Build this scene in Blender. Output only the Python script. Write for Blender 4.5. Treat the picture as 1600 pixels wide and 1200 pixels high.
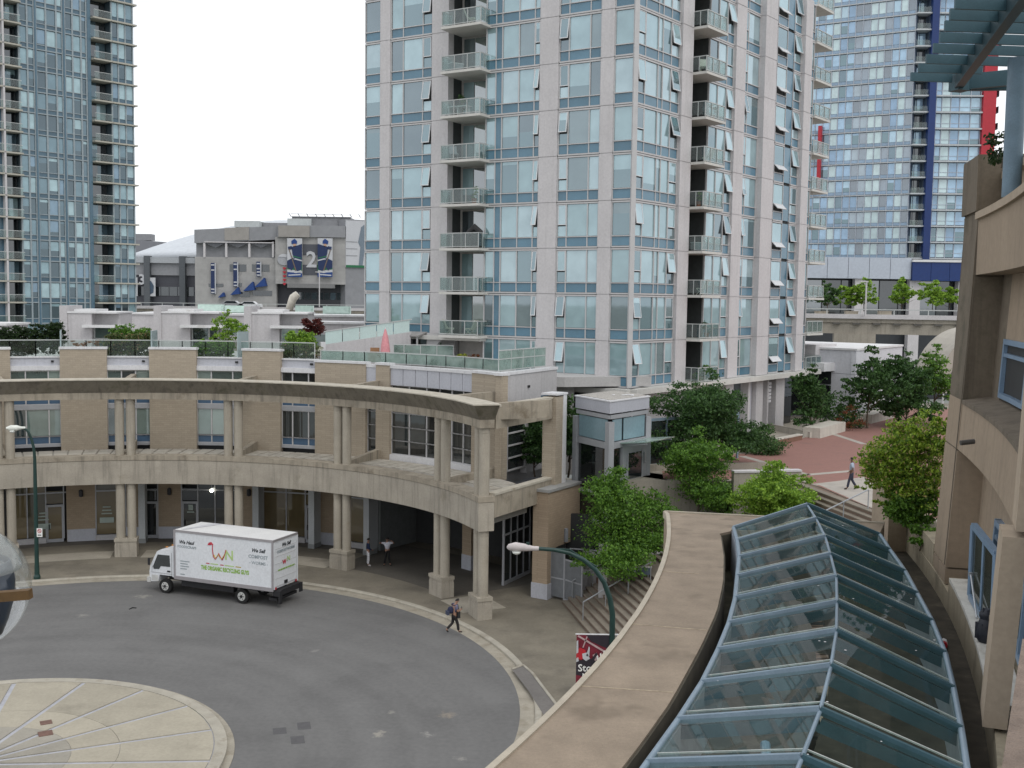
import bpy, math, random
from mathutils import Vector, Matrix
random.seed(7)
for o in list(bpy.data.objects): bpy.data.objects.remove(o)
SC = bpy.context.scene
COL = SC.collection
R_ = math.radians
# ---------------------------------------------------------------- camera
H = 16.5                      # eye height above the street, metres
FPX = 1720.0                  # focal length in pixels of a 1600 wide frame
PITCH, ROLL = R_(4.434), R_(0.774)
cp, sp, cr, sr = math.cos(PITCH), math.sin(PITCH), math.cos(ROLL), math.sin(ROLL)
FW = Vector((0, cp, -sp)); UP0 = Vector((0, sp, cp)); RI0 = Vector((1, 0, 0))
RT = RI0*cr + UP0*sr; UPV = -RI0*sr + UP0*cr
cam = bpy.data.cameras.new('camera'); camo = bpy.data.objects.new('camera', cam); COL.objects.link(camo)
m = Matrix((RT, UPV, -FW)).transposed().to_4x4(); m.translation = Vector((0, 0, H)); camo.matrix_world = m
cam.sensor_width = 36; cam.lens = FPX/1600*36; cam.clip_start = .1; cam.clip_end = 6000
SC.camera = camo
# ---------------------------------------------------------------- sky, sun, exposure
SUN_EL, SUN_ROT = R_(52), R_(150)
w = bpy.data.worlds.new('World'); SC.world = w; w.use_nodes = True
nt = w.node_tree; nt.nodes.clear()
N = nt.nodes.new; L = nt.links.new
out = N('ShaderNodeOutputWorld'); bg = N('ShaderNodeBackground'); sky = N('ShaderNodeTexSky')
sky.sky_type = 'NISHITA'; sky.sun_disc = False; sky.sun_elevation = SUN_EL; sky.sun_rotation = SUN_ROT
tc = N('ShaderNodeTexCoord'); mp = N('ShaderNodeMapping'); mp.inputs['Scale'].default_value = (1.2, 1.2, 4.0)
nz = N('ShaderNodeTexNoise'); nz.inputs['Scale'].default_value = 1.7; nz.inputs['Detail'].default_value = 6; nz.inputs['Roughness'].default_value = .55
rp = N('ShaderNodeValToRGB'); rp.color_ramp.elements[0].position = .3; rp.color_ramp.elements[1].position = .72
rp.color_ramp.elements[0].color = (6.7, 6.9, 7.3, 1); rp.color_ramp.elements[1].color = (10.5, 10.6, 10.8, 1)
mx = N('ShaderNodeMix'); mx.data_type = 'RGBA'; mx.inputs[0].default_value = .92
L(tc.outputs['Generated'], mp.inputs['Vector']); L(mp.outputs[0], nz.inputs['Vector']); L(nz.outputs['Fac'], rp.inputs[0])
L(sky.outputs[0], mx.inputs[6]); L(rp.outputs[0], mx.inputs[7]); L(mx.outputs[2], bg.inputs[0]); L(bg.outputs[0], out.inputs[0])
bg.inputs[1].default_value = .12
sl = bpy.data.lights.new('sun', 'SUN'); so = bpy.data.objects.new('sun', sl); COL.objects.link(so)
sl.energy = .8; sl.angle = R_(30); sl.color = (1, .96, .9)
sd = Vector((math.sin(SUN_ROT)*math.cos(SUN_EL), math.cos(SUN_ROT)*math.cos(SUN_EL), math.sin(SUN_EL)))
so.rotation_euler = sd.to_track_quat('Z', 'Y').to_euler()
vs = SC.view_settings; vs.view_transform = 'Standard'; vs.look = 'None'; vs.exposure = .22; vs.gamma = 1; vs.use_curve_mapping = False
try:
    SC.cycles.max_bounces = 5; SC.cycles.diffuse_bounces = 3; SC.cycles.glossy_bounces = 3; SC.cycles.transparent_max_bounces = 12; SC.cycles.sample_clamp_indirect = 6
except Exception: pass
# ---------------------------------------------------------------- survey helpers: bearing of a photo point -> place on a real surface
def ray(x, y): return FW + RT*((x-800)/FPX) - UPV*((y-600)/FPX)
def atz(x, y, z=0.):
    d = ray(x, y); k = (z-H)/d.z; return Vector((d.x*k, d.y*k, z))
def atY(x, y, Y):
    d = ray(x, y); k = Y/d.y; return Vector((d.x*k, Y, H+d.z*k))
def oncyl(x, y, c, r, far=True):
    d = ray(x, y); a = d.x*d.x+d.y*d.y; b = -2*(c[0]*d.x+c[1]*d.y); q = c[0]**2+c[1]**2-r*r
    D = math.sqrt(max(0, b*b-4*a*q)); k = (-b+(D if far else -D))/(2*a)
    return math.degrees(math.atan2(d.y*k-c[1], d.x*k-c[0])), H+d.z*k
class Frame:
    """vertical facade: origin, direction of u (azimuth from +Y), n points outward"""
    def __init__(s, o, az, flip=False):
        a = R_(az); s.o = Vector((o[0], o[1], 0)); s.u = Vector((math.sin(a), math.cos(a), 0))
        s.n = Vector((s.u.y, -s.u.x, 0)) * (-1 if flip else 1); s.flip = flip
    def P(s, u, n, z): return s.o + s.u*u + s.n*n + Vector((0, 0, z))
    def px(s, x, y, n=0.):
        d = ray(x, y); o = s.o + s.n*n; k = s.n.dot(o)/(s.n.dot(d)); p = Vector((0, 0, H)) + d*k
        return (p-o).dot(s.u), p.z
# ---------------------------------------------------------------- materials
MATS = {}
def mat(name, col, rough=.8, var=.12, scale=3., metal=0., spec=.4, bump=0., bscale=20., stain=None, streak=0., brick=None, rnd=0., coat=0., dark=None):
    if name in MATS: return MATS[name]
    m = bpy.data.materials.new(name); m.use_nodes = True; nt = m.node_tree; n = nt.nodes; l = nt.links.new
    b = n['Principled BSDF']; b.inputs['Roughness'].default_value = rough; b.inputs['Metallic'].default_value = metal
    b.inputs['Specular IOR Level'].default_value = spec; b.inputs['Coat Weight'].default_value = coat
    tc = n.new('ShaderNodeTexCoord'); co = n.new('ShaderNodeNewGeometry')
    pos = co.outputs['Position']
    def noise(sc, det=5, vec=None, ro=.55):
        t = n.new('ShaderNodeTexNoise'); t.inputs['Scale'].default_value = sc; t.inputs['Detail'].default_value = det; t.inputs['Roughness'].default_value = ro
        l(vec or pos, t.inputs['Vector']); return t.outputs['Fac']
    def ramp(f, a, c0, c1, b=None):
        r = n.new('ShaderNodeValToRGB'); r.color_ramp.elements[0].position = a; r.color_ramp.elements[1].position = b if b else 1-a
        r.color_ramp.elements[0].color = (*c0, 1); r.color_ramp.elements[1].color = (*c1, 1); l(f, r.inputs[0]); return r.outputs[0]
    def mixc(f, a, c, mode='MIX'):
        x = n.new('ShaderNodeMix'); x.data_type = 'RGBA'; x.blend_type = mode
        for s, v in ((0, f), (6, a), (7, c)):
            if hasattr(v, 'is_output'): l(v, x.inputs[s])
            elif s == 0: x.inputs[0].default_value = v
            else: x.inputs[s].default_value = (*v, 1)
        return x.outputs[2]
    lo = tuple(c*(1-var) for c in col); hi = tuple(min(1, c*(1+var)) for c in col)
    c = ramp(noise(scale), .3, lo, hi)
    if brick:
        bt = n.new('ShaderNodeTexBrick'); bt.inputs['Scale'].default_value = 1; bt.inputs['Mortar Size'].default_value = .008
        bt.inputs['Brick Width'].default_value = brick[0]; bt.inputs['Row Height'].default_value = brick[1]
        bt.inputs['Color1'].default_value = (*[x*.92 for x in col], 1); bt.inputs['Color2'].default_value = (*[x*1.08 for x in col], 1)
        bt.inputs['Mortar'].default_value = (*[x*.75 for x in col], 1)
        mpn = n.new('ShaderNodeCombineXYZ'); sx = n.new('ShaderNodeSeparateXYZ'); l(pos, sx.inputs[0])
        if len(brick) > 2:      # lying paving
            l(sx.outputs[0], mpn.inputs[0]); l(sx.outputs[1], mpn.inputs[1])
        else:
            ad = n.new('ShaderNodeMath'); l(sx.outputs[0], ad.inputs[0]); l(sx.outputs[1], ad.inputs[1]); l(ad.outputs[0], mpn.inputs[0]); l(sx.outputs[2], mpn.inputs[1])
        l(mpn.outputs[0], bt.inputs['Vector']); c = mixc(.75, c, bt.outputs['Color'])
    if streak:
        mp = n.new('ShaderNodeMapping'); mp.inputs['Scale'].default_value = (3.2, 3.2, .22); l(pos, mp.inputs['Vector'])
        s = ramp(noise(1.0, 6, mp.outputs[0], .65), .5, (0, 0, 0), (1, 1, 1), .74)
        c = mixc(s, c, tuple(x*(1-streak) for x in (dark or col)))
    if stain:
        s = ramp(noise(stain[1], 7, None, .62), stain[2], (0, 0, 0), (1, 1, 1), stain[2]+.16)
        c = mixc(s, c, stain[0])
    fine = ramp(noise(scale*14, 3), .25, (.9, .9, .9), (1.08, 1.08, 1.08)); c = mixc(1., c, fine, 'MULTIPLY')
    if rnd:
        oi = n.new('ShaderNodeObjectInfo'); mr = n.new('ShaderNodeMapRange'); mr.inputs[3].default_value = 1-rnd; mr.inputs[4].default_value = 1+rnd
        l(oi.outputs['Random'], mr.inputs[0]); cb = n.new('ShaderNodeCombineColor')
        for i in range(3): l(mr.outputs[0], cb.inputs[i])
        c = mixc(1., c, cb.outputs[0], 'MULTIPLY')
    l(c, b.inputs['Base Color'])
    if bump:
        bp = n.new('ShaderNodeBump'); bp.inputs['Strength'].default_value = bump; bp.inputs['Distance'].default_value = .02
        l(noise(bscale, 6), bp.inputs['Height']); l(bp.outputs[0], b.inputs['Normal'])
    MATS[name] = m; return m
def glass_mat(name, cols, gloss=.45, tint=(.93, .97, 1.0), rough=.03, blind=0., room=(.075, .125, .135)):
    """window glass with blinds / rooms behind it; every pane differs"""
    if name in MATS: return MATS[name]
    m = bpy.data.materials.new(name); m.use_nodes = True; nt = m.node_tree; n = nt.nodes; l = nt.links.new
    n.remove(n['Principled BSDF']); o = n['Material Output']
    oi = n.new('ShaderNodeObjectInfo'); ge = n.new('ShaderNodeNewGeometry'); ad = n.new('ShaderNodeMath'); ad.operation = 'ADD'
    fr = n.new('ShaderNodeMath'); fr.operation = 'FRACT'; ml = n.new('ShaderNodeMath'); ml.operation = 'MULTIPLY'; ml.inputs[1].default_value = 7.31
    l(oi.outputs['Random'], ad.inputs[0]); l(ge.outputs['Random Per Island'], ml.inputs[0]); l(ml.outputs[0], ad.inputs[1]); l(ad.outputs[0], fr.inputs[0])
    r = n.new('ShaderNodeValToRGB'); r.color_ramp.interpolation = 'CONSTANT'
    els = r.color_ramp.elements
    while len(els) < len(cols): els.new(.5)
    for i, (p, c) in enumerate(cols): els[i].position = p; els[i].color = (*c, 1)
    l(fr.outputs[0], r.inputs[0])
    nz = n.new('ShaderNodeTexNoise'); nz.inputs['Scale'].default_value = .8; nz.inputs['Detail'].default_value = 3; l(ge.outputs['Position'], nz.inputs['Vector'])
    mr = n.new('ShaderNodeMapRange'); mr.inputs[1].default_value = .3; mr.inputs[2].default_value = .7; mr.inputs[3].default_value = .8; mr.inputs[4].default_value = 1.12; l(nz.outputs['Fac'], mr.inputs[0])
    mu = n.new('ShaderNodeMix'); mu.data_type = 'RGBA'; mu.blend_type = 'MULTIPLY'; mu.inputs[0].default_value = 1
    cb = n.new('ShaderNodeCombineColor'); [l(mr.outputs[0], cb.inputs[i]) for i in range(3)]
    l(r.outputs[0], mu.inputs[6]); l(cb.outputs[0], mu.inputs[7])
    d = n.new('ShaderNodeBsdfDiffuse'); l(mu.outputs[2], d.inputs[0])
    if blind:      # roller blinds drawn down to a different height in every pane, room below
        tcb = n.new('ShaderNodeTexCoord'); sx = n.new('ShaderNodeSeparateXYZ'); l(tcb.outputs['Object'], sx.inputs[0])
        m7 = n.new('ShaderNodeMath'); m7.operation = 'MULTIPLY'; m7.inputs[1].default_value = 37.7; l(oi.outputs['Random'], m7.inputs[0]); f7 = n.new('ShaderNodeMath'); f7.operation = 'FRACT'; l(m7.outputs[0], f7.inputs[0])
        th = n.new('ShaderNodeMapRange'); th.inputs[3].default_value = -2.6*blind; th.inputs[4].default_value = 2.2; l(f7.outputs[0], th.inputs[0])
        gt = n.new('ShaderNodeMath'); gt.operation = 'LESS_THAN'; l(sx.outputs[2], gt.inputs[0]); l(th.outputs[0], gt.inputs[1])
        rm = n.new('ShaderNodeMix'); rm.data_type = 'RGBA'; rm.inputs[7].default_value = (*room, 1); l(gt.outputs[0], rm.inputs[0]); l(mu.outputs[2], rm.inputs[6]); l(rm.outputs[2], d.inputs[0])
    g = n.new('ShaderNodeBsdfGlossy'); g.inputs['Color'].default_value = (*tint, 1); g.inputs['Roughness'].default_value = rough
    wv = n.new('ShaderNodeTexNoise'); wv.inputs['Scale'].default_value = .55; wv.inputs['Detail'].default_value = 2; l(ge.outputs['Position'], wv.inputs['Vector'])
    bp = n.new('ShaderNodeBump'); bp.inputs['Strength'].default_value = .03; bp.inputs['Distance'].default_value = .04; l(wv.outputs['Fac'], bp.inputs['Height']); l(bp.outputs[0], g.inputs['Normal'])
    lw = n.new('ShaderNodeLayerWeight'); lw.inputs[0].default_value = .35
    f2 = n.new('ShaderNodeMapRange'); f2.inputs[3].default_value = gloss*.75; f2.inputs[4].default_value = min(1, gloss*1.7); l(lw.outputs['Facing'], f2.inputs[0])
    ms = n.new('ShaderNodeMixShader'); l(f2.outputs[0], ms.inputs[0]); l(d.outputs[0], ms.inputs[1]); l(g.outputs[0], ms.inputs[2]); l(ms.outputs[0], o.inputs[0])
    MATS[name] = m; return m
def clear_glass(name, tint=(.75, .88, .86), refl=.25, opac=.0, body=(.5, .6, .58)):
    if name in MATS: return MATS[name]
    m = bpy.data.materials.new(name); m.use_nodes = True; nt = m.node_tree; n = nt.nodes; l = nt.links.new
    n.remove(n['Principled BSDF']); o = n['Material Output']
    t = n.new('ShaderNodeBsdfTransparent'); t.inputs[0].default_value = (*tint, 1)
    g = n.new('ShaderNodeBsdfGlossy'); g.inputs['Roughness'].default_value = .02
    lw = n.new('ShaderNodeFresnel'); lw.inputs[0].default_value = 1.5
    mr = n.new('ShaderNodeMapRange'); mr.inputs[3].default_value = refl*.35; mr.inputs[4].default_value = min(1., refl*3.2); l(lw.outputs[0], mr.inputs[0])
    a = n.new('ShaderNodeMixShader'); l(mr.outputs[0], a.inputs[0]); l(t.outputs[0], a.inputs[1]); l(g.outputs[0], a.inputs[2])
    last = a
    if opac:
        d = n.new('ShaderNodeBsdfDiffuse'); d.inputs[0].default_value = (*body, 1)
        ns = n.new('ShaderNodeTexNoise'); ns.inputs['Scale'].default_value = 1.3; ns.inputs['Detail'].default_value = 6; ge = n.new('ShaderNodeNewGeometry'); l(ge.outputs['Position'], ns.inputs['Vector'])
        mo = n.new('ShaderNodeMapRange'); mo.inputs[1].default_value = .3; mo.inputs[2].default_value = .75; mo.inputs[3].default_value = opac*.5; mo.inputs[4].default_value = opac*1.5; l(ns.outputs['Fac'], mo.inputs[0])
        last = n.new('ShaderNodeMixShader'); l(mo.outputs[0], last.inputs[0]); l(a.outputs[0], last.inputs[1]); l(d.outputs[0], last.inputs[2])
    l(last.outputs[0], o.inputs[0]); MATS[name] = m; return m
def leaf_mat(name, c0, c1, c2=None):
    if name in MATS: return MATS[name]
    m = bpy.data.materials.new(name); m.use_nodes = True; nt = m.node_tree; n = nt.nodes; l = nt.links.new
    b = n['Principled BSDF']; b.inputs['Roughness'].default_value = .5; b.inputs['Specular IOR Level'].default_value = .35
    ge = n.new('ShaderNodeNewGeometry'); r = n.new('ShaderNodeValToRGB'); e = r.color_ramp.elements
    e[0].color = (*c0, 1); e[1].color = (*c1, 1)
    if c2: e[1].position = .9; x = e.new(.94); x.color = (*c2, 1)
    l(ge.outputs['Random Per Island'], r.inputs[0]); l(r.outputs[0], b.inputs['Base Color'])
    tr = n.new('ShaderNodeBsdfTranslucent'); l(r.outputs[0], tr.inputs[0]); ms = n.new('ShaderNodeMixShader'); ms.inputs[0].default_value = .35
    l(b.outputs[0], ms.inputs[1]); l(tr.outputs[0], ms.inputs[2]); l(ms.outputs[0], n['Material Output'].inputs[0])
    MATS[name] = m; return m
def emit_mat(name, col, s):
    m = bpy.data.materials.new(name); m.use_nodes = True; b = m.node_tree.nodes['Principled BSDF']
    b.inputs['Emission Color'].default_value = (*col, 1); b.inputs['Emission Strength'].default_value = s; MATS[name] = m; return m
# ---------------------------------------------------------------- mesh helpers
class MB:
    def __init__(s): s.v = []; s.f = []
    def add(s, vs, fs):
        k = len(s.v); s.v += [tuple(v) for v in vs]; s.f += [tuple(i+k for i in f) for f in fs]; return s
    def box(s, c, d, rz=0., F=None):
        cx, cy, cz = c; hx, hy, hz = d[0]/2, d[1]/2, d[2]/2; a, b = math.cos(rz), math.sin(rz)
        vs = []
        for z in (-hz, hz):
            for x, y in ((-hx, -hy), (hx, -hy), (hx, hy), (-hx, hy)): vs.append((cx+x*a-y*b, cy+x*b+y*a, cz+z))
        return s.add(vs, [(3, 2, 1, 0), (4, 5, 6, 7), (0, 1, 5, 4), (1, 2, 6, 5), (2, 3, 7, 6), (3, 0, 4, 7)])
    def fbox(s, F, u0, u1, n0, n1, z0, z1):
        p = [F.P(u, n, z) for z in (z0, z1) for u, n in ((u0, n0), (u1, n0), (u1, n1), (u0, n1))]
        fs = [(3, 2, 1, 0), (4, 5, 6, 7), (0, 1, 5, 4), (1, 2, 6, 5), (2, 3, 7, 6), (3, 0, 4, 7)]
        if not F.flip: fs = [f[::-1] for f in fs]
        return s.add(p, fs)
    def prism(s, poly, z0, z1):
        a = sum(poly[i][0]*poly[(i+1) % len(poly)][1]-poly[(i+1) % len(poly)][0]*poly[i][1] for i in range(len(poly)))
        if a < 0: poly = poly[::-1]
        n = len(poly); zz = lambda z, p: z(p) if callable(z) else z
        vs = [(p[0], p[1], zz(z0, p)) for p in poly]+[(p[0], p[1], zz(z1, p)) for p in poly]
        return s.add(vs, [tuple(range(n))[::-1], tuple(range(n, 2*n))]+[(i, (i+1) % n, n+(i+1) % n, n+i) for i in range(n)])
    def hexa(s, p):       # 8 points: bottom ring 4, top ring 4
        return s.add(p, [(3, 2, 1, 0), (4, 5, 6, 7), (0, 1, 5, 4), (1, 2, 6, 5), (2, 3, 7, 6), (3, 0, 4, 7)])
    def extr(s, poly, vec):
        n = len(poly); vec = Vector(vec); p = [Vector(q) for q in poly]
        return s.add(p+[q+vec for q in p], [tuple(range(n))[::-1], tuple(range(n, 2*n))]+[(i, (i+1) % n, n+(i+1) % n, n+i) for i in range(n)])
    def sweep(s, c, prof, a0, a1, seg=None, end0=None, end1=None):
        """closed (r,z) profile swept round centre c between two angles in degrees; end1(r,z)->extra angle"""
        seg = seg or max(2, int(abs(a1-a0)/2.2)); n = len(prof); vs = []
        for i in range(seg+1):
            for (r, z) in prof:
                e0 = a0+(end0(r, z) if end0 else 0); e1 = a1+(end1(r, z) if end1 else 0)
                a = R_(e0+(e1-e0)*i/seg); vs.append((c[0]+r*math.cos(a), c[1]+r*math.sin(a), z))
        fs = []
        for i in range(seg):
            for j in range(n):
                q = (i*n+j, i*n+(j+1) % n, (i+1)*n+(j+1) % n, (i+1)*n+j); fs.append(q)
        fs += [tuple(range(n))[::-1], tuple(range(seg*n, seg*n+n))]
        ar = sum(prof[i][0]*prof[(i+1) % n][1]-prof[(i+1) % n][0]*prof[i][1] for i in range(n))
        if (ar > 0) == (a1 > a0): fs = [f[::-1] for f in fs]
        return s.add(vs, fs)
    def arc(s, c, r0, r1, a0, a1, z0, z1, seg=None): return s.sweep(c, [(r0, z0), (r1, z0), (r1, z1), (r0, z1)], a0, a1, seg)
    def barc(s, c, r0, r1, a0, a1, z0, z1, seg=None):      # battered: leans outwards with height
        q = lambda z: min(.32, max(0, .053*(z-11.1))); return s.sweep(c, [(r0+q(z0), z0), (r1+q(z0), z0), (r1+q(z1), z1), (r0+q(z1), z1)], a0, a1, seg)
    def tube(s, pts, rad, n=8, cap=True):
        pts = [Vector(p) for p in pts]; m = len(pts); rad = rad if isinstance(rad, (list, tuple)) else [rad]*m
        k = len(s.v); up = Vector((0, 0, 1)); prev = None
        for i, p in enumerate(pts):
            t = (pts[min(i+1, m-1)]-pts[max(i-1, 0)]).normalized()
            a = prev if prev is not None else (up if abs(t.z) < .95 else Vector((1, 0, 0)))
            x = (a-t*a.dot(t)).normalized(); prev = x; y = t.cross(x)
            for j in range(n):
                q = 2*math.pi*j/n; s.v.append(tuple(p+(x*math.cos(q)+y*math.sin(q))*rad[i]))
        for i in range(m-1):
            for j in range(n): s.f.append((k+i*n+j, k+i*n+(j+1) % n, k+(i+1)*n+(j+1) % n, k+(i+1)*n+j))
        if cap: s.f.append(tuple(k+j for j in range(n))[::-1]); s.f.append(tuple(k+(m-1)*n+j for j in range(n)))
        return s
    def lathe(s, c, prof, n=14):
        k = len(s.v); m = len(prof)
        for r, z in prof:
            for j in range(n): a = 2*math.pi*j/n; s.v.append((c[0]+r*math.cos(a), c[1]+r*math.sin(a), c[2]+z))
        for i in range(m-1):
            for j in range(n): s.f.append((k+i*n+j, k+i*n+(j+1) % n, k+(i+1)*n+(j+1) % n, k+(i+1)*n+j))
        s.f.append(tuple(k+j for j in range(n))[::-1]); s.f.append(tuple(k+(m-1)*n+j for j in range(n))); return s
    def bar(s, a, b, w, h=None):       # square bar between two points
        a, b = Vector(a), Vector(b); t = (b-a).normalized(); up = Vector((0, 0, 1)) if abs(t.z) < .95 else Vector((1, 0, 0))
        x = t.cross(up).normalized()*w/2; y = x.cross(t).normalized()*(h or w)/2
        return s.hexa([a-x-y, a+x-y, a+x+y, a-x+y, b-x-y, b+x-y, b+x+y, b-x+y]) if False else s.add([a-x-y, a+x-y, a+x+y, a-x+y, b-x-y, b+x-y, b+x+y, b-x+y], [(0, 1, 2, 3), (7, 6, 5, 4), (4, 5, 1, 0), (5, 6, 2, 1), (6, 7, 3, 2), (7, 4, 0, 3)])
    def build(s, name, m, parent=None, smooth=False, auto=None, kind=None):
        b = base_of(parent); me = bpy.data.meshes.new(name); me.from_pydata([(v[0]-b[0], v[1]-b[1], v[2]-b[2]) for v in s.v], [], s.f); me.update()
        o = bpy.data.objects.new(name, me); COL.objects.link(o); me.materials.append(m)
        if parent: o.parent = parent
        if smooth:
            me.polygons.foreach_set('use_smooth', [True]*len(me.polygons))
            if auto: me.set_sharp_from_angle(angle=R_(auto))
        if kind: o['kind'] = kind
        return o
BASE = {}
def base_of(p):
    if p is None: return (0, 0, 0)
    t = Vector((0, 0, 0)); q = p
    while q is not None: t += q.location; q = q.parent
    return t
def thing(name, label, cat, loc=(0, 0, 0), group=None):
    o = bpy.data.objects.new(name, None); COL.objects.link(o); o.location = loc; o.empty_display_size = .2
    o['label'] = label; o['category'] = cat
    if group: o['group'] = group
    return o
def tag(o, label=None, cat=None, group=None, kind=None):
    if label: o['label'] = label
    if cat: o['category'] = cat
    if group: o['group'] = group
    if kind: o['kind'] = kind
    return o
def struct(name, mb, m, smooth=False): o = mb.build(name, m, None, smooth); o['kind'] = 'structure'; return o
PCACHE = {}
def panel(parent, name, F, u0, u1, n, z0, z1, m, th=.05, ry=0.):
    """flat panel standing in a facade frame, front face at n; mesh shared between equal sizes"""
    w, h = round(abs(u1-u0), 2), round(z1-z0, 2); key = (w, h, th, m.name)
    if key not in PCACHE:
        b = MB().box((w/2, 0, h/2), (w, th, h)); me = bpy.data.meshes.new(name); me.from_pydata(b.v, [], b.f); me.update(); me.materials.append(m); PCACHE[key] = me
    o = bpy.data.objects.new(name, PCACHE[key]); COL.objects.link(o); o.parent = parent
    p = F.P(min(u0, u1), n-th/2, z0) - base_of(parent)
    o.location = p; o.rotation_euler = (0, 0, math.atan2(F.u.y, F.u.x))
    return o
def copytree(o, loc, rz=None, parent=None, **kw):
    c = o.copy(); COL.objects.link(c)
    if parent: c.parent = parent
    if loc is not None: c.location = loc
    if rz is not None: c.rotation_euler = (0, 0, rz)
    for k, v in kw.items(): c[k] = v
    for ch in o.children:
        copytree(ch, None, None, c)
    return c
def text_mesh(name, body, size, m, parent, loc, ex, ey, thick=.004, align='CENTER', shear=0., bold=0., xs=1.):
    """lettering as flat mesh; ex / ey: directions of the line and of up"""
    cu = bpy.data.curves.new(name, 'FONT'); cu.body = body; cu.size = size; cu.align_x = align; cu.align_y = 'CENTER'; cu.extrude = thick/2; cu.shear = shear; cu.offset = bold; cu.resolution_u = 2
    t = bpy.data.objects.new(name, cu); COL.objects.link(t); dg = bpy.context.evaluated_depsgraph_get()
    me = bpy.data.meshes.new_from_object(t.evaluated_get(dg)); bpy.data.objects.remove(t)
    me.materials.clear(); me.materials.append(m); o = bpy.data.objects.new(name, me); COL.objects.link(o); o.parent = parent
    ex = Vector(ex).normalized(); ey = Vector(ey).normalized(); ez = ex.cross(ey)
    M = Matrix((ex*xs, ey, ez)).transposed().to_4x4(); M.translation = Vector(loc)-Vector(base_of(parent)); o.matrix_local = M
    return o
# palette
CONC = mat('tan_concrete', (.345, .312, .258), .85, .12, .9, streak=.42, stain=((.2, .175, .13), .5, .6), bump=.25, bscale=30)
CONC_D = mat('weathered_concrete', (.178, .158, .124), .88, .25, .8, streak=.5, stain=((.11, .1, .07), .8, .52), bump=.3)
CONC_S = mat('streaked_concrete', (.315, .277, .218), .85, .16, 1.2, streak=.5, stain=((.17, .14, .1), .9, .56), bump=.25)
CAPS = mat('pale_coping', (.44, .405, .335), .8, .15, 2.5, stain=((.3, .25, .18), 1.2, .58))
BRICK = mat('tan_brick', (.375, .32, .248), .85, .07, 1.4, brick=(.4, .13), bump=.15, bscale=25)
BRICKB = mat('tan_brick_shop', (.34, .268, .19), .85, .07, 1.4, brick=(.4, .13))
WHITEP = mat('white_panel', (.62, .62, .63), .55, .05, .8, streak=.12)
GREYP = mat('grey_panel', (.45, .46, .50), .5, .04, .7, streak=.1)
GREYM = mat('grey_metal', (.36, .37, .39), .45, .06, 2, metal=.1)
MULL = mat('mullion_grey', (.48, .475, .475), .5, .05, 2)
BLUESP = mat('blue_spandrel', (.095, .195, .265), .22, .08, 1.0, spec=.6, rnd=.12)
PALE = mat('pale_concrete', (.525, .508, .51), .75, .05, .5, streak=.1)
PALE_G = mat('pale_grey_concrete', (.43, .42, .42), .75, .06, .6, streak=.12)
SOFF = mat('soffit_grey', (.40, .38, .34), .8, .08, 1)
DARK = mat('dark_void', (.02, .021, .022), .6, .1, 2)
TEAL = mat('teal_steel', (.045, .092, .113), .45, .12, 2.5, spec=.25)
STEELB = mat('blue_grey_steel', (.19, .255, .315), .38, .1, 3, spec=.5, stain=((.4, .45, .5), 2.5, .68))
GREENM = mat('dark_green_paint', (.014, .042, .036), .4, .15, 3)
# ================================================================ ground, road, island
CR = (-19.0, 43.0); CI = (-18.7, 37.0); CC = (-20.36, 47.64)
def disc(mb, c, r, z, n=72): return mb.add([(c[0]+r*math.cos(2*math.pi*i/n), c[1]+r*math.sin(2*math.pi*i/n), z) for i in range(n)], [tuple(range(n))])
def sector(mb, c, r0, r1, a0, a1, z, seg=None):
    seg = seg or max(2, int(abs(a1-a0)/3)); vs = []
    for i in range(seg+1):
        a = R_(a0+(a1-a0)*i/seg); vs += [(c[0]+r0*math.cos(a), c[1]+r0*math.sin(a), z), (c[0]+r1*math.cos(a), c[1]+r1*math.sin(a), z)]
    return mb.add(vs, [(2*i, 2*i+1, 2*i+3, 2*i+2) if a1 > a0 else (2*i+2, 2*i+3, 2*i+1, 2*i) for i in range(seg)])
GROUND = mat('city_ground', (.25, .265, .245), .9, .2, .05, stain=((.32, .32, .3), .02, .5))
ASPH = mat('worn_asphalt', (.142, .14, .136), .9, .07, .35, stain=((.122, .12, .117), .22, .5), bump=.35, bscale=60)
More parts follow.
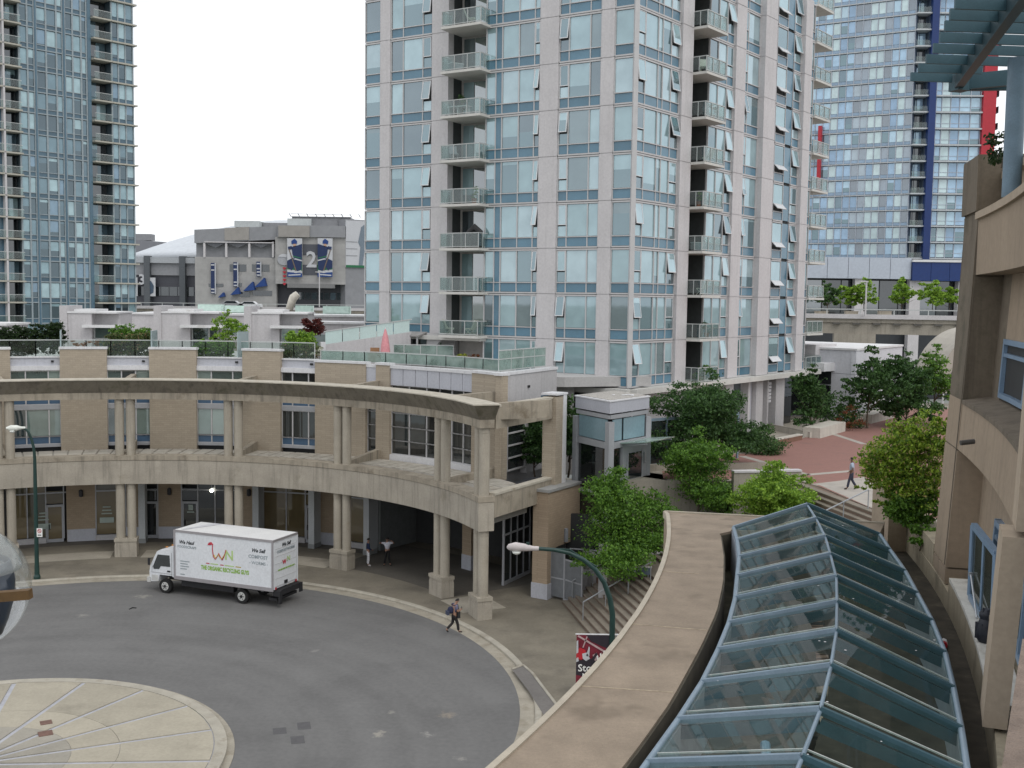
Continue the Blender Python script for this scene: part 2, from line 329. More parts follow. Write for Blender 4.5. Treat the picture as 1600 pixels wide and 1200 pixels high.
def asphalt_wear(m):
    n = m.node_tree.nodes; l = m.node_tree.links.new; b = n['Principled BSDF']; src = b.inputs['Base Color'].links[0].from_socket
    ge = n.new('ShaderNodeNewGeometry'); sp_ = n.new('ShaderNodeTexNoise'); sp_.inputs['Scale'].default_value = .42; sp_.inputs['Detail'].default_value = 12; sp_.inputs['Roughness'].default_value = .78
    l(ge.outputs['Position'], sp_.inputs['Vector']); r = n.new('ShaderNodeValToRGB'); r.color_ramp.elements[0].position = .65; r.color_ramp.elements[1].position = .72
    l(sp_.outputs['Fac'], r.inputs[0]); x = n.new('ShaderNodeMix'); x.data_type = 'RGBA'; x.inputs[7].default_value = (.27, .26, .235, 1)
    l(r.outputs[0], x.inputs[0]); l(src, x.inputs[6])
    # scattered pale cement and paint spills, oil drips
    for (sx_, sy_, sr_, c_) in SPILLS:
        dn = n.new('ShaderNodeVectorMath'); dn.operation = 'DISTANCE'; dn.inputs[1].default_value = (sx_, sy_, 0); l(ge.outputs['Position'], dn.inputs[0])
        fo = n.new('ShaderNodeMapRange'); fo.inputs[1].default_value = 0; fo.inputs[2].default_value = sr_; fo.inputs[3].default_value = .3; fo.inputs[4].default_value = -.25; l(dn.outputs['Value'], fo.inputs[0])
        nn = n.new('ShaderNodeTexNoise'); nn.inputs['Scale'].default_value = 3.2; nn.inputs['Detail'].default_value = 8; nn.inputs['Roughness'].default_value = .75; l(ge.outputs['Position'], nn.inputs['Vector'])
        sm_ = n.new('ShaderNodeMath'); l(nn.outputs['Fac'], sm_.inputs[0]); l(fo.outputs[0], sm_.inputs[1])
        rr_ = n.new('ShaderNodeMapRange'); rr_.inputs[1].default_value = .62; rr_.inputs[2].default_value = .78; rr_.inputs[4].default_value = .75; l(sm_.outputs[0], rr_.inputs[0])
        x2 = n.new('ShaderNodeMix'); x2.data_type = 'RGBA'; x2.inputs[7].default_value = (*c_, 1); l(rr_.outputs[0], x2.inputs[0]); l(x.outputs[2], x2.inputs[6]); x = x2
    # circling tyre bands round the island
    mp = n.new('ShaderNodeVectorMath'); mp.operation = 'DISTANCE'; mp.inputs[1].default_value = (CI[0], CI[1], 0); l(ge.outputs['Position'], mp.inputs[0])
    wv = n.new('ShaderNodeTexNoise'); wv.noise_dimensions = '1D'; wv.inputs['Scale'].default_value = .55; wv.inputs['Detail'].default_value = 4; l(mp.outputs['Value'], wv.inputs['W'])
    mr = n.new('ShaderNodeMapRange'); mr.inputs[1].default_value = .35; mr.inputs[2].default_value = .65; mr.inputs[3].default_value = .93; mr.inputs[4].default_value = 1.05; l(wv.outputs['Fac'], mr.inputs[0])
    cb = n.new('ShaderNodeCombineColor'); [l(mr.outputs[0], cb.inputs[i]) for i in range(3)]
    y = n.new('ShaderNodeMix'); y.data_type = 'RGBA'; y.blend_type = 'MULTIPLY'; y.inputs[0].default_value = 1; l(x.outputs[2], y.inputs[6]); l(cb.outputs[0], y.inputs[7]); l(y.outputs[2], b.inputs['Base Color'])
SPILLS = [(*atz(px, py)[:2], r, c) for px, py, r, c in ((592, 1147, 1.0, (.3, .28, .24)), (700, 1117, 1.1, (.25, .215, .17)), (668, 1148, .8, (.29, .28, .26)), (612, 1113, .6, (.27, .26, .23)), (222, 932, 1.4, (.26, .25, .22)), (130, 962, 1.0, (.25, .24, .22)), (720, 1185, .7, (.26, .25, .23)), (490, 1017, .8, (.22, .21, .2)), (600, 1040, 1.2, (.115, .113, .11)))]
asphalt_wear(ASPH)
GUT = mat('gutter_concrete', (.31, .283, .23), .85, .15, 1.5, stain=((.24, .21, .16), 1.1, .52))
KERB = mat('kerb_concrete', (.35, .325, .27), .85, .14, 1.5, stain=((.26, .23, .18), 1.4, .56))
PAVE = mat('exposed_aggregate', (.185, .165, .128), .9, .16, .5, stain=((.135, .12, .095), .35, .5), bump=.4, bscale=80)
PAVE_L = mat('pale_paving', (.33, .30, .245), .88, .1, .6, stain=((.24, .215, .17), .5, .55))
PAVE_SHADE = mat('arcade_shade_paving', (.105, .095, .08), .9, .15, .6)
struct('ground', disc(MB(), (0, 60), 3000, -.06, 48), GROUND)
struct('road', disc(MB(), CR, 19.52, 0, 96).add([(-80, 33, -.004), (-30, 33, -.004), (-30, 53, -.004), (-80, 53, -.004)], [(0, 1, 2, 3)]), ASPH)
struct('gutter', MB().arc(CR, 19.5, 20.12, -50, 200, -.05, .006, 130), GUT)
struct('kerb', MB().sweep(CR, [(20.1, -.05), (20.36, -.05), (20.36, .15), (20.16, .15), (20.1, .1)], -50, 200, 130), KERB)
mb = MB(); sector(mb, CR, 20.34, 62, -70, 200, .145, 120); sidewalk = struct('sidewalk', mb, PAVE)
PAIR = {'A': 119.4, 'B': 100.1, 'C': 81.3, 'D': 59.95, 'E': 35.85, 'F': 22.9}
# lighter concrete fields between the pedestals, arcade shade painted as dark bands by the wall
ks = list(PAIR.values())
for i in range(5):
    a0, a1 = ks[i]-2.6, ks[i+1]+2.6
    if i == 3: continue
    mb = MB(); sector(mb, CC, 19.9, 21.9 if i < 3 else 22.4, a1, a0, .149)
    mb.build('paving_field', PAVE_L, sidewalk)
mb = MB(); sector(mb, CC, 24.2, 26.2, 45, 122, .1495); mb.build('paving_band', PAVE_SHADE, sidewalk)
mb = MB(); sector(mb, CC, 20.6, 27.5, 34, 62, .1475); mb.build('paving_band', PAVE_SHADE, sidewalk)
# dropped kerb patch with tarmac ramp at lower right
RAMPM = mat('ramp_asphalt', (.15, .14, .13), .9, .12, .6)
ra = [atz(x, y, .15) for x, y in ((800, 1046), (818, 1040), (832, 1052), (872, 1105), (850, 1118), (826, 1080))]
mb = MB(); mb.add([(p.x, p.y, .153) for p in ra][::-1], [tuple(range(6))]); mb.build('driveway_patch', RAMPM, sidewalk)
mb = MB(); mb.tube([(p.x, p.y, .15) for p in ra[:4]], .07, 6); mb.build('patch_kerb', KERB, sidewalk)
# island
SLAB = mat('island_slab', (.335, .305, .24), .85, .08, .7, stain=((.27, .245, .192), .5, .55), rnd=.05)
SLAB2 = mat('island_slab_inner', (.352, .32, .252), .85, .07, .7, rnd=.04)
SLAB3 = mat('island_slab_centre', (.285, .265, .222), .85, .1, .7, rnd=.05)
STRIP = mat('island_strip', (.37, .375, .40), .8, .12, 2)
isl = struct('traffic_island', MB().lathe((CI[0], CI[1], 0), [(8.5, -.05), (8.5, .115)], 90), STRIP)
MB().arc(CI, 8.45, 8.99, 0, 360, -.05, .02, 100).build('kerb', GUT, isl)
MB().arc(CI, 8.28, 8.72, 0, 360, -.05, .15, 100).build('kerb', KERB, isl)
def slab(r0, r1, a0, a1, m, z=.15):
    g = .1; mb = MB()
    mb.sweep(CI, [(r0, -.04), (r1, -.04), (r1, z), (r0, z)], a0, a1, 5, end0=lambda r, q: math.degrees(g/max(r, .3)), end1=lambda r, q: -math.degrees(g/max(r, .3)))
    mb.build('paving_slab', m, isl)
for k in range(18):
    a = 4+k*20
    slab(5.0, 8.24, a, a+20, SLAB); slab(3.35, 4.985, a, a+20, SLAB2, .149)
    slab(.5, 3.34, a, a+20, SLAB3, .148)
PLATE = mat('rusty_plate', (.14, .075, .055), .6, .2, 5)
for px, py, s in ((72, 1129, .42), (71, 1146, .5)):
    p = atz(px, py, .15); o = MB().box((p.x, p.y, .156), (s, s, .012), .5).build('cover_plate', PLATE, isl)
PATCH = mat('tar_patch', (.088, .086, .088), .85, .1, 4)
for i, (px, py, lb) in enumerate(((437, 1142, 'small dark square asphalt patch, leftmost of three on the road'), (475, 1134, 'small dark asphalt patch on the road, farthest of the three'), (465, 1156, 'small brownish asphalt patch on the road nearest the viewer'))):
    p = atz(px, py, 0); tag(MB().box((p.x, p.y, .0015), (.5, .72 if i else .6, .007), .25).build('road_patch', PATCH), lb, 'patch', 'asphalt patches')
tag(MB().tube([atz(202, 952, .01), atz(207, 949.5, .02), atz(213, 950, .015)], .035, 6).build('rubber_scrap', mat('rubber', (.015, .015, .015), .8)), 'short black rubber scrap lying on the road left of the truck', 'litter')
# ================================================================ colonnade
col = thing('colonnade', 'curved tan concrete colonnade with paired columns on two levels beside the turning circle', 'colonnade', (CC[0], CC[1], 0))
A_L, A_R = 130, 20.9
fl = lambda r, z: -max(0, (z-10.45)/.7)*1.7 if r < 20.3 else (-1.4 if z > 11 else 0)
MB().sweep(CC, [(20.1, 10.0), (20.88, 10.0), (20.88, 10.42), (20.1, 10.42)], A_L, A_R, 60).build('frieze', CONC_S, col)
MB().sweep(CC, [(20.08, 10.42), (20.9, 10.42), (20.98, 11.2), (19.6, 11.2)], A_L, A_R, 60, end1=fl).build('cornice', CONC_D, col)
MB().sweep(CC, [(19.56, 11.2), (21.0, 11.2), (21.0, 11.26), (19.56, 11.26)], A_L, A_R-1.75, 60).build('cornice_lip', CAPS, col)
MB().arc(CC, 20.08, 20.92, A_L, A_R, 4.74, 6.2, 60).build('beam', CONC, col)
MB().arc(CC, 20.1, 20.9, A_L, A_R+.05, 6.2, 6.225, 60).build('shadow_joint', CONC_D, col)
MB().arc(CC, 20.05, 20.95, A_L, A_R-.05, 6.225, 6.51, 60).build('beam_cap', CONC_S, col)
CCOL = mat('column_concrete', (.36, .325, .265), .85, .1, 1.1, streak=.22, stain=((.26, .22, .165), .7, .62), bump=.15)
COLME = {}
def column(x, y, z0, z1):
    key = round(z1-z0, 2)
    if key not in COLME:
        h = z1-z0; b = MB().lathe((0, 0, 0), [(.27, 0), (.27, h-.33), (.255, h-.32), (.255, h-.3), (.275, h-.29), (.275, h)], 18)
        me = bpy.data.meshes.new('column'); me.from_pydata(b.v, [], b.f); me.materials.append(CCOL); me.polygons.foreach_set('use_smooth', [True]*len(me.polygons)); me.set_sharp_from_angle(angle=R_(40)); COLME[key] = me
    o = bpy.data.objects.new('column', COLME[key]); COL.objects.link(o); o.parent = col; o.location = (x-CC[0], y-CC[1], z0)
def pol(c, r, a): return Vector((c[0]+r*math.cos(R_(a)), c[1]+r*math.sin(R_(a)), 0))
for nm, a in PAIR.items():
    for s in (-.93, .93):
        p = pol(CC, 20.5, a+s); column(p.x, p.y, 1.3, 4.74); column(p.x, p.y, 6.51, 10.0)
    p = pol(CC, 20.5, a); rz = R_(a)
    MB().box((p.x, p.y, .49), (.8, 1.32, .9), rz).box((p.x, p.y, 1.03), (.76, 1.28, .18), rz).build('pedestal', CONC, col)
    MB().box((p.x, p.y, 1.205), (.84, 1.36, .19), rz).build('pedestal_cap', CCOL, col)
    # radial tie beams to the wall at both levels
    for z0, z1, z2 in ((5.5, 6.62, 7.0), (10.35, 11.18, 11.3)):
        if nm == 'F' and z0 < 6: continue
        u = Vector((math.cos(rz), math.sin(rz), 0)); t = Vector((-u.y, u.x, 0))*.17
        q = [Vector((CC[0], CC[1], 0))+u*r for r in (20.92, 24.05 if nm not in 'F' else 22.2)]
        if nm in 'EF' and z0 > 10: q[1] = Vector((CC[0], CC[1], 0))+u*24.3
        vs = [q[0]-t+Vector((0, 0, z0)), q[0]+t+Vector((0, 0, z0)), q[1]+t+Vector((0, 0, z0)), q[1]-t+Vector((0, 0, z0)),
              q[0]-t+Vector((0, 0, z1)), q[0]+t+Vector((0, 0, z1)), q[1]+t+Vector((0, 0, z2)), q[1]-t+Vector((0, 0, z2))]
        MB().hexa(vs).build('tie_beam', CONC_S, col)
FP = pol(CC, 20.6, 21.4); QP = Vector((2.2, 61.0, 0)); az = math.degrees(math.atan2(QP.x-FP.x, QP.y-FP.y)); FE = Frame((FP.x, FP.y), az)
def end_ang(r):      # angle at which the end beam crosses radius r
    for k in range(200):
        q = FE.P(k*.05, -.22, 0)
        if math.hypot(q.x-CC[0], q.y-CC[1]) >= r: break
    return math.degrees(math.atan2(q.y-CC[1], q.x-CC[0]))
e24 = lambda r, z: end_ang(r)-24
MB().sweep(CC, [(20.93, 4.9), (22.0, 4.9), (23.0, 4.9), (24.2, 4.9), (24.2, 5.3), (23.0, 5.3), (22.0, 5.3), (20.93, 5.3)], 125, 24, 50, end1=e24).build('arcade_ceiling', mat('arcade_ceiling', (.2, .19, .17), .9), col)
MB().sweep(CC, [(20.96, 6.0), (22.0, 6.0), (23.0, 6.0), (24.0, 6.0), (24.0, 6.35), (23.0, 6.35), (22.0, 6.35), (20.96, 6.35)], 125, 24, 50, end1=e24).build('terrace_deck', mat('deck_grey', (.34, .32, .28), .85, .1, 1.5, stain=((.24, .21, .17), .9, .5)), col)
PAVER = mat('deck_paver', (.46, .43, .37), .85, .1, 2, stain=((.3, .26, .2), 1.5, .55), rnd=.08)
for a in [x*.1 for x in range(240, 1180, 22)]:
    for r0 in (21.9, 22.62, 23.3):
        if a < end_ang(r0+.66)+.3: continue
        MB().arc(CC, r0, r0+.66, a, a+1.95, 6.35, 6.395, 2).build('deck_paver', PAVER, col)
# end portal: beams from the end column to the brick pier
LE = (QP-FP).length
MB().fbox(FE, .45, LE-.2, -.2, .2, 9.9, 11.0).build('end_beam', CONC_S, col)
MB().fbox(FE, .4, LE-.2, -.2, .2, 5.35, 6.5).build('end_beam', CONC_S, col)
MB().fbox(FE, .4, LE-.2, -.24, .24, 6.5, 6.62).build('beam_cap', CAPS, col)
MB().fbox(FE, .45, LE-.2, -.23, .23, 11.0, 11.1).build('cornice_lip', CAPS, col)
pier = thing('brick_pier', 'tall tan brick pier with white metal edge carrying the end of the colonnade', 'pier', (QP.x, QP.y, 0))
MB().fbox(FE, LE-.2, LE+.6, -.42, .42, .15, 11.1).build('shaft', BRICK, pier)
MB().fbox(FE, LE+.6, LE+1.0, -.46, .46, .15, 11.2).build('edge_strip', WHITEP, pier)
MB().fbox(FE, LE-.24, LE+1.04, -.5, .5, 11.2, 11.3).build('coping', WHITEP, pier)
# ================================================================ podium building behind the colonnade
pod = thing('podium_building', 'tan brick podium building with blue banded windows curving behind the colonnade', 'building', (-20, 74, 0))
WG = glass_mat('podium_glass', [(0, (.10, .14, .13)), (.35, (.2, .27, .25)), (.6, (.05, .065, .07)), (.8, (.26, .33, .3))], .35)
DG = glass_mat('dark_glass', [(0, (.018, .022, .024)), (.5, (.03, .035, .036)), (.8, (.012, .014, .016))], .16)
BLUEB = mat('podium_blue_band', (.06, .115, .19), .3, .08, 1, spec=.5)
RW = 24.0
def apx(x, y=660): return oncyl(x, y, CC, RW)[0]
def brick_pier(a0, a1, top, r=RW, coping=True, z0=6.3):
    MB().arc(CC, r, r+.45, a0, a1, z0, top).build('brick_pier', BRICK, pod)
    if coping: MB().arc(CC, r-.06, r+.55, a0+.1, a1-.1, top, top+.14).build('coping', WHITEP, pod)
def apane(r, a0, a1, z0, z1, m, name='window_pane', th=.05): MB().arc(CC, r, r+th, a0, a1, z0, z1, 2).build(name, m, pod)
def awindow(a0, a1, cols, levels, r=RW+.3, glass=None):
    """levels: list of (z0,z1,kind)"""
    da = (a1-a0); fr = MB()
    for (z0, z1, kind) in levels:
        if kind == 'w':
            MB().arc(CC, r-.1, r+.1, a0, a1, z0, z1, 3).build('transom', GREYM, pod); continue
        for i in range(len(cols)-1):
            b0, b1 = a0+da*cols[i], a0+da*cols[i+1]
            apane(r, b0-.08, b1+.08, z0+.04, z1-.04, BLUEB if kind == 'b' else (glass or WG), 'spandrel_panel' if kind == 'b' else 'window_pane')
        fr.arc(CC, r-.06, r+.06, a0, a1, z0-.035, z0+.035, 3); fr.arc(CC, r-.06, r+.06, a0, a1, z1-.035, z1+.035, 3)
    zt = max(l[1] for l in levels); zb = min(l[0] for l in levels)
    for cpos in cols: b = a0+da*cpos; fr.arc(CC, r-.06, r+.06, b+.09, b-.09, zb, zt, 1)
    fr.build('window_frame', MULL, pod)
TALL = [(6.62, 6.8, 'w'), (6.8, 7.3, 'b'), (7.3, 9.05, 'g'), (9.05, 9.35, 'w'), (9.35, 9.85, 'b'), (9.85, 11.55, 'g')]
bays = [(0-15, 20), (97, 170), (235, 307), (380, 438), (493, 517)]
piers = [(126, apx(18)), (apx(95), apx(168)), (apx(234), apx(307)), (apx(379), apx(438)), (apx(492), 62.3)]
for i, (a0, a1) in enumerate(piers): brick_pier(a0, a1, 12.9 if i < 4 else 12.28, z0=6.3)
for i in range(4):
    a0, a1 = piers[i][1], piers[i+1][0]
    awindow(a0, a1, [0, .3, .76, 1] if i != 1 else [0, .33, .66, 1], TALL, glass=[WG, WG, WG, DG][i])
    MB().arc(CC, RW+.12, RW+.5, a0, a1, 11.55, 11.85).build('parapet_band', WHITEP, pod)
    MB().arc(CC, RW+.3, RW+.6, a0, a1, 11.85, 12.35).build('parapet_band', GREYP, pod)
    MB().arc(CC, RW+.22, RW+.62, a0, a1, 12.35, 12.43).build('parapet_band', WHITEP, pod)
    MB().arc(CC, RW+.45, RW+.6, a0, a1, 6.3, 12.2).build('inner_wall', DARK, pod)
    m_ = (a0*.15+a1*.85); q = pol(CC, RW+.24, m_); MB().box((q.x, q.y, 12.12), (.16, .16, .12), R_(m_)).build('scupper', DARK, pod)
# right half: recessed narrow window, brick, big gridded windows
GRID = [(6.75+.86*i, 6.75+.86*(i+1), 'g') for i in range(5)]
awindow(62.3, 60.4, [0, 1], GRID, glass=DG)
brick_pier(60.4, 57.9, 12.28)
MB().arc(CC, RW+.1, RW+.4, 62.3, 60.4, 10.9, 12.26).build('wall_panel', GREYP, pod)
awindow(57.9, 48.6, [0, .36, .72, 1], GRID, glass=DG)
awindow(48.6, 41.3, [0, .34, .67, 1], GRID, glass=DG)
MB().arc(CC, RW+.05, RW+.4, 57.9, 41.3, 6.3, 6.73).build('window_sill', WHITEP, pod)
n_ = 7
for i in range(n_):
    a0 = 57.9+(41.3-57.9)*i/n_; a1 = 57.9+(41.3-57.9)*(i+1)/n_
    MB().arc(CC, RW+.12, RW+.35, a0-.05, a1+.05, 11.06, 12.1, 3).build('wall_panel', GREYP, pod)
MB().arc(CC, RW+.06, RW+.5, 62.3, 41.0, 12.1, 12.28).build('coping', WHITEP, pod)
MB().arc(CC, RW+.5, RW+.65, 62.3, 38, 6.3, 12.0).build('inner_wall', DARK, pod)
brick_pier(41.3, 34.6, 12.2)
K = pol(CC, RW, 34.45)
KE = Vector((2.75, 67.6, 0)); FK = Frame((K.x, K.y), math.degrees(math.atan2(KE.x-K.x, KE.y-K.y))); LK = (KE-K).length
MB().fbox(FK, 0, .7, -.4, .02, 6.3, 12.2).build('brick_pier', BRICK, pod)
MB().fbox(FK, .7, LK, -.4, .0, 9.6, 12.2).build('end_wall', PALE_G, pod)
MB().fbox(FK, -.1, LK+.05, -.45, .06, 12.2, 12.36).build('coping', WHITEP, pod)
for j in range(4): panel(pod, 'window_pane', FK, .9, 3.05, -.1, 6.75+j*.71, 7.4+j*.71, DG)
mb = MB(); [mb.fbox(FK, .7, 3.2, -.12, -.02, 6.68+j*.71, 6.76+j*.71) for j in range(5)]; [mb.fbox(FK, u_, u_+.09, -.12, -.02, 6.7, 9.6) for u_ in (.8, 3.06)]; mb.build('window_frame', MULL, pod)
MB().fbox(FK, 3.2, LK, -.4, 0, 6.3, 9.6).build('end_wall', PALE_G, pod)
MB().fbox(FK, 5.0, LK-.3, .0, .06, 10.2, 10.75).build('vent_panel', mat('vent_blue', (.09, .13, .17), .4), pod)
q = FK.P(3.3, .04, 11.4); MB().box(q, (.16, .16, .14)).build('scupper', DARK, pod)
# ---- ground floor shops
RS = 25.4
SHG = glass_mat('shop_glass', [(0, (.12, .095, .05)), (.4, (.15, .115, .06)), (.75, (.085, .075, .05))], .14)
def gpx(x): return oncyl(x, 800, CC, RS)[0]
def shop_bay(a0, a1, cols, m, door=None, sign=None):
    da = a1-a0; fr = MB()
    for i in range(len(cols)-1):
        b0, b1 = a0+da*cols[i], a0+da*cols[i+1]
        if door == i:
            d = MB().arc(CC, RS+.02, RS+.08, b0-.3, b1+.3, .35, 2.5, 2).build('door', m, pod)
            MB().arc(CC, RS-.03, RS+.06, b0-.05, b0-.3, .17, 2.6, 1).arc(CC, RS-.03, RS+.06, b1+.3, b1+.05, .17, 2.6, 1).arc(CC, RS-.03, RS+.06, b0-.05, b1+.05, 2.5, 2.65, 2).arc(CC, RS-.03, RS+.06, b0-.05, b1+.05, .17, .38, 2).build('door_frame', GREYM, d)
            h = pol(CC, RS-.1, b0-.42); MB().box((h.x, h.y, 1.2), (.06, .06, .35)).build('handle', DARK, d)
            apane(RS, b0-.08, b1+.08, 2.72, 3.55, m)
        else:
            apane(RS, b0-.08, b1+.08, .55, 3.4, m); apane(RS, b0-.08, b1+.08, 3.48, 4.3, m)
    for b in cols: q = a0+da*b; fr.arc(CC, RS-.06, RS+.05, q+.08, q-.08, .4, 4.35, 1)
    fr.arc(CC, RS-.05, RS+.05, a0, a1, 3.4, 3.48, 3); fr.arc(CC, RS-.05, RS+.05, a0, a1, 4.3, 4.4, 3); fr.build('window_frame', GREYM, pod)
    if door is None: MB().arc(CC, RS-.12, RS+.1, a0, a1, .15, .5, 3).build('sill', PALE_G, pod)
    else:
        for i in range(len(cols)-1):
            if i != door: MB().arc(CC, RS-.12, RS+.1, a0+da*cols[i], a0+da*cols[i+1], .15, .5, 3).build('sill', PALE_G, pod)
def shop_brick(a0, a1, lamp=True):
    MB().arc(CC, RS-.05, RS+.3, a0, a1, .15, 4.6).build('brick_panel', BRICKB, pod)
    MB().arc(CC, RS-.1, RS, a0-.05, a1+.05, .15, .95).build('base_block', GREYP, pod)
    if lamp:
        q = pol(CC, RS-.16, (a0+a1)/2); MB().lathe((q.x, q.y, 3.1), [(.05, 0), (.14, .06), (.14, .42), (.05, .5)], 8).build('wall_lamp', mat('lamp_iron', (.04, .04, .045), .5), pod)
def pillar(px, wd=.42):
    a = gpx(px); q = pol(CC, RS-1.0, a-.3)
    MB().box((q.x, q.y, 2.45), (.9, wd, 4.6), R_(a)).build('pillar', mat('pillar_grey', (.43, .45, .46), .6, .06, 1), pod)
    MB().box((q.x, q.y, .3), (.94, wd+.04, .3), R_(a)).build('pillar_base', mat('pillar_foot', (.24, .25, .25), .7), pod)
shop_bay(gpx(18), gpx(104), [0, .28, .62, .95], SHG, door=2)
shop_brick(gpx(104), gpx(150)); shop_bay(gpx(150), gpx(197), [0, 1], SHG)
shop_brick(gpx(197), gpx(226), False); shop_bay(gpx(226), gpx(247), [0, 1], DG, door=0)
shop_brick(gpx(247), gpx(284)); shop_bay(gpx(284), gpx(368), [0, .3, .62, 1], DG, door=0)
shop_brick(gpx(368), gpx(412)); shop_bay(gpx(412), gpx(500), [0, .4, .74, 1], SHG, door=2)
shop_brick(gpx(500), gpx(535), False); shop_bay(gpx(535), gpx(590), [0, .62, 1], SHG)
for px in (224, 409, 500, 590): pillar(px)
# shop fascia sign and stickers
SIGNB = mat('sign_black', (.012, .014, .02), .35); SIGNW = mat('sign_white', (.75, .75, .72), .5)
a0, a1 = gpx(272), gpx(360)
MB().arc(CC, RS-.35, RS-.1, a0, a1, 4.05, 4.5).build('fascia_sign', SIGNB, pod)
def on_arc(r, a): q = pol(CC, r, a); t = Vector((math.sin(R_(a)), -math.cos(R_(a)), 0)); return q, t
for k in range(15):
    if k == 7: continue
    q, t = on_arc(RS-.355, a0+(a1-a0)*(.22+.045*k)); MB().bar(q-t*.07+Vector((0, 0, 4.27)), q+t*.07+Vector((0, 0, 4.27)), .01, random.choice((.05, .1, .13))).build('sign_lettering', SIGNW, pod)
STK = mat('sticker_pale', (.34, .4, .36), .6)
for px, py in ((68, 823), (167, 813)):
    a, z = oncyl(px, py, CC, RS-.06)
    MB().arc(CC, RS-.07, RS-.05, a+1.0, a-1.0, z-.16, z+.2, 2).build('window_notice', STK, pod)
    for k in range(3): MB().arc(CC, RS-.07, RS-.05, a+.75-.1*k, a-.75+.1*k, z+.42+.22*k, z+.5+.22*k, 2).build('window_notice', STK, pod)
a, z = oncyl(298, 800, CC, RS-.05); MB().arc(CC, RS-.07, RS-.05, a+.55, a-.55, z-.04, z+.04, 2).arc(CC, RS-.07, RS-.05, a+.35, a-.35, z+.12, z+.5, 2).build('window_notice', STK, pod)
a, z = oncyl(334, 764.5, CC, RS+.3); q = pol(CC, RS-.2, a)
bl = thing('shop_lamp', 'small lit white globe lamp glowing in the shop front behind the truck', 'lamp', (q.x, q.y, z)); MB().lathe((q.x, q.y, z-.12), [(.02, 0), (.1, .04), (.13, .12), (.1, .2), (.02, .24)], 10).build('globe', emit_mat('lamp_glow', (1, .95, .8), 6), bl); MB().tube([(q.x, q.y, z+.1), (q.x, q.y, 4.3)], .015, 6).build('rod', GREYM, bl)
# dark passage through the building
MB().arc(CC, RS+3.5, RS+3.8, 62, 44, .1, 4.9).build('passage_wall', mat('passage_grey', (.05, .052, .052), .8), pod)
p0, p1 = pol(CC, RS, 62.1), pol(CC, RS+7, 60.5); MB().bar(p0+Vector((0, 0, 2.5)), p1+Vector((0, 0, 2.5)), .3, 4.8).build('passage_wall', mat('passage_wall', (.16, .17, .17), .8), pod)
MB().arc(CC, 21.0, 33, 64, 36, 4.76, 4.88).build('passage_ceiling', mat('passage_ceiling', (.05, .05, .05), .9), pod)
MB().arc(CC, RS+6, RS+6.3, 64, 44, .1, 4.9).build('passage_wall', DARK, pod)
a = gpx(738); q = pol(CC, RS+.1, a+.4)
MB().box((q.x, q.y, 2.6), (.75, .8, 4.6), R_(a)).build('pillar', BRICKB, pod); MB().box((q.x, q.y, .6), (.8, .85, .9), R_(a)).build('base_block', GREYP, pod)
# main body + roof
body = [pol(CC, RW+1.2, a) for a in range(126, 62, -4)]
MB().prism([(p.x, p.y) for p in body]+[(4, 70.5), (1, 84), (-20, 96), (-62, 100)], 5.2, 11.6).build('core', mat('roof_deck', (.42, .41, .40), .85, .08, .6), pod)
MB().prism([(p.x, p.y) for p in [pol(CC, RS+.45, a) for a in range(126, 60, -4)]]+[(-8, 90), (-20, 96), (-62, 100)], 0, 5.2).build('core', DARK, pod)
MB().prism([(p.x, p.y) for p in [pol(CC, RW+.7, a) for a in range(62, 41, -4)]]+[(-1.0, 62.6), (1.9, 68.0), (-2, 75), (-9, 72)], 5.2, 11.5).build('core', mat('roof_deck', (.42, .41, .40)), pod)
# glass entrance below the end wall
EN = Frame((K.x+.2, K.y+.6), FK and math.degrees(math.atan2(KE.x-K.x, KE.y-K.y)))
for i in range(4):
    panel(pod, 'window_pane', EN, .1+i*.82, .85+i*.82, 0, .35, 3.0, DG); panel(pod, 'window_pane', EN, .1+i*.82, .85+i*.82, 0, 3.1, 4.6, DG)
mb = MB(); [mb.fbox(EN, .02+i*.82, .1+i*.82, -.08, .05, .15, 4.7) for i in range(5)]; mb.fbox(EN, 0, 3.4, -.08, .05, 3.0, 3.1); mb.fbox(EN, 0, 3.4, -.08, .06, .15, .35); mb.build('window_frame', GREYM, pod)
MB().fbox(EN, -.4, 5.5, -.9, .7, 4.75, 5.6).build('canopy_fascia', GREYP, pod)
# ================================================================ vegetation
BARK = mat('bark', (.09, .07, .05), .9, .2, 6)
LF = {'mid': leaf_mat('leaf_mid', (.034, .095, .014), (.165, .32, .04)), 'bright': leaf_mat('leaf_bright', (.075, .17, .018), (.32, .5, .06)),
      'dark': leaf_mat('leaf_dark', (.02, .055, .016), (.085, .175, .046)), 'cedar': leaf_mat('leaf_cedar', (.008, .02, .006), (.03, .062, .014)),
      'lime': leaf_mat('leaf_lime', (.055, .13, .016), (.36, .5, .055), (.48, .32, .17)), 'red': leaf_mat('leaf_red', (.06, .012, .012), (.17, .045, .035)),
      'grass': leaf_mat('leaf_grass', (.07, .14, .02), (.18, .3, .04)), 'mix': leaf_mat('leaf_mix', (.03, .055, .015), (.13, .17, .05), (.3, .18, .1)),
      'flower': leaf_mat('leaf_flower', (.05, .06, .02), (.30, .08, .04)), 'white': leaf_mat('leaf_white', (.45, .45, .35), (.7, .7, .6)), 'orange': leaf_mat('leaf_orange', (.2, .08, .03), (.32, .15, .07)), 'yellow': leaf_mat('leaf_yellow', (.16, .2, .02), (.4, .42, .05))}
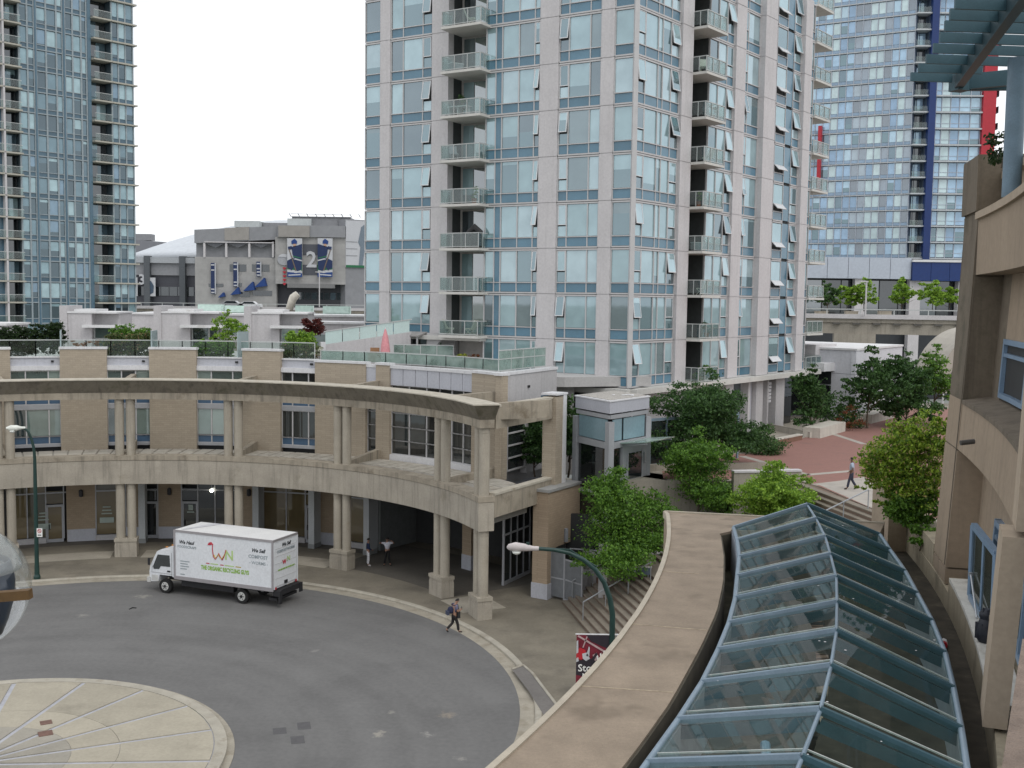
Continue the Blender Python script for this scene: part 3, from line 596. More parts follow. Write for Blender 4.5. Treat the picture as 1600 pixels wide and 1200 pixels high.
def leaf(mb, p, s, rnd):
    n = Vector((rnd.gauss(0, 1), rnd.gauss(0, 1), rnd.gauss(.5, .8))).normalized()
    t = n.orthogonal().normalized(); t.rotate(Matrix.Rotation(rnd.uniform(0, 6.28), 3, n)); b = n.cross(t)
    a = s*rnd.uniform(.7, 1.3); w_ = a*.55
    mb.add([p-t*a*.5, p+b*w_*.5+t*a*.05-n*a*.06, p+t*a*.5, p-b*w_*.5+t*a*.05-n*a*.06], [(0, 1, 2, 3)])
def crown_mesh(mb, blobs, n, size, rnd, clump=.28):
    """leaves gathered in clumps through the volume of the given (centre, radii) blobs"""
    tot = sum(r.x*r.y*r.z for c, r in blobs)
    for c, r in blobs:
        k = max(5, int(n*(r.x*r.y*r.z)/tot)); nc = max(4, int(k/34))
        for i in range(nc):
            d = Vector((rnd.gauss(0, 1), rnd.gauss(0, 1), rnd.gauss(0, 1))).normalized()*(rnd.random()**.38)
            q = c+Vector((d.x*r.x, d.y*r.y, d.z*r.z)); cr_ = clump*rnd.uniform(.6, 1.5)*(r.x+r.z)/2
            for j in range(34):
                e = Vector((rnd.gauss(0, .58), rnd.gauss(0, .58), rnd.gauss(0, .26)))*cr_
                leaf(mb, q+e, size, rnd)
def tree(name, label, x, y, z0, h, rad, n, size, leafm, cat='tree', trunk=True, group=None, squash=1., seed=1, low=.25, sticks=5, clump=.28):
    rnd = random.Random(seed); t = thing(name, label, cat, (x, y, z0), group); mb = MB(); ch = h*(1-low); cz = z0+h*low+ch*.5
    blobs = []; nb = 9
    blobs.append((Vector((x, y, cz)), Vector((rad*.56, rad*.56, ch*.36))))
    for i in range(nb):
        a = i*2*math.pi/nb+rnd.uniform(-.3, .3); q = rnd.uniform(.42, .8); zz = rnd.uniform(-.34, .3)
        s = 1-.45*max(0, zz)*2
        blobs.append((Vector((x+math.cos(a)*rad*q*s, y+math.sin(a)*rad*q*s, cz+zz*ch)), Vector((rad*.4, rad*.4, ch*.15))*rnd.uniform(.6, 1.2)))
    blobs.append((Vector((x+rnd.uniform(-.15, .15)*rad, y, cz+ch*.36)), Vector((rad*.24, rad*.24, ch*.22))))
    crown_mesh(mb, blobs, int(n*1.9), size, rnd, clump)
    mb.build('crown', LF[leafm], t)
    tm = MB(); r0 = max(.03, h*.016)
    if trunk:
        tm.tube([(x, y, z0-.1), (x+.03*h*rnd.uniform(-1, 1), y, z0+h*low), (x+.03*h*rnd.uniform(-1, 1), y, z0+h*.8)], [r0, r0*.8, r0*.25], 7)
        for i in range(sticks):
            a = i*6.28/sticks+rnd.random(); zz = z0+h*(low+.35*rnd.random()*(1-low))
            tm.tube([(x, y, zz), (x+math.cos(a)*rad*.35, y+math.sin(a)*rad*.35, zz+h*.1), (x+math.cos(a)*rad*.7, y+math.sin(a)*rad*.7, zz+h*.2)], [r0*.5, r0*.35, r0*.12], 5)
        tm.build('trunk', BARK, t)
    return t
def shrub(name, label, blobs, n, size, leafm, cat='shrub', group=None, seed=1, clump=.3, z0=None):
    rnd = random.Random(seed); c = blobs[0][0]; t = thing(name, label, cat, (c[0], c[1], c[2]-blobs[0][1][2]), group); mb = MB()
    crown_mesh(mb, [(Vector(a), Vector(b)) for a, b in blobs], n, size, rnd, clump); mb.build('foliage', LF[leafm], t)
    tm = MB()
    for a, b in blobs[:3]: tm.tube([(a[0], a[1], a[2]-b[2]*1.05), (a[0]+.05, a[1], a[2])], [.03, .012], 5)
    tm.build('stem', BARK, t); return t
# ================================================================ roof terraces of the podium
RAIL = clear_glass('rail_glass', (.88, .94, .92), .1, .02, (.42, .52, .48))
RAILF = clear_glass('rail_glass_frosted', (.6, .75, .7), .2, .42, (.42, .52, .48))
RFR = mat('rail_frame', (.45, .47, .46), .45, .05, 2)
def railing(label, pts, z0, z1, step=1.5, glassm=None, name='glass_railing', mid=False, frame=None):
    p = [Vector((q[0], q[1], 0)) for q in pts]; t = thing(name, label, 'railing', (p[0].x, p[0].y, z0)); fr = MB(); f = frame or RFR
    for a, b in zip(p, p[1:]):
        Ln = (b-a).length; k = max(1, round(Ln/step)); d = (b-a)/k
        F = Frame((a.x, a.y), math.degrees(math.atan2(d.x, d.y)))
        for i in range(k): panel(t, 'glass_panel', F, i*Ln/k+.03, (i+1)*Ln/k-.03, .01, z0+.06, z1-.04, glassm or RAIL, .015)
        fr.bar(a+Vector((0, 0, z1)), b+Vector((0, 0, z1)), .06); fr.bar(a+Vector((0, 0, z0+.04)), b+Vector((0, 0, z0+.04)), .05)
        if mid: fr.bar(a+Vector((0, 0, (z0+z1)/2+.1)), b+Vector((0, 0, (z0+z1)/2+.1)), .05)
        for i in range(k+1): fr.bar(a+d*i+Vector((0, 0, z0)), a+d*i+Vector((0, 0, z1)), .05)
    fr.build('frame', f, t); return t
HUTW = mat('hut_white', (.48, .465, .47), .7, .05, .6, streak=.16)
ROOFW = mat('roof_white', (.64, .64, .64), .7, .06, 1, stain=((.5, .49, .47), .8, .56))
def hut(label, x0, x1, ytop, Y, dep, win, k):
    """white penthouse block with a canopy and a corner window; x0,x1 photo columns of the front"""
    a = atY(x0, ytop, Y); b = atY(x1, ytop, Y); zt = a.z; zb = 11.6; t = thing('penthouse', label, 'penthouse', ((a.x+b.x)/2, Y, zb), 'white roof penthouses')
    F = Frame((a.x, Y), 84+k); W = (b.x-a.x)/math.sin(R_(84+k)); F = Frame((a.x, Y), 84+k)
    MB().fbox(F, 0, W*.55, -dep, 0, zb, zt).build('wall', HUTW, t)
    MB().fbox(F, W*.55, W, -dep, -1.0, zb, zt).build('wall', HUTW, t)
    MB().fbox(F, -.12, .42, -dep*.8, .1, zb, zt+.55).build('fin_wall', HUTW, t)
    MB().fbox(F, .42, W+.08, -dep-.1, .08, zt, zt+.12).fbox(F, .8, W*.6, -dep*.8, -.4, zt+.12, zt+.3).build('roof', ROOFW, t)
    MB().fbox(F, W*.42, W+.75, -1.9, .75, zt-1.05, zt-.86).build('canopy', ROOFW, t)
    for i, (u0, u1, n) in enumerate(((W*.57, W*.57+1.15, -.55), (W*.57+1.25, W-.1, -.55))):
        panel(t, 'window_pane', F, u0, u1, n, zb+.9, zt-1.1, DG if i else WG)
        MB().fbox(F, u0-.06, u1+.06, n-.12, n-.06, zb, zb+.88).build('wall', PALE_G, t)
        MB().fbox(F, u0-.06, u0+.02, n-.05, n+.06, zb+.85, zt-1.06).fbox(F, u1-.02, u1+.06, n-.05, n+.06, zb+.85, zt-1.06).fbox(F, u0, u1, n-.05, n+.06, zb+1.45, zb+1.53).build('window_frame', RFR, t)
    return t
hut('white penthouse with flat canopy standing behind the leftmost roof hedge', 96, 178, 489, 82, 5, 0, 0)
hut('white penthouse with flat canopy behind the second brick pier from the left', 243, 338, 489, 82, 5, 0, 1)
hut('white penthouse with flat canopy behind the third brick pier from the left', 384, 478, 490, 82, 5, 0, 2)
def block(label, px0, px1, ytop, ybot, Y, dep, m, roofm, cat='penthouse', name='roof_block', az=88):
    a = atY(px0, ytop, Y); b = atY(px1, ytop, Y); zb = atY(px0, ybot, Y).z; t = thing(name, label, cat, ((a.x+b.x)/2, Y, zb)); F = Frame((a.x, Y), az); W = b.x-a.x
    MB().fbox(F, 0, W, -dep, 0, zb, a.z).build('wall', m, t); MB().fbox(F, -.15, W+.15, -dep-.15, .15, a.z, a.z+.16).build('roof', roofm, t)
    u = W*.3; panel(t, 'window_pane', F, u, u+W*.22, .03, zb+(a.z-zb)*.2, zb+(a.z-zb)*.7, WG); panel(t, 'door', F, W*.62, W*.62+min(1.2, W*.25), .03, zb, zb+(a.z-zb)*.75, DG); return t
block('long white flat roofed row of penthouses farther back below the viaduct', 205, 570, 491, 530, 98, 7, HUTW, ROOFW)
block('low white roof block beside the tall tower left of the pink parasol', 446, 572, 505, 560, 90, 4, HUTW, ROOFW, az=96)
block('white roof block with flat canopy cut off by the left photo edge', -40, 8, 508, 560, 80, 4, HUTW, ROOFW)
# translucent roof lights on the far roofs
for i, (px0, px1, yy, Y) in enumerate(((310, 350, 477, 103), (352, 395, 479, 103), (462, 490, 479, 100), (505, 548, 480, 100))):
    a = atY(px0, yy, Y); b = atY(px1, yy, Y); tag(MB().box(((a.x+b.x)/2, Y, a.z-.25), (b.x-a.x, .4, .7)).box(((a.x+b.x)/2, Y-.25, a.z-.25), (b.x-a.x-.3, .12, .5)).build('roof_light', mat('rooflight_glass', (.52, .66, .6), .3)),
        ['pale glass roof light strip left of the pair near the viaduct', 'pale glass roof light strip right of the pair near the viaduct', 'pale glass roof light strip just right of the curved white duct', 'pale glass roof light strip nearest to the tall tower'][i], 'roof light', 'roof light strips')
p = atY(452, 484, 97); q = atY(460, 460, 97); MBt = MB().tube([p, p+Vector((.25, 0, .8)), q+Vector((-.1, 0, -.3)), q+Vector((.3, 0, .05))], [.32, .36, .38, .3], 10)
tag(MBt.build('exhaust_duct', mat('duct_cream', (.62, .58, .5), .6), None, True), 'curved cream exhaust duct sticking up from the far white roofs', 'duct')
# railings along the terrace edge
rr = RW+1.0
def arc_pts(a0, a1, n, r=rr): return [pol(CC, r, a0+(a1-a0)*i/n) for i in range(n+1)]
railing('long glass railing above the brick parapet left of the white party wall', arc_pts(121, 72.5, 14), 12.35, 13.45, 3.5)
railing('glass railing of the roof terrace in front of the pink parasol', arc_pts(71.5, 38, 9), 12.3, 13.0, 1.5, RAILF)
RK = [FK.P(.9, -.7, 0), FK.P(LK-.2, -.7, 0)]; railing('two tier glass railing at the right end of the podium roof', RK, 12.36, 13.55, 1.6, RAILF, mid=True)
# sloping party wall with frosted glass panels on top
pa, pb = atz(508, 545, 12.4), None
F = Frame((atY(507, 540, 74.5).x, 74.5), 62); wl = thing('party_wall', 'sloping grey party wall topped with frosted glass panels beside the pink parasol', 'wall', (F.o.x, F.o.y, 11.6))
MB().extr([F.P(0, 0, 11.6), F.P(6.3, 0, 11.6), F.P(6.3, 0, 14.05), F.P(0, 0, 13.2)], F.n*-.3).build('wall', HUTW, wl)
for i in range(5):
    u0, u1 = .1+i*1.24, .1+(i+1)*1.24-.06; z = lambda u: 13.22+u*.135
    MB().extr([F.P(u0, -.1, z(u0)), F.P(u1, -.1, z(u1)), F.P(u1, -.1, z(u1)+.85), F.P(u0, -.1, z(u0)+.85)], F.n*-.04).build('glass_panel', mat('frosted_panel', (.50, .62, .60), .25, .05, 1), wl)
MB().bar(F.P(0, -.1, 14.1), F.P(6.4, -.1, 14.95), .07).bar(F.P(0, -.1, 13.2), F.P(6.4, -.1, 14.06), .07).build('rail', RFR, wl)
MB().fbox(F, -.3, .05, -.3, .1, 11.6, 13.4).build('post', WHITEP, wl)
for px, lb in ((95, 'left'), (240, 'middle'), (378, 'right')):
    a, z = oncyl(px, 530, CC, RW+1.2); q = pol(CC, RW+1.4, a)
    tag(MB().box((q.x, q.y, 13.2), (2.0, .07, 1.7), R_(a)).box((q.x, q.y, 13.2), (2.1, .04, 1.76), R_(a)).build('privacy_screen', mat('screen_glass', (.36, .44, .45), .2, .06, 1)), 'narrow frosted glass privacy screen on the roof, %s of the three' % lb, 'screen', 'roof privacy screens')
# planting on the terraces
def P3(px, py, Y): return tuple(atY(px, py, Y))
def row_blobs(x0, x1, yt, yb, Y, n, dy=.7):
    bl = []
    for i in range(n):
        px = x0+(x1-x0)*(i+.5)/n; a = atY(px, yt, Y); b = atY(px, yb, Y); w_ = (atY(x1, yt, Y).x-atY(x0, yt, Y).x)/n*.62
        bl.append(((a.x, Y, (a.z+b.z)/2), (w_, dy, (a.z-b.z)*.52)))
    return bl
shrub('cedar_hedge', 'dense dark green cedar hedge on the roof at the left photo edge', row_blobs(-10, 74, 507, 556, 75.5, 9, 1.0), 13000, .17, 'cedar', 'hedge', seed=3, clump=.22)
shrub('cedar_hedge', 'narrow dark cedar shrub just left of the leftmost white penthouse', row_blobs(76, 98, 504, 552, 75.5, 2, .9), 4200, .17, 'cedar', 'hedge', seed=4, clump=.25)
shrub('planter_bush', 'mixed green bush between the first two brick piers on the roof', row_blobs(166, 236, 520, 560, 73.6, 5, .8), 7000, .17, 'mix', seed=5)
shrub('planter_bush', 'yellow green bush behind the railing right of the leftmost penthouse', row_blobs(175, 236, 508, 540, 76.5, 3), 3600, .17, 'mid', seed=6)
shrub('planter_bush', 'dense bright green bush between the second and third brick piers', row_blobs(304, 364, 532, 560, 73.4, 4), 6000, .15, 'mid', seed=7, clump=.24)
shrub('planter_bush', 'feathery light green bamboo clump right of the third penthouse', row_blobs(448, 490, 517, 552, 74, 3), 5600, .17, 'bright', seed=8)
shrub('planter_bush', 'brownish green grasses in the planter left of the white party wall', row_blobs(437, 500, 538, 562, 73, 4), 4200, .15, 'mix', seed=9)
shrub('flowering_plant', 'white hydrangea flowers beside the white party wall post', row_blobs(490, 506, 540, 556, 72.6, 2), 400, .16, 'white', 'plant', seed=10)
shrub('maple_shrub', 'dark red maple above the bamboo clump on the roof', row_blobs(474, 506, 497, 524, 76, 3), 2600, .16, 'red', seed=11)
shrub('planter_bush', 'low rusty orange plants in front of the cedar hedge', row_blobs(20, 88, 554, 566, 72, 5, .4), 1200, .12, 'orange', 'plants', seed=12)
shrub('flowering_plant', 'small pink potted flowers below the leftmost white penthouse', row_blobs(110, 160, 531, 541, 76, 3, .4), 500, .12, 'orange', 'plants', seed=13)
tree('young_tree', 'spindly young tree with thin pale leaves between two white penthouses', atY(352, 540, 76).x, 76, 12.0, 3.6, 1.6, 1500, .17, 'bright', seed=14, low=.12, clump=.22)
shrub('flowering_plant', 'yellow and red flowering planter behind the terrace railing', row_blobs(710, 730, 553, 562, 66.5, 2, .35), 500, .12, 'yellow', 'plants', seed=15)
shrub('flowering_plant', 'red flowering planter at the right end of the terrace railing', row_blobs(728, 750, 553, 563, 66, 2, .35), 500, .12, 'flower', 'plants', seed=16)
# closed pink parasol
px_ = atY(602, 553, 73); ps = thing('parasol', 'closed pink parasol standing on the roof terrace', 'parasol', (px_.x, 73, 11.6))
MB().tube([(px_.x, 73, 11.6), (px_.x, 73, 14.5)], .03, 6).build('pole', WHITEP, ps)
MB().lathe((px_.x, 73, 0), [(.18, 12.75), (.33, 12.82), (.28, 13.3), (.19, 13.85), (.07, 14.3), (.02, 14.4)], 10).build('canopy', mat('pink_cloth', (.62, .27, .29), .8, .12, 6), ps, True, 40)
MB().lathe((px_.x, 73, 0), [(.3, 11.6), (.3, 11.7), (.05, 11.78)], 10).build('base', WHITEP, ps)
px_ = atY(585, 550, 73); ch = thing('wicker_chair', 'brown wicker armchair left of the closed pink parasol', 'chair', (px_.x, 73, 12)); WK = mat('wicker', (.3, .17, .09), .8)
MB().box((px_.x, 73, 12.35), (.6, .6, .3)).build('seat', WK, ch); MB().box((px_.x, 73.27, 12.75), (.6, .12, .75)).build('backrest', WK, ch)
for sx in (-.33, .33): MB().box((px_.x+sx, 73, 12.5), (.1, .6, .5)).build('armrest', WK, ch)
# ================================================================ brick stub wall, gate and street corner
ST = Vector((1.75, 59.2, 0)); F = Frame((ST.x+.3, ST.y-.25), 32)
stub = thing('brick_wall', 'tan brick wall stub with grey sloping cap at the foot of the lift tower', 'wall', (ST.x, ST.y, .15))
BR2 = mat('brown_brick', (.36, .28, .2), .85, .07, 1.4, brick=(.4, .13))
MB().fbox(F, 0, 3.6, -.95, 0, 2.9, 6.05).build('wall', BR2, stub)
MB().fbox(F, 0, .95, -.95, .0, .15, 2.9).build('pier', BR2, stub); MB().fbox(F, -.04, .99, -.99, .04, .15, 1.0).build('base_block', GREYP, stub)
MB().fbox(F, -.08, 3.65, -1.05, .08, 6.05, 6.2).build('cap', mat('cap_grey', (.3, .3, .29), .7), stub)
MB().fbox(F, 1.0, 3.8, -1.2, -.25, .15, 2.9).build('rear_wall', mat('rear_wall_grey', (.2, .2, .2), .8), stub)
q = F.P(1.9, .06, 3.4); MB().box(q, (.2, .2, .75), .5).build('wall_light', mat('fixture_grey', (.25, .26, .28), .5), stub)
gate = thing('mesh_gate', 'grey metal mesh gate standing open beside the brick stub', 'gate', (2.95, 58.35, .15)); G0 = atz(882, 939, .15); G1 = atz(909, 948, .15); GF = Frame((G0.x, G0.y), math.degrees(math.atan2(G1.x-G0.x, G1.y-G0.y))); GW = (G1-G0).length
mb = MB()
for u in (0, GW): mb.fbox(GF, u-.04, u+.04, -.04, .04, .2, 2.45)
for z in (.22, 1.3, 2.4): mb.fbox(GF, 0, GW, -.035, .035, z, z+.07)
mb.build('frame', GREYM, gate); panel(gate, 'mesh_panel', GF, .05, GW-.05, .01, .3, 1.3, mat('mesh_grey', (.16, .17, .18), .5), .02); panel(gate, 'mesh_panel', GF, .05, GW-.05, .01, 1.38, 2.4, mat('mesh_grey', (.2, .2, .2)), .02)
MB().box(GF.P(.12, -.08, 1.35), (.08, .08, .2)).build('latch', WHITEP, gate)
mb = MB(); GF2 = Frame((G0.x-.75, G0.y+.55), 128)
for u in (0, .9): mb.fbox(GF2, u-.03, u+.03, -.03, .03, .2, 2.9)
mb.fbox(GF2, 0, .9, -.03, .03, 2.8, 2.9); mb.fbox(GF2, 0, .9, -.03, .03, 1.3, 1.37); mb.build('fixed_frame', GREYM, gate); panel(gate, 'mesh_panel', GF2, .03, .87, .01, .3, 2.8, mat('mesh_grey', (.2, .2, .2)), .02)
PO = atz(941, 960, .15); po = thing('concrete_post', 'square pale concrete post at the foot of the stairs', 'post', (PO.x, PO.y, .15))
MB().box((PO.x, PO.y+.2, 1.95), (.42, .42, 3.6)).build('shaft', PALE_G, po); MB().box((PO.x, PO.y+.2, 3.8), (.48, .48, .1)).build('cap', PALE, po)
lw = thing('garden_wall', 'low grey wall with steel trellis between gate and post', 'wall', (3.9, 59.6, .15)); GW1 = Frame((3.3, 60.1), 108)
MB().fbox(GW1, 0, 2.0, -.2, 0, .15, 1.6).build('wall', PALE_G, lw); mb = MB(); [mb.fbox(GW1, 0, 2, -.12, -.05, z, z+.06) for z in (1.9, 2.3, 2.7)]; mb.build('rail', GREYM, lw); MB().fbox(GW1, -1, 3.2, -1.2, -1.0, .15, 4.5).build('back_panel', DARK, lw)
# ================================================================ raised plaza, stairs
ZP = 6.5
REDB = mat('red_paver', (.27, .14, .115), .85, .1, 2, brick=(.2, .1, 1), stain=((.215, .12, .1), .5, .56))
BAND = mat('pale_band', (.37, .34, .3), .85, .1, 1.5, stain=((.36, .32, .27), 1, .55))
RETW = mat('retaining_wall', (.33, .30, .25), .85, .12, .8, streak=.35)
plz_poly = [(6.0, 60.9), (8.4, 60.9), (16.3, 61.2), (16.9, 59.4), (18.6, 47.0), (60, 47), (80, 105), (40, 112), (8, 92), (6.0, 72)]
plaza = struct('plaza', MB().prism(plz_poly, 3.5, ZP), RETW)
rp_ = [(8.6, 61.4), (16.6, 61.6), (18.0, 51), (50, 51), (60, 104), (38, 106), (16.0, 72.4), (9.5, 70)]
mb = MB(); mb.add([(x, y, ZP+.004) for x, y in rp_], [tuple(range(len(rp_)))[::1]]); mb.build('red_paving', REDB, plaza)
def band(x0, y0, x1, y1, w_=.5):
    a, b = atz(x0, y0, ZP), atz(x1, y1, ZP); MB().bar((a.x, a.y, ZP+.006), (b.x, b.y, ZP+.006), w_, .008).build('paving_band', BAND, plaza)
band(1160, 713, 1262, 742); band(1262, 742, 1330, 736); band(1292, 675, 1350, 694); band(1178, 690, 1290, 662, .25); band(1345, 643, 1260, 664, .25)
band(1278, 758, 1330, 752, .8)
mb = MB(); a = [atz(x, y, ZP) for x, y in ((1278, 757), (1350, 745), (1420, 800), (1376, 800))]; mb.add([(p.x, p.y, ZP+.009) for p in a], [(3, 2, 1, 0)]); mb.build('landing_paving', BAND, plaza)
# grand stair from plaza down to the street, descending towards the left
stair = thing('grand_stair', 'wide concrete stair climbing from the street corner up to the red brick plaza', 'stairs', (4, 54, .15))
TREAD = mat('stair_concrete', (.205, .178, .142), .88, .1, 1.5, rnd=.04)
RISER = mat('stair_riser', (.17, .12, .09), .9, .15, 2)
S0 = Vector((4.35, 55.9, 0)); S1 = Vector((17.0, 58.4, 0)); n_st = 36
dirS = Vector((math.cos(R_(11)), math.sin(R_(11)), 0)); FS = Frame((S0.x, S0.y), 90-11)      # u climbs to the right
Lt = 12.3; FSw0, FSw1 = -2.6, 11.5
rise = (ZP-.15)/n_st
u = -1.0
for i in range(n_st):
    if i in (12, 24): run_ = 1.3
    else: run_ = .32
    z = .15+rise*i
    MB().fbox(FS, u, 13.0, FSw0, FSw1, z+.005, z+rise-.05).build('riser', RISER, stair) if i % 1 == 0 else None
    MB().fbox(FS, u-.02, u+run_+.05, FSw0, FSw1, z+rise-.05, z+rise).build('step', TREAD, stair)
    u += run_
# handrails
HR = mat('handrail_steel', (.36, .38, .4), .35, .08, 3, metal=.5)
def rail3(label, a, b, h=.95, posts=4):
    t = thing('handrail', label, 'handrail', a); a, b = Vector(a), Vector(b)
    MB().tube([a+Vector((0, 0, h)), b+Vector((0, 0, h))], .035, 6).build('rail', HR, t)
    for i in range(posts):
        p = a.lerp(b, i/(posts-1)); MB().tube([p, p+Vector((0, 0, h))], .028, 6).build('post', HR, t)
ub = lambda k: -1.0+k*.32+(1.0 if k > 12 else 0)+(1.0 if k > 24 else 0)
def onst(k, n): return tuple(FS.P(ub(k)+.15, n, .15+rise*(k+1)))
rail3('steel handrail running down the grand stair below the plaza walker', onst(35, 5.2), onst(22, 5.2), posts=5)
rail3('steel handrail along the lower flight of the grand stair', onst(11, 1.2), onst(0, 1.2))
rail3('short steel handrail at the planter beside the stair foot', onst(8, -2.3), onst(1, -2.3), posts=3)
# side wall and planters left of the stair
sw = thing('stair_wall', 'brown concrete side wall with pale cap left of the grand stair', 'wall', (10, 60, .15))
def stepw(u0, u1, zt): MB().fbox(FS, u0, u1, FSw0-.35, FSw0, .15, zt).build('wall', RETW, sw); MB().fbox(FS, u0, u1, FSw0-.42, FSw0+.06, zt, zt+.1).build('cap', PALE, sw)
stepw(1.0, 4.6, 2.7); stepw(4.6, 8.6, 4.6); stepw(8.6, 12.6, 7.1)
pl = thing('planter', 'terraced planter holding three green trees beside the grand stair', 'planter', (9, 61, .15)); SOIL = mat('soil', (.05, .04, .03), .95)
for u0, u1, zt in ((1.2, 4.6, 2.2), (4.6, 8.6, 4.1), (8.6, 12.6, 6.2)):
    MB().fbox(FS, u0, u1, FSw0-4.6, FSw0-.35, .15, zt).build('soil', SOIL, pl)
MB().fbox(FS, 1.0, 12.6, FSw0-4.9, FSw0-4.6, .15, 6.9).build('back_wall', RETW, pl)
MB().fbox(FS, .7, 1.2, FSw0-4.9, FSw0-.1, .15, 2.5).build('end_wall', PALE_G, pl)
BRW = mat('low_brick_wall', (.2, .11, .075), .9, .1, 3, brick=(.3, .1))
MB().fbox(FS, .9, 2.0, FSw0-.1, FSw0+.5, .15, 1.5).build('brick_upstand', BRW, pl)
q = FS.P(.85, FSw0+.35, .95); tag(MB().box(q, (.03, .34, .34), R_(11)).box(q+Vector((.02, 0, -.3)), (.03, .05, .6)).build('small_sign', SIGNW), 'small white sign plate at the foot of the stair', 'sign')
BLP = mat('blue_grey_board', (.09, .12, .16), .5)
q0 = FS.P(.6, 1.6, 0); st = thing('information_board', 'dark blue information board with white rim standing on the lower stair', 'board', (q0.x, q0.y, .3))
b0 = atz(985, 905, 1.9); MB().box((b0.x+.3, b0.y-1.0, 2.6), (1.3, .08, .35), -.1).build('board', BLP, st); MB().box((b0.x+.3, b0.y-1.0, 2.82), (1.36, .1, .08), -.1).build('rim', PALE, st)
for s in (-.5, .5): MB().box((b0.x+.3+s, b0.y-1.0, 1.5), (.05, .05, 2.0)).build('post', HR, st)
# planter kerbs and bench walls at the back of the plaza
PLW = mat('planter_pale', (.50, .47, .41), .8, .08, 1.2, streak=.18)
def kerbwall(label, x0, y0, x1, y1, h, w_, name='planter_wall', red=False):
    a, b = atz(x0, y0, ZP), atz(x1, y1, ZP); t = thing(name, label, 'wall', (a.x, a.y, ZP), 'plaza planter walls')
    MB().bar((a.x, a.y, ZP+h/2), (b.x, b.y, ZP+h/2), w_, h).build('wall', PLW if not red else BRW, t)
    if red: MB().bar((a.x, a.y, ZP+h+.04), (b.x, b.y, ZP+h+.04), w_+.06, .09).build('cap', PLW, t)
    d = (b-a).normalized(); n = Vector((-d.y, d.x, 0)); MB().bar(a+n*w_*.45+Vector((0, 0, h+.015)), b+n*w_*.45+Vector((0, 0, h+.015)), .08, .03).build('edge_strip', BAND, t)
kerbwall('long low red brick planter kerb with pale cap left of the big stone block', 1192, 699, 1250, 687, .35, .35, red=True)
kerbwall('low red brick planter kerb with pale cap right of the big stone block', 1308, 672, 1348, 660, .35, .35, red=True)
kerbwall('pale concrete planter end wall beside the dark leafy tree', 1150, 707, 1192, 697, .55, 1.2)
kerbwall('big pale concrete bench block in front of the slender tree', 1268, 684, 1308, 673, .75, 1.3)
kerbwall('pale concrete bench block next to the orange flowers', 1350, 661, 1385, 652, .75, 1.3)
kerbwall('grey planter wall running back from the bench block to the tower', 1268, 684, 1202, 670, .4, .3)
# lift tower
lift = thing('lift_tower', 'grey steel and glass lift tower with gravel roof beside the plaza', 'lift tower', (5.3, 62.5, .15))
LFR = mat('lift_frame', (.30, .31, .325), .45, .06, 1.5); LGL = mat('lift_blue_panel', (.19, .29, .33), .2, .06, .5, spec=.5)
E1 = Vector((5.34, 59.4, 0)); E0 = Vector((3.75, 62.5, 0)); E2 = Vector((7.75, 62.7, 0)); E3 = Vector((6.16, 65.8, 0))
FA = Frame((E1.x, E1.y), math.degrees(math.atan2(E0.x-E1.x, E0.y-E1.y)), True); WA = (E0-E1).length
FB = Frame((E1.x, E1.y), math.degrees(math.atan2(E2.x-E1.x, E2.y-E1.y))); WB = (E2-E1).length
mb = MB()
for p in (E0, E1, E2, E3): mb.box((p.x, p.y, 5.0), (.36, .36, 9.8), .55)
mb.build('corner_post', LFR, lift)
mb = MB()
for Fx, W in ((FA, WA), (FB, WB)):
    for z in (.2, 4.1, 5.65, 8.4, 10.05): mb.fbox(Fx, 0, W, -.12, .08, z, z+(.35 if z == 8.4 else .22))
mb.build('rail', LFR, lift)
def inside(p, s): return p
poly = [E1, E2, E3, E0]; ctr = sum(poly, Vector())/4
ex = lambda k: [((p-ctr)*k+ctr).xy[:] for p in poly]
MB().prism(ex(1.06), 10.35, 11.0).build('fascia', mat('fascia_grey', (.40, .41, .45), .5, .04, .8), lift)
MB().prism(ex(1.09), 11.0, 11.07).build('coping', WHITEP, lift)
MB().prism(ex(.98), 11.06, 11.1).build('gravel_roof', mat('gravel', (.36, .34, .31), .95, .45, 14), lift)
rnd = random.Random(5)
for k in range(7): q = ctr+Vector((.6+rnd.uniform(-.6, .6), -.2+rnd.uniform(-.25, .25), 11.1)); MB().lathe(q, [(.02, 0), (.1, .02), (.07, .05)], 6).build('white_stone', WHITEP, lift)
panel(lift, 'glass_panel', FA, .25, WA-.25, .02, 8.8, 10.0, LGL); panel(lift, 'glass_panel', FB, .3, 1.25, .02, 8.8, 10.0, LGL); panel(lift, 'glass_panel', FB, 1.45, WB-.3, .02, 8.8, 10.0, LGL)
LDG = clear_glass('lift_glass', (.32, .36, .36), .35, .12, (.05, .06, .06))
panel(lift, 'glass_panel', FA, .25, WA*.5, .0, 5.9, 8.35, LDG); panel(lift, 'glass_panel', FA, WA*.5+.06, WA-.25, .0, 5.9, 8.35, LDG)
panel(lift, 'glass_panel', FA, .25, WA*.5, .0, 4.35, 5.6, LDG); panel(lift, 'glass_panel', FA, WA*.5+.06, WA-.25, .0, 4.35, 5.6, LDG)
panel(lift, 'glass_panel', FA, .25, WA-.25, .0, .45, 4.05, DG); panel(lift, 'glass_panel', FB, .25, 1.15, .0, 5.9, 8.35, LDG); panel(lift, 'glass_panel', FB, .25, WB-.2, .0, .45, 5.6, DG)
MB().fbox(FB, 1.25, WB, -.1, .12, 6.5, 8.4).build('door_surround', LFR, lift)
d = panel(lift, 'door', FB, 1.8, WB-.75, .15, 6.55, 8.0, DG, .04)
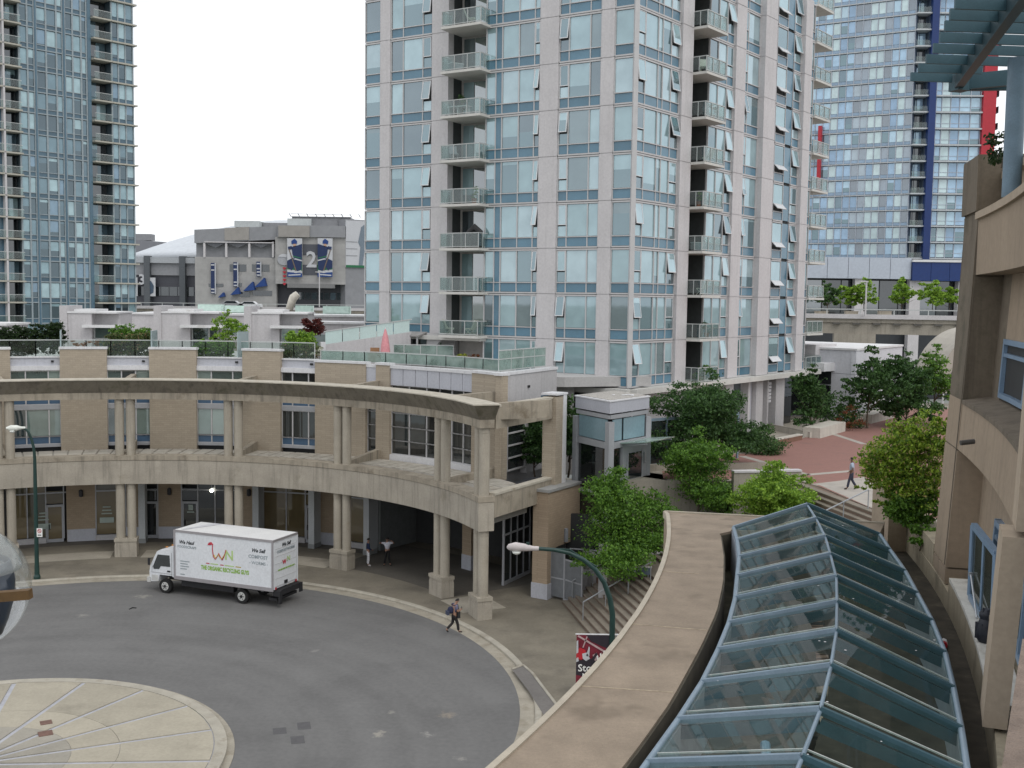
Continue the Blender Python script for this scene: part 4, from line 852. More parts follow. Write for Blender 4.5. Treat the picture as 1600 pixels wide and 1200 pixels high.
MB().fbox(FB, WB-.5, WB-.35, .12, .2, 7.3, 7.9).build('call_panel', HR, lift); MB().fbox(FB, 1.72, 1.8, .12, .18, 6.5, 8.08).fbox(FB, WB-.75, WB-.67, .12, .18, 6.5, 8.08).build('door_frame', GREYM, lift)
MB().prism(ex(.5), .3, 10).build('lift_core', DARK, lift)
MB().extr([FB.P(1.0, .1, 8.62), FB.P(WB+.3, .1, 8.62), FB.P(WB+.2, 1.7, 8.8), FB.P(1.0, 1.7, 8.8)], (0, 0, .05)).build('glass_canopy', RAILF, lift)
MB().bar(FB.P(1.3, .1, 8.5), FB.P(1.3, 1.6, 8.7), .07).bar(FB.P(WB, .1, 8.5), FB.P(WB, 1.6, 8.7), .07).build('canopy_bracket', HR, lift)
MB().box((8.0, 62.6, 6.4), (1.6, 3.0, .2), .9).build('bridge_slab', PALE_G, lift)
# glass wind screen behind the lift
WS0, WS1 = atY(1015, 700, 65.5), atY(1152, 700, 70); ws = thing('wind_screen', 'grey framed glass wind screen running from the lift tower to the big tree', 'screen', (WS0.x, WS0.y, ZP))
FWs = Frame((WS0.x, WS0.y), math.degrees(math.atan2(WS1.x-WS0.x, WS1.y-WS0.y))); WL = (WS1-WS0).xy.length; SCG = clear_glass('screen_dark_glass', (.4, .46, .46), .3, .25, (.1, .13, .13))
mb = MB()
cuts = [0, 1.35, 2.75, 4.2, 5.6, WL]
for u_ in cuts: mb.fbox(FWs, u_-.06, u_+.06, -.06, .06, ZP, 9.35)
mb.fbox(FWs, 0, WL, -.08, .08, 9.3, 9.45); mb.fbox(FWs, 0, 2.75, -.05, .05, 8.0, 8.08); mb.fbox(FWs, 2.75, WL, -.05, .05, 8.5, 8.58); mb.fbox(FWs, 0, 2.75, -.05, .05, 6.6, 6.7); mb.build('frame', STEELB, ws)
for i in range(5):
    a, b = cuts[i], cuts[i+1]
    if i < 2: panel(ws, 'glass_panel', FWs, a+.07, b-.07, .01, 6.72, 7.98, SCG, .02); panel(ws, 'glass_panel', FWs, a+.07, b-.07, .01, 8.1, 9.28, SCG, .02)
    else: panel(ws, 'glass_panel', FWs, a+.07, b-.07, .01, 8.6, 9.28, SCG, .02)
# trees and shrubs of the plaza
def trX(px, Y): return atY(px, 600, Y).x
tree('maple_tree', 'bright green young maple left of the grand stair, lowest of three in the planter', trX(975, 57.2), 57.0, 1.3, 6.3, 3.1, 14500, .15, 'mid', seed=21, low=.12)
tree('maple_tree', 'green rounded maple beside the lift tower in the planter', trX(1098, 60.2), 60.2, 4.0, 5.3, 2.4, 10500, .145, 'mid', seed=22, low=.14)
tree('maple_tree', 'lightest green maple at the top of the planter near the plaza edge', trX(1213, 57), 57, 4.0, 4.2, 2.5, 10500, .145, 'bright', seed=23, low=.1)
tree('maple_tree', 'big dark leafy tree in front of the tall tower', trX(1100, 66.5), 66.3, 6.5, 5.5, 3.7, 14000, .18, 'dark', seed=24, low=.08)
shrub('lavender_shrub', 'low grey green shrub between the big tree and the tower entrance', [((trX(1198, 72), 72, 7.0), (1.5, .9, .55))], 3200, .13, 'dark', seed=25)
tree('slender_tree', 'slender dark tree in front of the tower entrance glass', trX(1266, 84), 84, 6.6, 5.3, 1.55, 2600, .24, 'dark', seed=26, low=.06)
shrub('planter_bush', 'dark green bushes beside the slender tree at the white annex', [((trX(1305, 88), 88, 8.0), (1.9, 1.0, 1.5)), ((trX(1330, 88), 88, 7.5), (1.4, 1, 1.2))], 2600, .22, 'dark', seed=27)
shrub('flowering_plant', 'orange red flowers behind the right bench block', [((trX(1338, 86), 86, 7.6), (1.2, .5, .9)), ((trX(1322, 86), 86, 7.2), (.9, .5, .4))], 420, .16, 'flower', 'plants', seed=28)
tree('irregular_tree', 'irregular dark tree in front of the white annex wall', trX(1358, 88), 88, 6.6, 6.4, 2.4, 2600, .28, 'dark', seed=29, low=.05, clump=.24)
tree('broad_tree', 'broad dark evergreen tree at the right of the white annex', trX(1418, 90), 90, 6.6, 5.7, 3.3, 5200, .28, 'dark', seed=30, low=.03)
tree('broad_tree', 'lighter topped tree next to the concrete arch', trX(1462, 92), 92, 7.5, 6.2, 2.0, 2200, .26, 'mid', seed=31, low=.05)
tree('maple_tree', 'dark tree behind the brick pier at the end of the colonnade', trX(838, 63.9), 63.9, 6.2, 3.7, 1.25, 3600, .2, 'dark', seed=32, low=.1)
tree('maple_tree', 'dark tree between the brick pier and the lift tower', trX(890, 67.5), 67.5, 5.6, 5.0, 1.6, 3600, .2, 'dark', seed=33, low=.1)
# ================================================================ main residential tower
C0 = (7.45, 70.0); Z0, FH, NF = 10.9, 2.98, 10
FL = Frame(C0, -58.35, True); FR = Frame(C0, 37.7)
tower = thing('apartment_tower', 'tall pale concrete and glass apartment tower with blue spandrels in the centre', 'tower', (C0[0], C0[1], 6.5))
TG = glass_mat('tower_glass', [(0, (.26, .37, .39)), (.3, (.31, .425, .445)), (.55, (.22, .32, .33)), (.72, (.335, .43, .45)), (.86, (.12, .15, .15)), (.94, (.06, .07, .075))], .27, (.76, .92, 1.0), blind=2.4)
SASHW = mat('sash_white', (.6, .61, .62), .4, .04, 2); rt = random.Random(11)
NP = {'pane': 0, 'sp': 0}
def bay(F, u0, u1, i, op=False, glassm=None, nb=0., sp=True):
    """one light of the curtain wall on storey i: spandrel below, pane above; op: has a top-hung sash"""
    z = Z0+FH*i; a, b = u0+.035, u1-.035
    if sp: panel(tower, 'spandrel_panel', F, a, b, nb+.02, z+.12, z+.68, BLUESP)
    g = glassm or TG
    if op:
        panel(tower, 'window_pane', F, a, b, nb, z+.78, z+1.42, g)
        sash(F, a, b, nb, z+1.5, z+2.82, rt.random() < .62)
    else: panel(tower, 'window_pane', F, a, b, nb, z+.78 if sp else z+.15, z+2.82, g)
SME = {}
def sash(F, a, b, n, z0, z1, opened, ang=None, solid=False):
    w_, h = round(b-a, 2), round(z1-z0, 2); key = (w_, h, solid)
    if key not in SME:
        mb = MB(); t = .055
        for bx in (((w_/2, 0, -t/2), (w_, .05, t)), ((w_/2, 0, -h+t/2), (w_, .05, t)), ((t/2, 0, -h/2), (t, .05, h-2*t)), ((w_-t/2, 0, -h/2), (t, .05, h-2*t))): mb.box(*bx)
        me = bpy.data.meshes.new('awning_sash'); me.from_pydata(mb.v, [], mb.f); me.update(); me.materials.append(SASHW)
        g = MB().box((w_/2, 0, -h/2), (w_-2*t, .02, h-2*t)); me2 = bpy.data.meshes.new('pane'); me2.from_pydata(g.v, [], g.f); me2.update(); me2.materials.append(TG if not solid else SASHW); SME[key] = (me, me2)
    o = bpy.data.objects.new('awning_sash', SME[key][0]); COL.objects.link(o); o.parent = tower
    an = (ang if ang is not None else rt.uniform(.12, .24)) if opened else 0
    # local y points along -n or n depending on the frame
    ly = Vector((-F.u.y, F.u.x, 0)); s = 1 if ly.dot(F.n) > 0 else -1
    o.location = F.P(a, n+.03, z1)-base_of(tower); o.rotation_euler = (an*s, 0, math.atan2(F.u.y, F.u.x))
    g = bpy.data.objects.new('pane', SME[key][1]); COL.objects.link(g); g.parent = o
def frames(F, us, i0, i1, n=0.):
    for i in range(i0, i1):
        z = Z0+FH*i; mb = MB()
        for u_ in us: mb.fbox(F, u_-.035, u_+.035, n-.06, n+.07, z+.06, z+2.92)
        for zz, hh in ((0, .1), (.7, .06), (2.84, .1)): mb.fbox(F, us[0], us[-1], n-.05, n+.09, z+zz, z+zz+hh)
        mb.build('window_frame', MULL, tower)
CPAN = {}
def cols(F, u0, u1, i0, i1, n=.32, back=-.5):
    for i in range(i0, i1):
        z = Z0+FH*i; MB().fbox(F, u0, u1, back, n, z+.02, z+FH-.03).build('column_panel', PALE, tower)
    MB().fbox(F, u0+.02, u1-.02, back+.02, n-.03, Z0+FH*i0, Z0+FH*i1).build('column_core', PALE_G, tower)
# left face
for i in range(NF):
    bay(FL, .12, 1.42, i); bay(FL, 2.42, 3.18, i); bay(FL, 3.18, 4.72, i); bay(FL, 4.72, 5.4, i, True)
    bay(FL, 6.88, 7.3, i, True); bay(FL, 7.3, 8.5, i); bay(FL, 8.5, 9.8, i)
    panel(tower, 'spandrel_panel', FL, 9.83, 10.3, .02, Z0+FH*i+.78, Z0+FH*i+2.86, BLUESP); panel(tower, 'spandrel_panel', FL, 9.83, 10.3, .02, Z0+FH*i+.12, Z0+FH*i+.68, BLUESP)
    bay(FL, 10.32, 11.08, i)
    if i > 0:
        bay(FL, 15.66, 16.4, i, True); bay(FL, 16.4, 18.12, i); bay(FL, 18.12, 19.15, i); bay(FL, 20.15, 21.5, i)
        z = Z0+FH*i
        for k in range(3): panel(tower, 'balcony_door', FL, 11.2+k*.95, 12.08+k*.95, -1.5, z+.15, z+2.75, TG if k != 1 else WG)
frames(FL, [.1, 1.42], 0, NF); frames(FL, [2.4, 3.18, 4.72, 5.42], 0, NF); frames(FL, [6.88, 7.3, 8.5, 9.81, 10.31, 11.08], 0, NF); frames(FL, [15.6, 16.4, 18.12, 19.2], 1, NF); frames(FL, [20.16, 21.55], 1, NF)
cols(FL, 1.45, 2.36, 0, NF, .15); cols(FL, 5.46, 6.84, 0, NF, .15); cols(FL, 14.16, 15.55, 1, NF, .15); cols(FL, 19.24, 20.12, 1, NF, .15)
# right face
for i in range(NF):
    for a, b, op in ((.12, 1.05, True), (1.05, 2.65, False), (2.65, 3.23, False), (3.23, 4.31, False), (4.31, 5.35, True), (9.67, 10.9, False), (10.9, 12.2, False), (12.2, 13.18, True), (14.86, 15.5, True), (15.5, 17.4, False), (26.38, 27.5, False)):
        bay(FR, a, b, i, op)
    z = Z0+FH*i
    panel(tower, 'blue_wall_panel', FR, 19.5, 20.5, .02, z+.12, z+2.86, BLUESP); panel(tower, 'blue_wall_panel', FR, 22.3, 23.6, .02, z+.12, z+2.86, BLUESP); panel(tower, 'blue_wall_panel', FR, 20.5, 22.3, .02, z+.12, z+.78, BLUESP)
    panel(tower, 'window_pane', FR, 20.55, 22.25, .03, z+1.35, z+2.8, TG); sash(FR, 20.55, 22.25, .05, z+.8, z+1.33, True, .75, True)
    bay(FR, 23.65, 24.9, i, True)
    for k in range(2): panel(tower, 'balcony_door', FR, 7.1+k*1.25, 8.3+k*1.25, -1.7, z+.15, z+2.75, WG if k == 0 else DG)
frames(FR, [.1, 1.05, 2.65, 3.23, 4.31, 5.4], 0, NF); frames(FR, [9.62, 10.9, 12.2, 13.2], 0, NF); frames(FR, [14.84, 15.5, 17.42], 0, NF); frames(FR, [20.5, 22.3], 0, NF); frames(FR, [23.6, 24.93], 0, NF); frames(FR, [26.36, 27.55], 0, NF)
cols(FR, 5.46, 6.93, 0, NF, .24); cols(FR, 13.24, 14.8, 0, NF, .24); cols(FR, 17.45, 19.45, 0, NF, .5); cols(FR, 24.95, 26.35, 0, NF, .4)
MB().box((C0[0]+.0, C0[1]+.02, Z0+FH*NF/2), (.3, .3, FH*NF), .2).build('corner_post', MULL, tower)
# core behind the glass
pA, pB, pC = FL.P(21.5, -.25, 0), FL.P(0, -.25, 0), FR.P(27.5, -.25, 0)
inner = mat('tower_inside', (.06, .065, .065), .9)
MB().fbox(FL, .3, 11.1, -9, -.1, Z0, Z0+FH*NF).build('core', inner, tower); MB().fbox(FL, 11.1, 14.2, -9, -1.56, Z0, Z0+FH*NF).build('core', mat('recess_grey', (.42, .4, .38), .8), tower); MB().fbox(FL, 14.2, 21.5, -9, -.1, Z0+FH, Z0+FH*NF).build('core', inner, tower)
MB().fbox(FR, .3, 7.0, -9, -.1, Z0, Z0+FH*NF).build('core', inner, tower); MB().fbox(FR, 7.0, 9.6, -9, -1.76, Z0, Z0+FH*NF).build('core', mat('recess_grey'  , (.33, .31, .29)), tower); MB().fbox(FR, 9.6, 27.5, -12, -.1, Z0, Z0+FH*NF).build('core', inner, tower)
# balconies
BSL = mat('balcony_slab', (.55, .54, .505), .75, .06, 1, streak=.1); BGL = clear_glass('balcony_glass', (.80, .88, .87), .14, .05, (.36, .43, .43))
BRAIL = mat('balcony_rail', (.42, .44, .43), .4, .05, 2)
def balcony(F, u0, u1, out, i, z=None, back=0., skew=0.):
    z = Z0+FH*i if z is None else z
    mb = MB(); t = .17
    s = mb.extr([F.P(u0, -1.4 if back == 0 else back, z-.12), F.P(u1, -1.4 if back == 0 else back, z-.12), F.P(u1, out, z-.12), F.P(u0, out, z-.12)], (0, 0, t)).build('balcony', BSL, tower)
    n = max(2, round((u1-u0)/1.1)); w_ = (u1-u0-.1)/n
    for k in range(n): panel(s, 'rail_glass', F, u0+.05+k*w_+.03, u0+.05+(k+1)*w_-.03, out-.08, z+.18, z+1.02, BGL, .015)
    fr = MB(); fr.fbox(F, u0+.04, u1-.04, out-.12, out-.05, z+1.03, z+1.09); fr.fbox(F, u0+.04, u1-.04, out-.11, out-.06, z+.12, z+.17)
    for k in range(n+1): fr.fbox(F, u0+.03+k*w_, u0+.08+k*w_, out-.11, out-.05, z+.08, z+1.05)
    for u_ in (u0+.05, u1-.09):
        fr.fbox(F, u_, u_+.045, back+.1, out-.1, z+1.03, z+1.09); fr.fbox(F, u_, u_+.04, (back+out)/2, (back+out)/2+.05, z+.08, z+1.04)
        MB().fbox(F, u_+.01, u_+.025, back+.1, out-.13, z+.18, z+1.0).build('rail_glass', BGL, s)
    fr.build('rail', BRAIL, s); return s
for i in range(1, NF): balcony(FL, 10.75, 14.0, 1.3, i)
for i in range(NF): balcony(FR, 6.9, 9.75, 1.3, i)
FRe = Frame(FR.P(27.5, -.1, 0), 37.7)
for i in range(NF+1):
    balcony(FRe, .1, 3.4, .35, i, back=-2.6)
# things on the balconies
def lawn_chair(label, F, u_, n, z, rz, m):
    p = F.P(u_, n, z); t = thing('deck_chair', label, 'chair', p, 'balcony deck chairs'); a = Vector((math.cos(rz), math.sin(rz), 0)); b = Vector((-a.y, a.x, 0))
    def q(x, y, zz): return p+a*x+b*y+Vector((0, 0, zz))
    MB().extr([q(-.25, -.25, .38), q(.25, -.25, .42), q(.25, .25, .42), q(-.25, .25, .38)], (0, 0, .05)).build('seat', m, t)
    MB().extr([q(-.25, -.25, .4), q(-.25, .25, .4), q(-.52, .25, 1.05), q(-.52, -.25, 1.05)], a*.05).build('backrest', m, t)
    for x, y, x2 in ((.25, -.25, -.25), (.25, .25, -.25), (-.3, -.25, .25), (-.3, .25, .25)): MB().bar(q(x, y, .42 if x > 0 else .6), q(x2, y, 0), .035).build('leg', m, t)
CHM = mat('deck_chair_cream', (.55, .54, .46), .6)
lawn_chair('cream folding deck chair, left of the pair on the lowest left balcony', FL, 13.6, .5, Z0+FH+.08, R_(20), CHM)
lawn_chair('cream folding deck chair, right of the pair on the lowest left balcony', FL, 11.8, .6, Z0+FH+.08, R_(150), CHM)
bq = FL.P(11.6, .5, Z0+FH*3+.08); bbq = thing('covered_grill', 'black covered barbecue grill on the third left balcony', 'grill', bq)
MB().box(bq+Vector((0, 0, .5)), (.9, .5, .95), .55).build('cover', DARK, bbq); MB().tube([bq+Vector((-.45, .1, 1.0)), bq+Vector((0, 0, 1.35)), bq+Vector((.45, -.1, 1.0))], [.2, .3, .2], 10).build('hood', DARK, bbq)
fx = FL.P(12.9, .6, Z0+FH*6+.08); tb = thing('balcony_table', 'white balcony table with stools on the upper left balcony', 'table', fx)
MB().box(fx+Vector((0, 0, .62)), (1.6, .6, .06), -.5).build('tabletop', WHITEP, tb)
for s in (-.7, 0, .7): MB().box(fx+Vector((s*.85, -s*.4, .3)), (.06, .5, .6), -.5).build('leg', WHITEP, tb)
shrub('balcony_plant', 'dark potted plant on the upper left balcony', [(tuple(fx+Vector((.3, .3, 1.0))), (.5, .4, .5))], 300, .14, 'dark', 'plant', seed=41)
shrub('balcony_plant', 'leafy plants on the lowest right balcony above the big tree', [(tuple(FR.P(8.6, .7, Z0+.6)), (.8, .4, .6))], 600, .16, 'mid', 'plant', seed=42)
# odds and ends people keep on their balconies
rbk = random.Random(77); POTM = mat('clay_pot', (.24, .1, .06), .8); BXM = mat('storage_box', (.3, .31, .33), .6); BIKE = mat('bike_dark', (.05, .05, .06), .5)
def keep(kind, F, u_, n, i, label):
    p = F.P(u_, n, Z0+FH*i+.08)
    if kind == 'pot':
        t = thing('potted_plant', label, 'plant', p); MB().lathe(p, [(.13, 0), (.2, .35), (.22, .36)], 10).build('pot', POTM, t); mb = MB(); crown_mesh(mb, [(p+Vector((0, 0, .75)), Vector((.3, .3, .42)))], 220, .13, rbk); mb.build('foliage', LF[rbk.choice(('mid', 'dark', 'mix'))], t)
    elif kind == 'chair': lawn_chair(label, F, u_, n, Z0+FH*i+.08, rbk.uniform(0, 6.2), rbk.choice((CHM, BXM, mat('chair_green', (.05, .1, .07)))))
    else:
        t = thing('storage_box', label, 'box', p); MB().box(p+Vector((0, 0, .28)), (.9, .45, .5), .5).build('chest', BXM, t); MB().box(p+Vector((0, 0, .55)), (.96, .5, .06), .5).build('lid', WHITEP, t)
ORD = ['lowest', 'second', 'third', 'fourth', 'fifth', 'sixth', 'seventh', 'eighth', 'ninth']
for kind, u_, i in (('chair', 13.3, 5), ('pot', 11.6, 4), ('box', 13.2, 7), ('chair', 12.0, 8)):
    keep(kind, FL, u_, .6, i, '%s on the %s left-face balcony counted from the podium roof' % ({'chair': 'folding chair', 'pot': 'potted plant', 'box': 'grey storage box'}[kind], ORD[i-1]))
for kind, u_, i in (('pot', 9.2, 1), ('chair', 8.2, 2), ('box', 7.6, 3), ('pot', 7.5, 4), ('chair', 8.6, 5), ('pot', 9.2, 6), ('chair', 7.8, 7)):
    keep(kind, FR, u_, .6, i, '%s on the %s right-face balcony counted from the bottom' % ({'chair': 'folding chair', 'pot': 'potted plant', 'box': 'grey storage box'}[kind], ORD[i]))
# base slab, lobby
MB().fbox(FR, -.3, 29.5, -1, .8, 10.52, 10.88).build('base_slab', BSL, tower); MB().fbox(FL, -.3, 7.2, -1, .8, 10.52, 10.88).build('base_slab', BSL, tower)
MB().fbox(FL, 10.9, 22.3, -1, .75, Z0+FH-.32, Z0+FH-.02).build('base_slab', BSL, tower)
LOB = glass_mat('lobby_glass', [(0, (.03, .045, .055)), (.5, (.06, .085, .1)), (.8, (.02, .03, .03))], .3)
mb = MB()
for k in range(9):
    panel(tower, 'lobby_pane', FL, .2+k*.8, .94+k*.8, -.9, 6.6, 8.5, LOB); panel(tower, 'lobby_pane', FL, .2+k*.8, .94+k*.8, -.9, 8.6, 10.4, LOB)
for k in range(10): mb.fbox(FL, .14+k*.8, .2+k*.8, -1, -.85, 6.5, 10.5)
mb.fbox(FL, 0, 8, -1, -.84, 8.5, 8.6); mb.build('lobby_frame', MULL, tower)
for a, b in ((13.3, 14.5), (17.0, 17.35), (18.4, 19.6), (20.4, 20.65), (22.0, 23.6)): MB().fbox(FR, a, b, -.6, .15, 6.5, 10.55).build('lobby_column', PALE, tower)
MB().fbox(FR, .2, 13.2, -1.3, -.9, 6.5, 10.5).build('lobby_wall', PALE_G, tower)
for a, b in ((14.6, 17.0), (19.7, 20.4), (20.7, 22.0), (23.7, 26.5)):
    panel(tower, 'lobby_pane', FR, a, b, -.5, 6.55, 8.7, DG); panel(tower, 'lobby_pane', FR, a, b, -.5, 8.75, 9.5, LOB); panel(tower, 'lobby_pane', FR, a, b, -.5, 9.55, 10.45, LOB)
MB().fbox(FR, 17.4, 18.3, -.5, -.2, 6.5, 10.5).build('lobby_wall', GREYP, tower)
MB().fbox(FR, 0, 27.5, -12, -1.3, 6.4, 10.6).build('core', DARK, tower); MB().fbox(FL, .5, 11, -9, -1.3, 6.4, 10.9).build('core', DARK, tower)
for k in range(6): MB().fbox(FR, 20.75, 21.3, .02, .06, 10.0-.28*k, 10.2-.28*k).build('entrance_lettering', WHITEP, tower)
# recessed terrace flat below the left slab
for a, b, m_ in ((14.3, 15.5, PALE_G), (18.5, 19.6, PALE_G), (20.8, 21.4, PALE_G)): MB().fbox(FL, a, b, -1.8, -1.2, 11.3, Z0+FH-.3).build('terrace_wall', m_, tower)
for k in range(7): panel(tower, 'terrace_pane', FL, 11.2+k*1.45, 12.6+k*1.45, -1.7, 11.6, Z0+FH-.35, WG if k % 2 else DG)
MB().fbox(FL, 11.1, 21.4, -9, -1.8, 11.2, Z0+FH).build('core', mat('terrace_recess', (.2, .2, .19), .8), tower)
ap = FL.P(16.6, .6, 12); arb = thing('terrace_pergola', 'small grey roofed pergola with curved arch on the podium roof terrace', 'pergola', ap)
MB().extr([FL.P(15.6, 1.4, 13.75), FL.P(17.9, 1.4, 13.75), FL.P(17.6, -.2, 14.0), FL.P(15.9, -.2, 14.0)], (0, 0, .1)).build('roof', mat('pergola_roof', (.3, .29, .28), .8), arb)
for u_ in (15.8, 17.7): MB().fbox(FL, u_, u_+.09, 1.2, 1.29, 11.9, 13.75).build('post', MULL, arb)
arch = MB(); arch.extr([FL.P(13.1+2.0*math.cos(R_(q)), .35, 11.9+2.0*math.sin(R_(q))) for q in range(0, 91, 10)]+[FL.P(13.1, .35, 11.9+2.12), FL.P(15.5, .35, 11.9+2.12), FL.P(15.5, .35, 11.9)][::1], FL.n*.25).build('arch_panel', PALE_G, arb)
railing('sloping glass divider between the two roof terraces', [tuple(FL.P(17.4, 2.6, 0))[:2], tuple(FL.P(13.2, .6, 0))[:2]], 12.2, 13.2, 1.2, RAILF)
MB().prism([(-16, 72), (3.3, 69), (9, 71), (-8, 84), (-16, 84)], 11.0, 11.62).build('roof_slab', mat('roof_deck', (.42, .41, .40)), pod)
# ================================================================ white annex right of the tower, arch and viaduct
ann = thing('white_annex', 'low white panelled annex building to the right of the tall tower', 'building', (25, 98, 6.5)); AN = mat('annex_panel', (.56, .57, .60), .6, .04, .5, streak=.1)
a1_, a2_, a3_ = atY(1265, 545, 96), atY(1338, 548, 93), atY(1410, 545, 104)
FA1 = Frame((a2_.x, a2_.y), math.degrees(math.atan2(a1_.x-a2_.x, a1_.y-a2_.y)), True); FA2 = Frame((a2_.x, a2_.y), math.degrees(math.atan2(a3_.x-a2_.x, a3_.y-a2_.y))); W1, W2 = (a1_-a2_).xy.length+6, (a3_-a2_).xy.length
for k in range(3):
    zz = 6.5+k*2.0; MB().fbox(FA1, 0, W1, -.4, 0, zz, zz+1.97).build('wall_panel', AN, ann); MB().fbox(FA2, 0, W2, -.4, 0, zz, zz+1.97).build('wall_panel', AN, ann)
MB().prism([FA1.P(-.1, .1, 0).xy[:], FA1.P(W1, .1, 0).xy[:], FA2.P(W2, -14, 0).xy[:], FA2.P(W2, .1, 0).xy[:]], 12.5, 12.68).build('roof', ROOFW, ann)
MB().prism([FA1.P(.3, -.3, 0).xy[:], FA1.P(W1, -.3, 0).xy[:], FA2.P(W2, -13, 0).xy[:], FA2.P(W2-.1, -.3, 0).xy[:]], 6.5, 12.5).build('core', PALE_G, ann)
panel(ann, 'window_pane', FA2, 4.5, 7.5, .03, 10.3, 11.1, DG); panel(ann, 'window_pane', FA2, 9.0, 9.9, .03, 8.6, 10.4, DG)
for k in range(2): panel(ann, 'window_pane', FA1, 2.2+k*2.1, 4.2+k*2.1, .05, 6.6, 9.4, DG); panel(ann, 'window_pane', FA1, 2.2+k*2.1, 4.2+k*2.1, .05, 9.5, 10.6, DG)
MB().fbox(FA1, 1.9, W1, -.2, 1.9, 10.7, 11.4).build('canopy', WHITEP, ann)
MB().fbox(FA1, W1-7, W1-1, -3, .8, 12.0, 12.9).build('terrace_parapet', PALE, ann)
dome = thing('concrete_arch', 'curved concrete arch vault with glazed end near the viaduct', 'arch', (48, 112, 6))
cA = atY(1520, 610, 112); pts_o = [(cA.x-5.2*math.cos(R_(q)), cA.z+6.4*math.sin(R_(q))) for q in range(0, 100, 8)]; pts_i = [(cA.x-4.2*math.cos(R_(q)), cA.z+5.2*math.sin(R_(q))) for q in range(96, -8, -8)]
MB().extr([(x, 108, z) for x, z in pts_o+pts_i], (0, 7, 0)).build('shell', mat('arch_concrete', (.40, .37, .32), .8, .08, 1), dome)
MB().extr([(x, 111.0, z) for x, z in pts_i]+[(cA.x+.4, 111, cA.z)], (0, .2, 0)).build('glazing', DG, dome)
for q in (35, 65): MB().bar((cA.x-4.2*math.cos(R_(q)), 110.9, cA.z-3), (cA.x-4.2*math.cos(R_(q)), 110.9, cA.z+5.2*math.sin(R_(q))), .15).build('mullion', WHITEP, dome)
VC = mat('viaduct_concrete', (.33, .30, .25), .85, .1, .4, streak=.3); VD = mat('viaduct_dark', (.10, .095, .085), .9)
def viaduct(name, label, p0, p1, w_, zd, m):
    p0, p1 = Vector(p0), Vector(p1); t = thing(name, label, 'viaduct', (p0.x, p0.y, 0)); F = Frame((p0.x, p0.y), math.degrees(math.atan2(p1.x-p0.x, p1.y-p0.y))); Ln = (p1-p0).length; s = 1 if F.n.y < 0 else -1
    f0, f1 = (-w_, 0) if s > 0 else (0, w_)
    MB().fbox(F, 0, Ln, f0, f1, zd-.5, zd).build('deck', VC, t)
    e = 0; MB().fbox(F, 0, Ln, -.3, .3, zd, zd+.55).build('parapet', PALE, t)
    MB().fbox(F, 0, Ln, (-.6 if s > 0 else .2), (-.2 if s > 0 else .6), zd-1.9, zd-.5).build('girder', VC, t)
    k = 0
    while k*2.4 < Ln: MB().fbox(F, k*2.4, k*2.4+.9, -.32, .32, zd-.75, zd-.5).build('bracket', VD, t) if k < 90 else None; k += 1
    mb = MB(); k = 0
    rl = MB(); rl.fbox(F, 0, Ln, -.06, .06, zd+1.1, zd+1.22)
    while k*4 < Ln: rl.fbox(F, k*4, k*4+.12, -.05, .05, zd+.5, zd+1.15); k += 1
    rl.build('railing', RFR, t)
    k = 0
    while k*22+6 < Ln: MB().fbox(F, k*22+6, k*22+9, (-w_*.7 if s > 0 else w_*.3), (-w_*.3 if s > 0 else w_*.7), 0, zd-1.9).build('column', VC, t); MB().fbox(F, k*22+5, k*22+10, (-w_ if s > 0 else 0), (0.0 if s > 0 else w_), zd-3.2, zd-1.9).build('crosshead', VC, t); k += 1
    return t
v0 = atY(120, 476, 215); v1 = atY(640, 480, 225)
viaduct('viaduct', 'long low concrete viaduct with railing in front of the grey arena', (v0.x, 215), (v1.x, 225), 14, v0.z-.6, VC)
v0 = atY(1240, 492, 140); v1 = atY(1640, 504, 132)
viaduct('viaduct', 'concrete viaduct with dark underside right of the tall tower', (v0.x, 140), (v1.x, 132), 14, atY(1350, 498, 138).z, VC)
# cars on the far viaduct
def far_car(label, px, py, Y, m):
    p = atY(px, py, Y); t = thing('parked_car', label, 'car', (p.x, Y, p.z-1.4), 'cars on the far viaduct'); x, z = p.x, p.z-2.45
    MB().extr([(x-2.2, Y, z+.3), (x+2.2, Y, z+.3), (x+2.2, Y, z+.85), (x+1.3, Y, z+.95), (x+.7, Y, z+1.45), (x-1.2, Y, z+1.45), (x-2.1, Y, z+.95)], (0, 1.7, 0)).build('body', m, t)
    MB().extr([(x-1.6, Y-.02, z+.98), (x+1.1, Y-.02, z+.98), (x+.6, Y-.02, z+1.38), (x-1.1, Y-.02, z+1.38)], (0, 1.74, 0)).build('window', DG, t)
    for sx in (-1.35, 1.35): MB().tube([(x+sx, Y-.05, z+.33), (x+sx, Y+1.75, z+.33)], .33, 10).build('wheel', DARK, t)
far_car('silver car on the far viaduct, left of the pair', 362, 462, 219, mat('car_silver', (.42, .43, .44), .3, .03, 1, metal=.3)); far_car('white car on the far viaduct, right of the pair', 390, 463, 219, mat('car_white', (.62, .63, .64), .3, .03, 1))
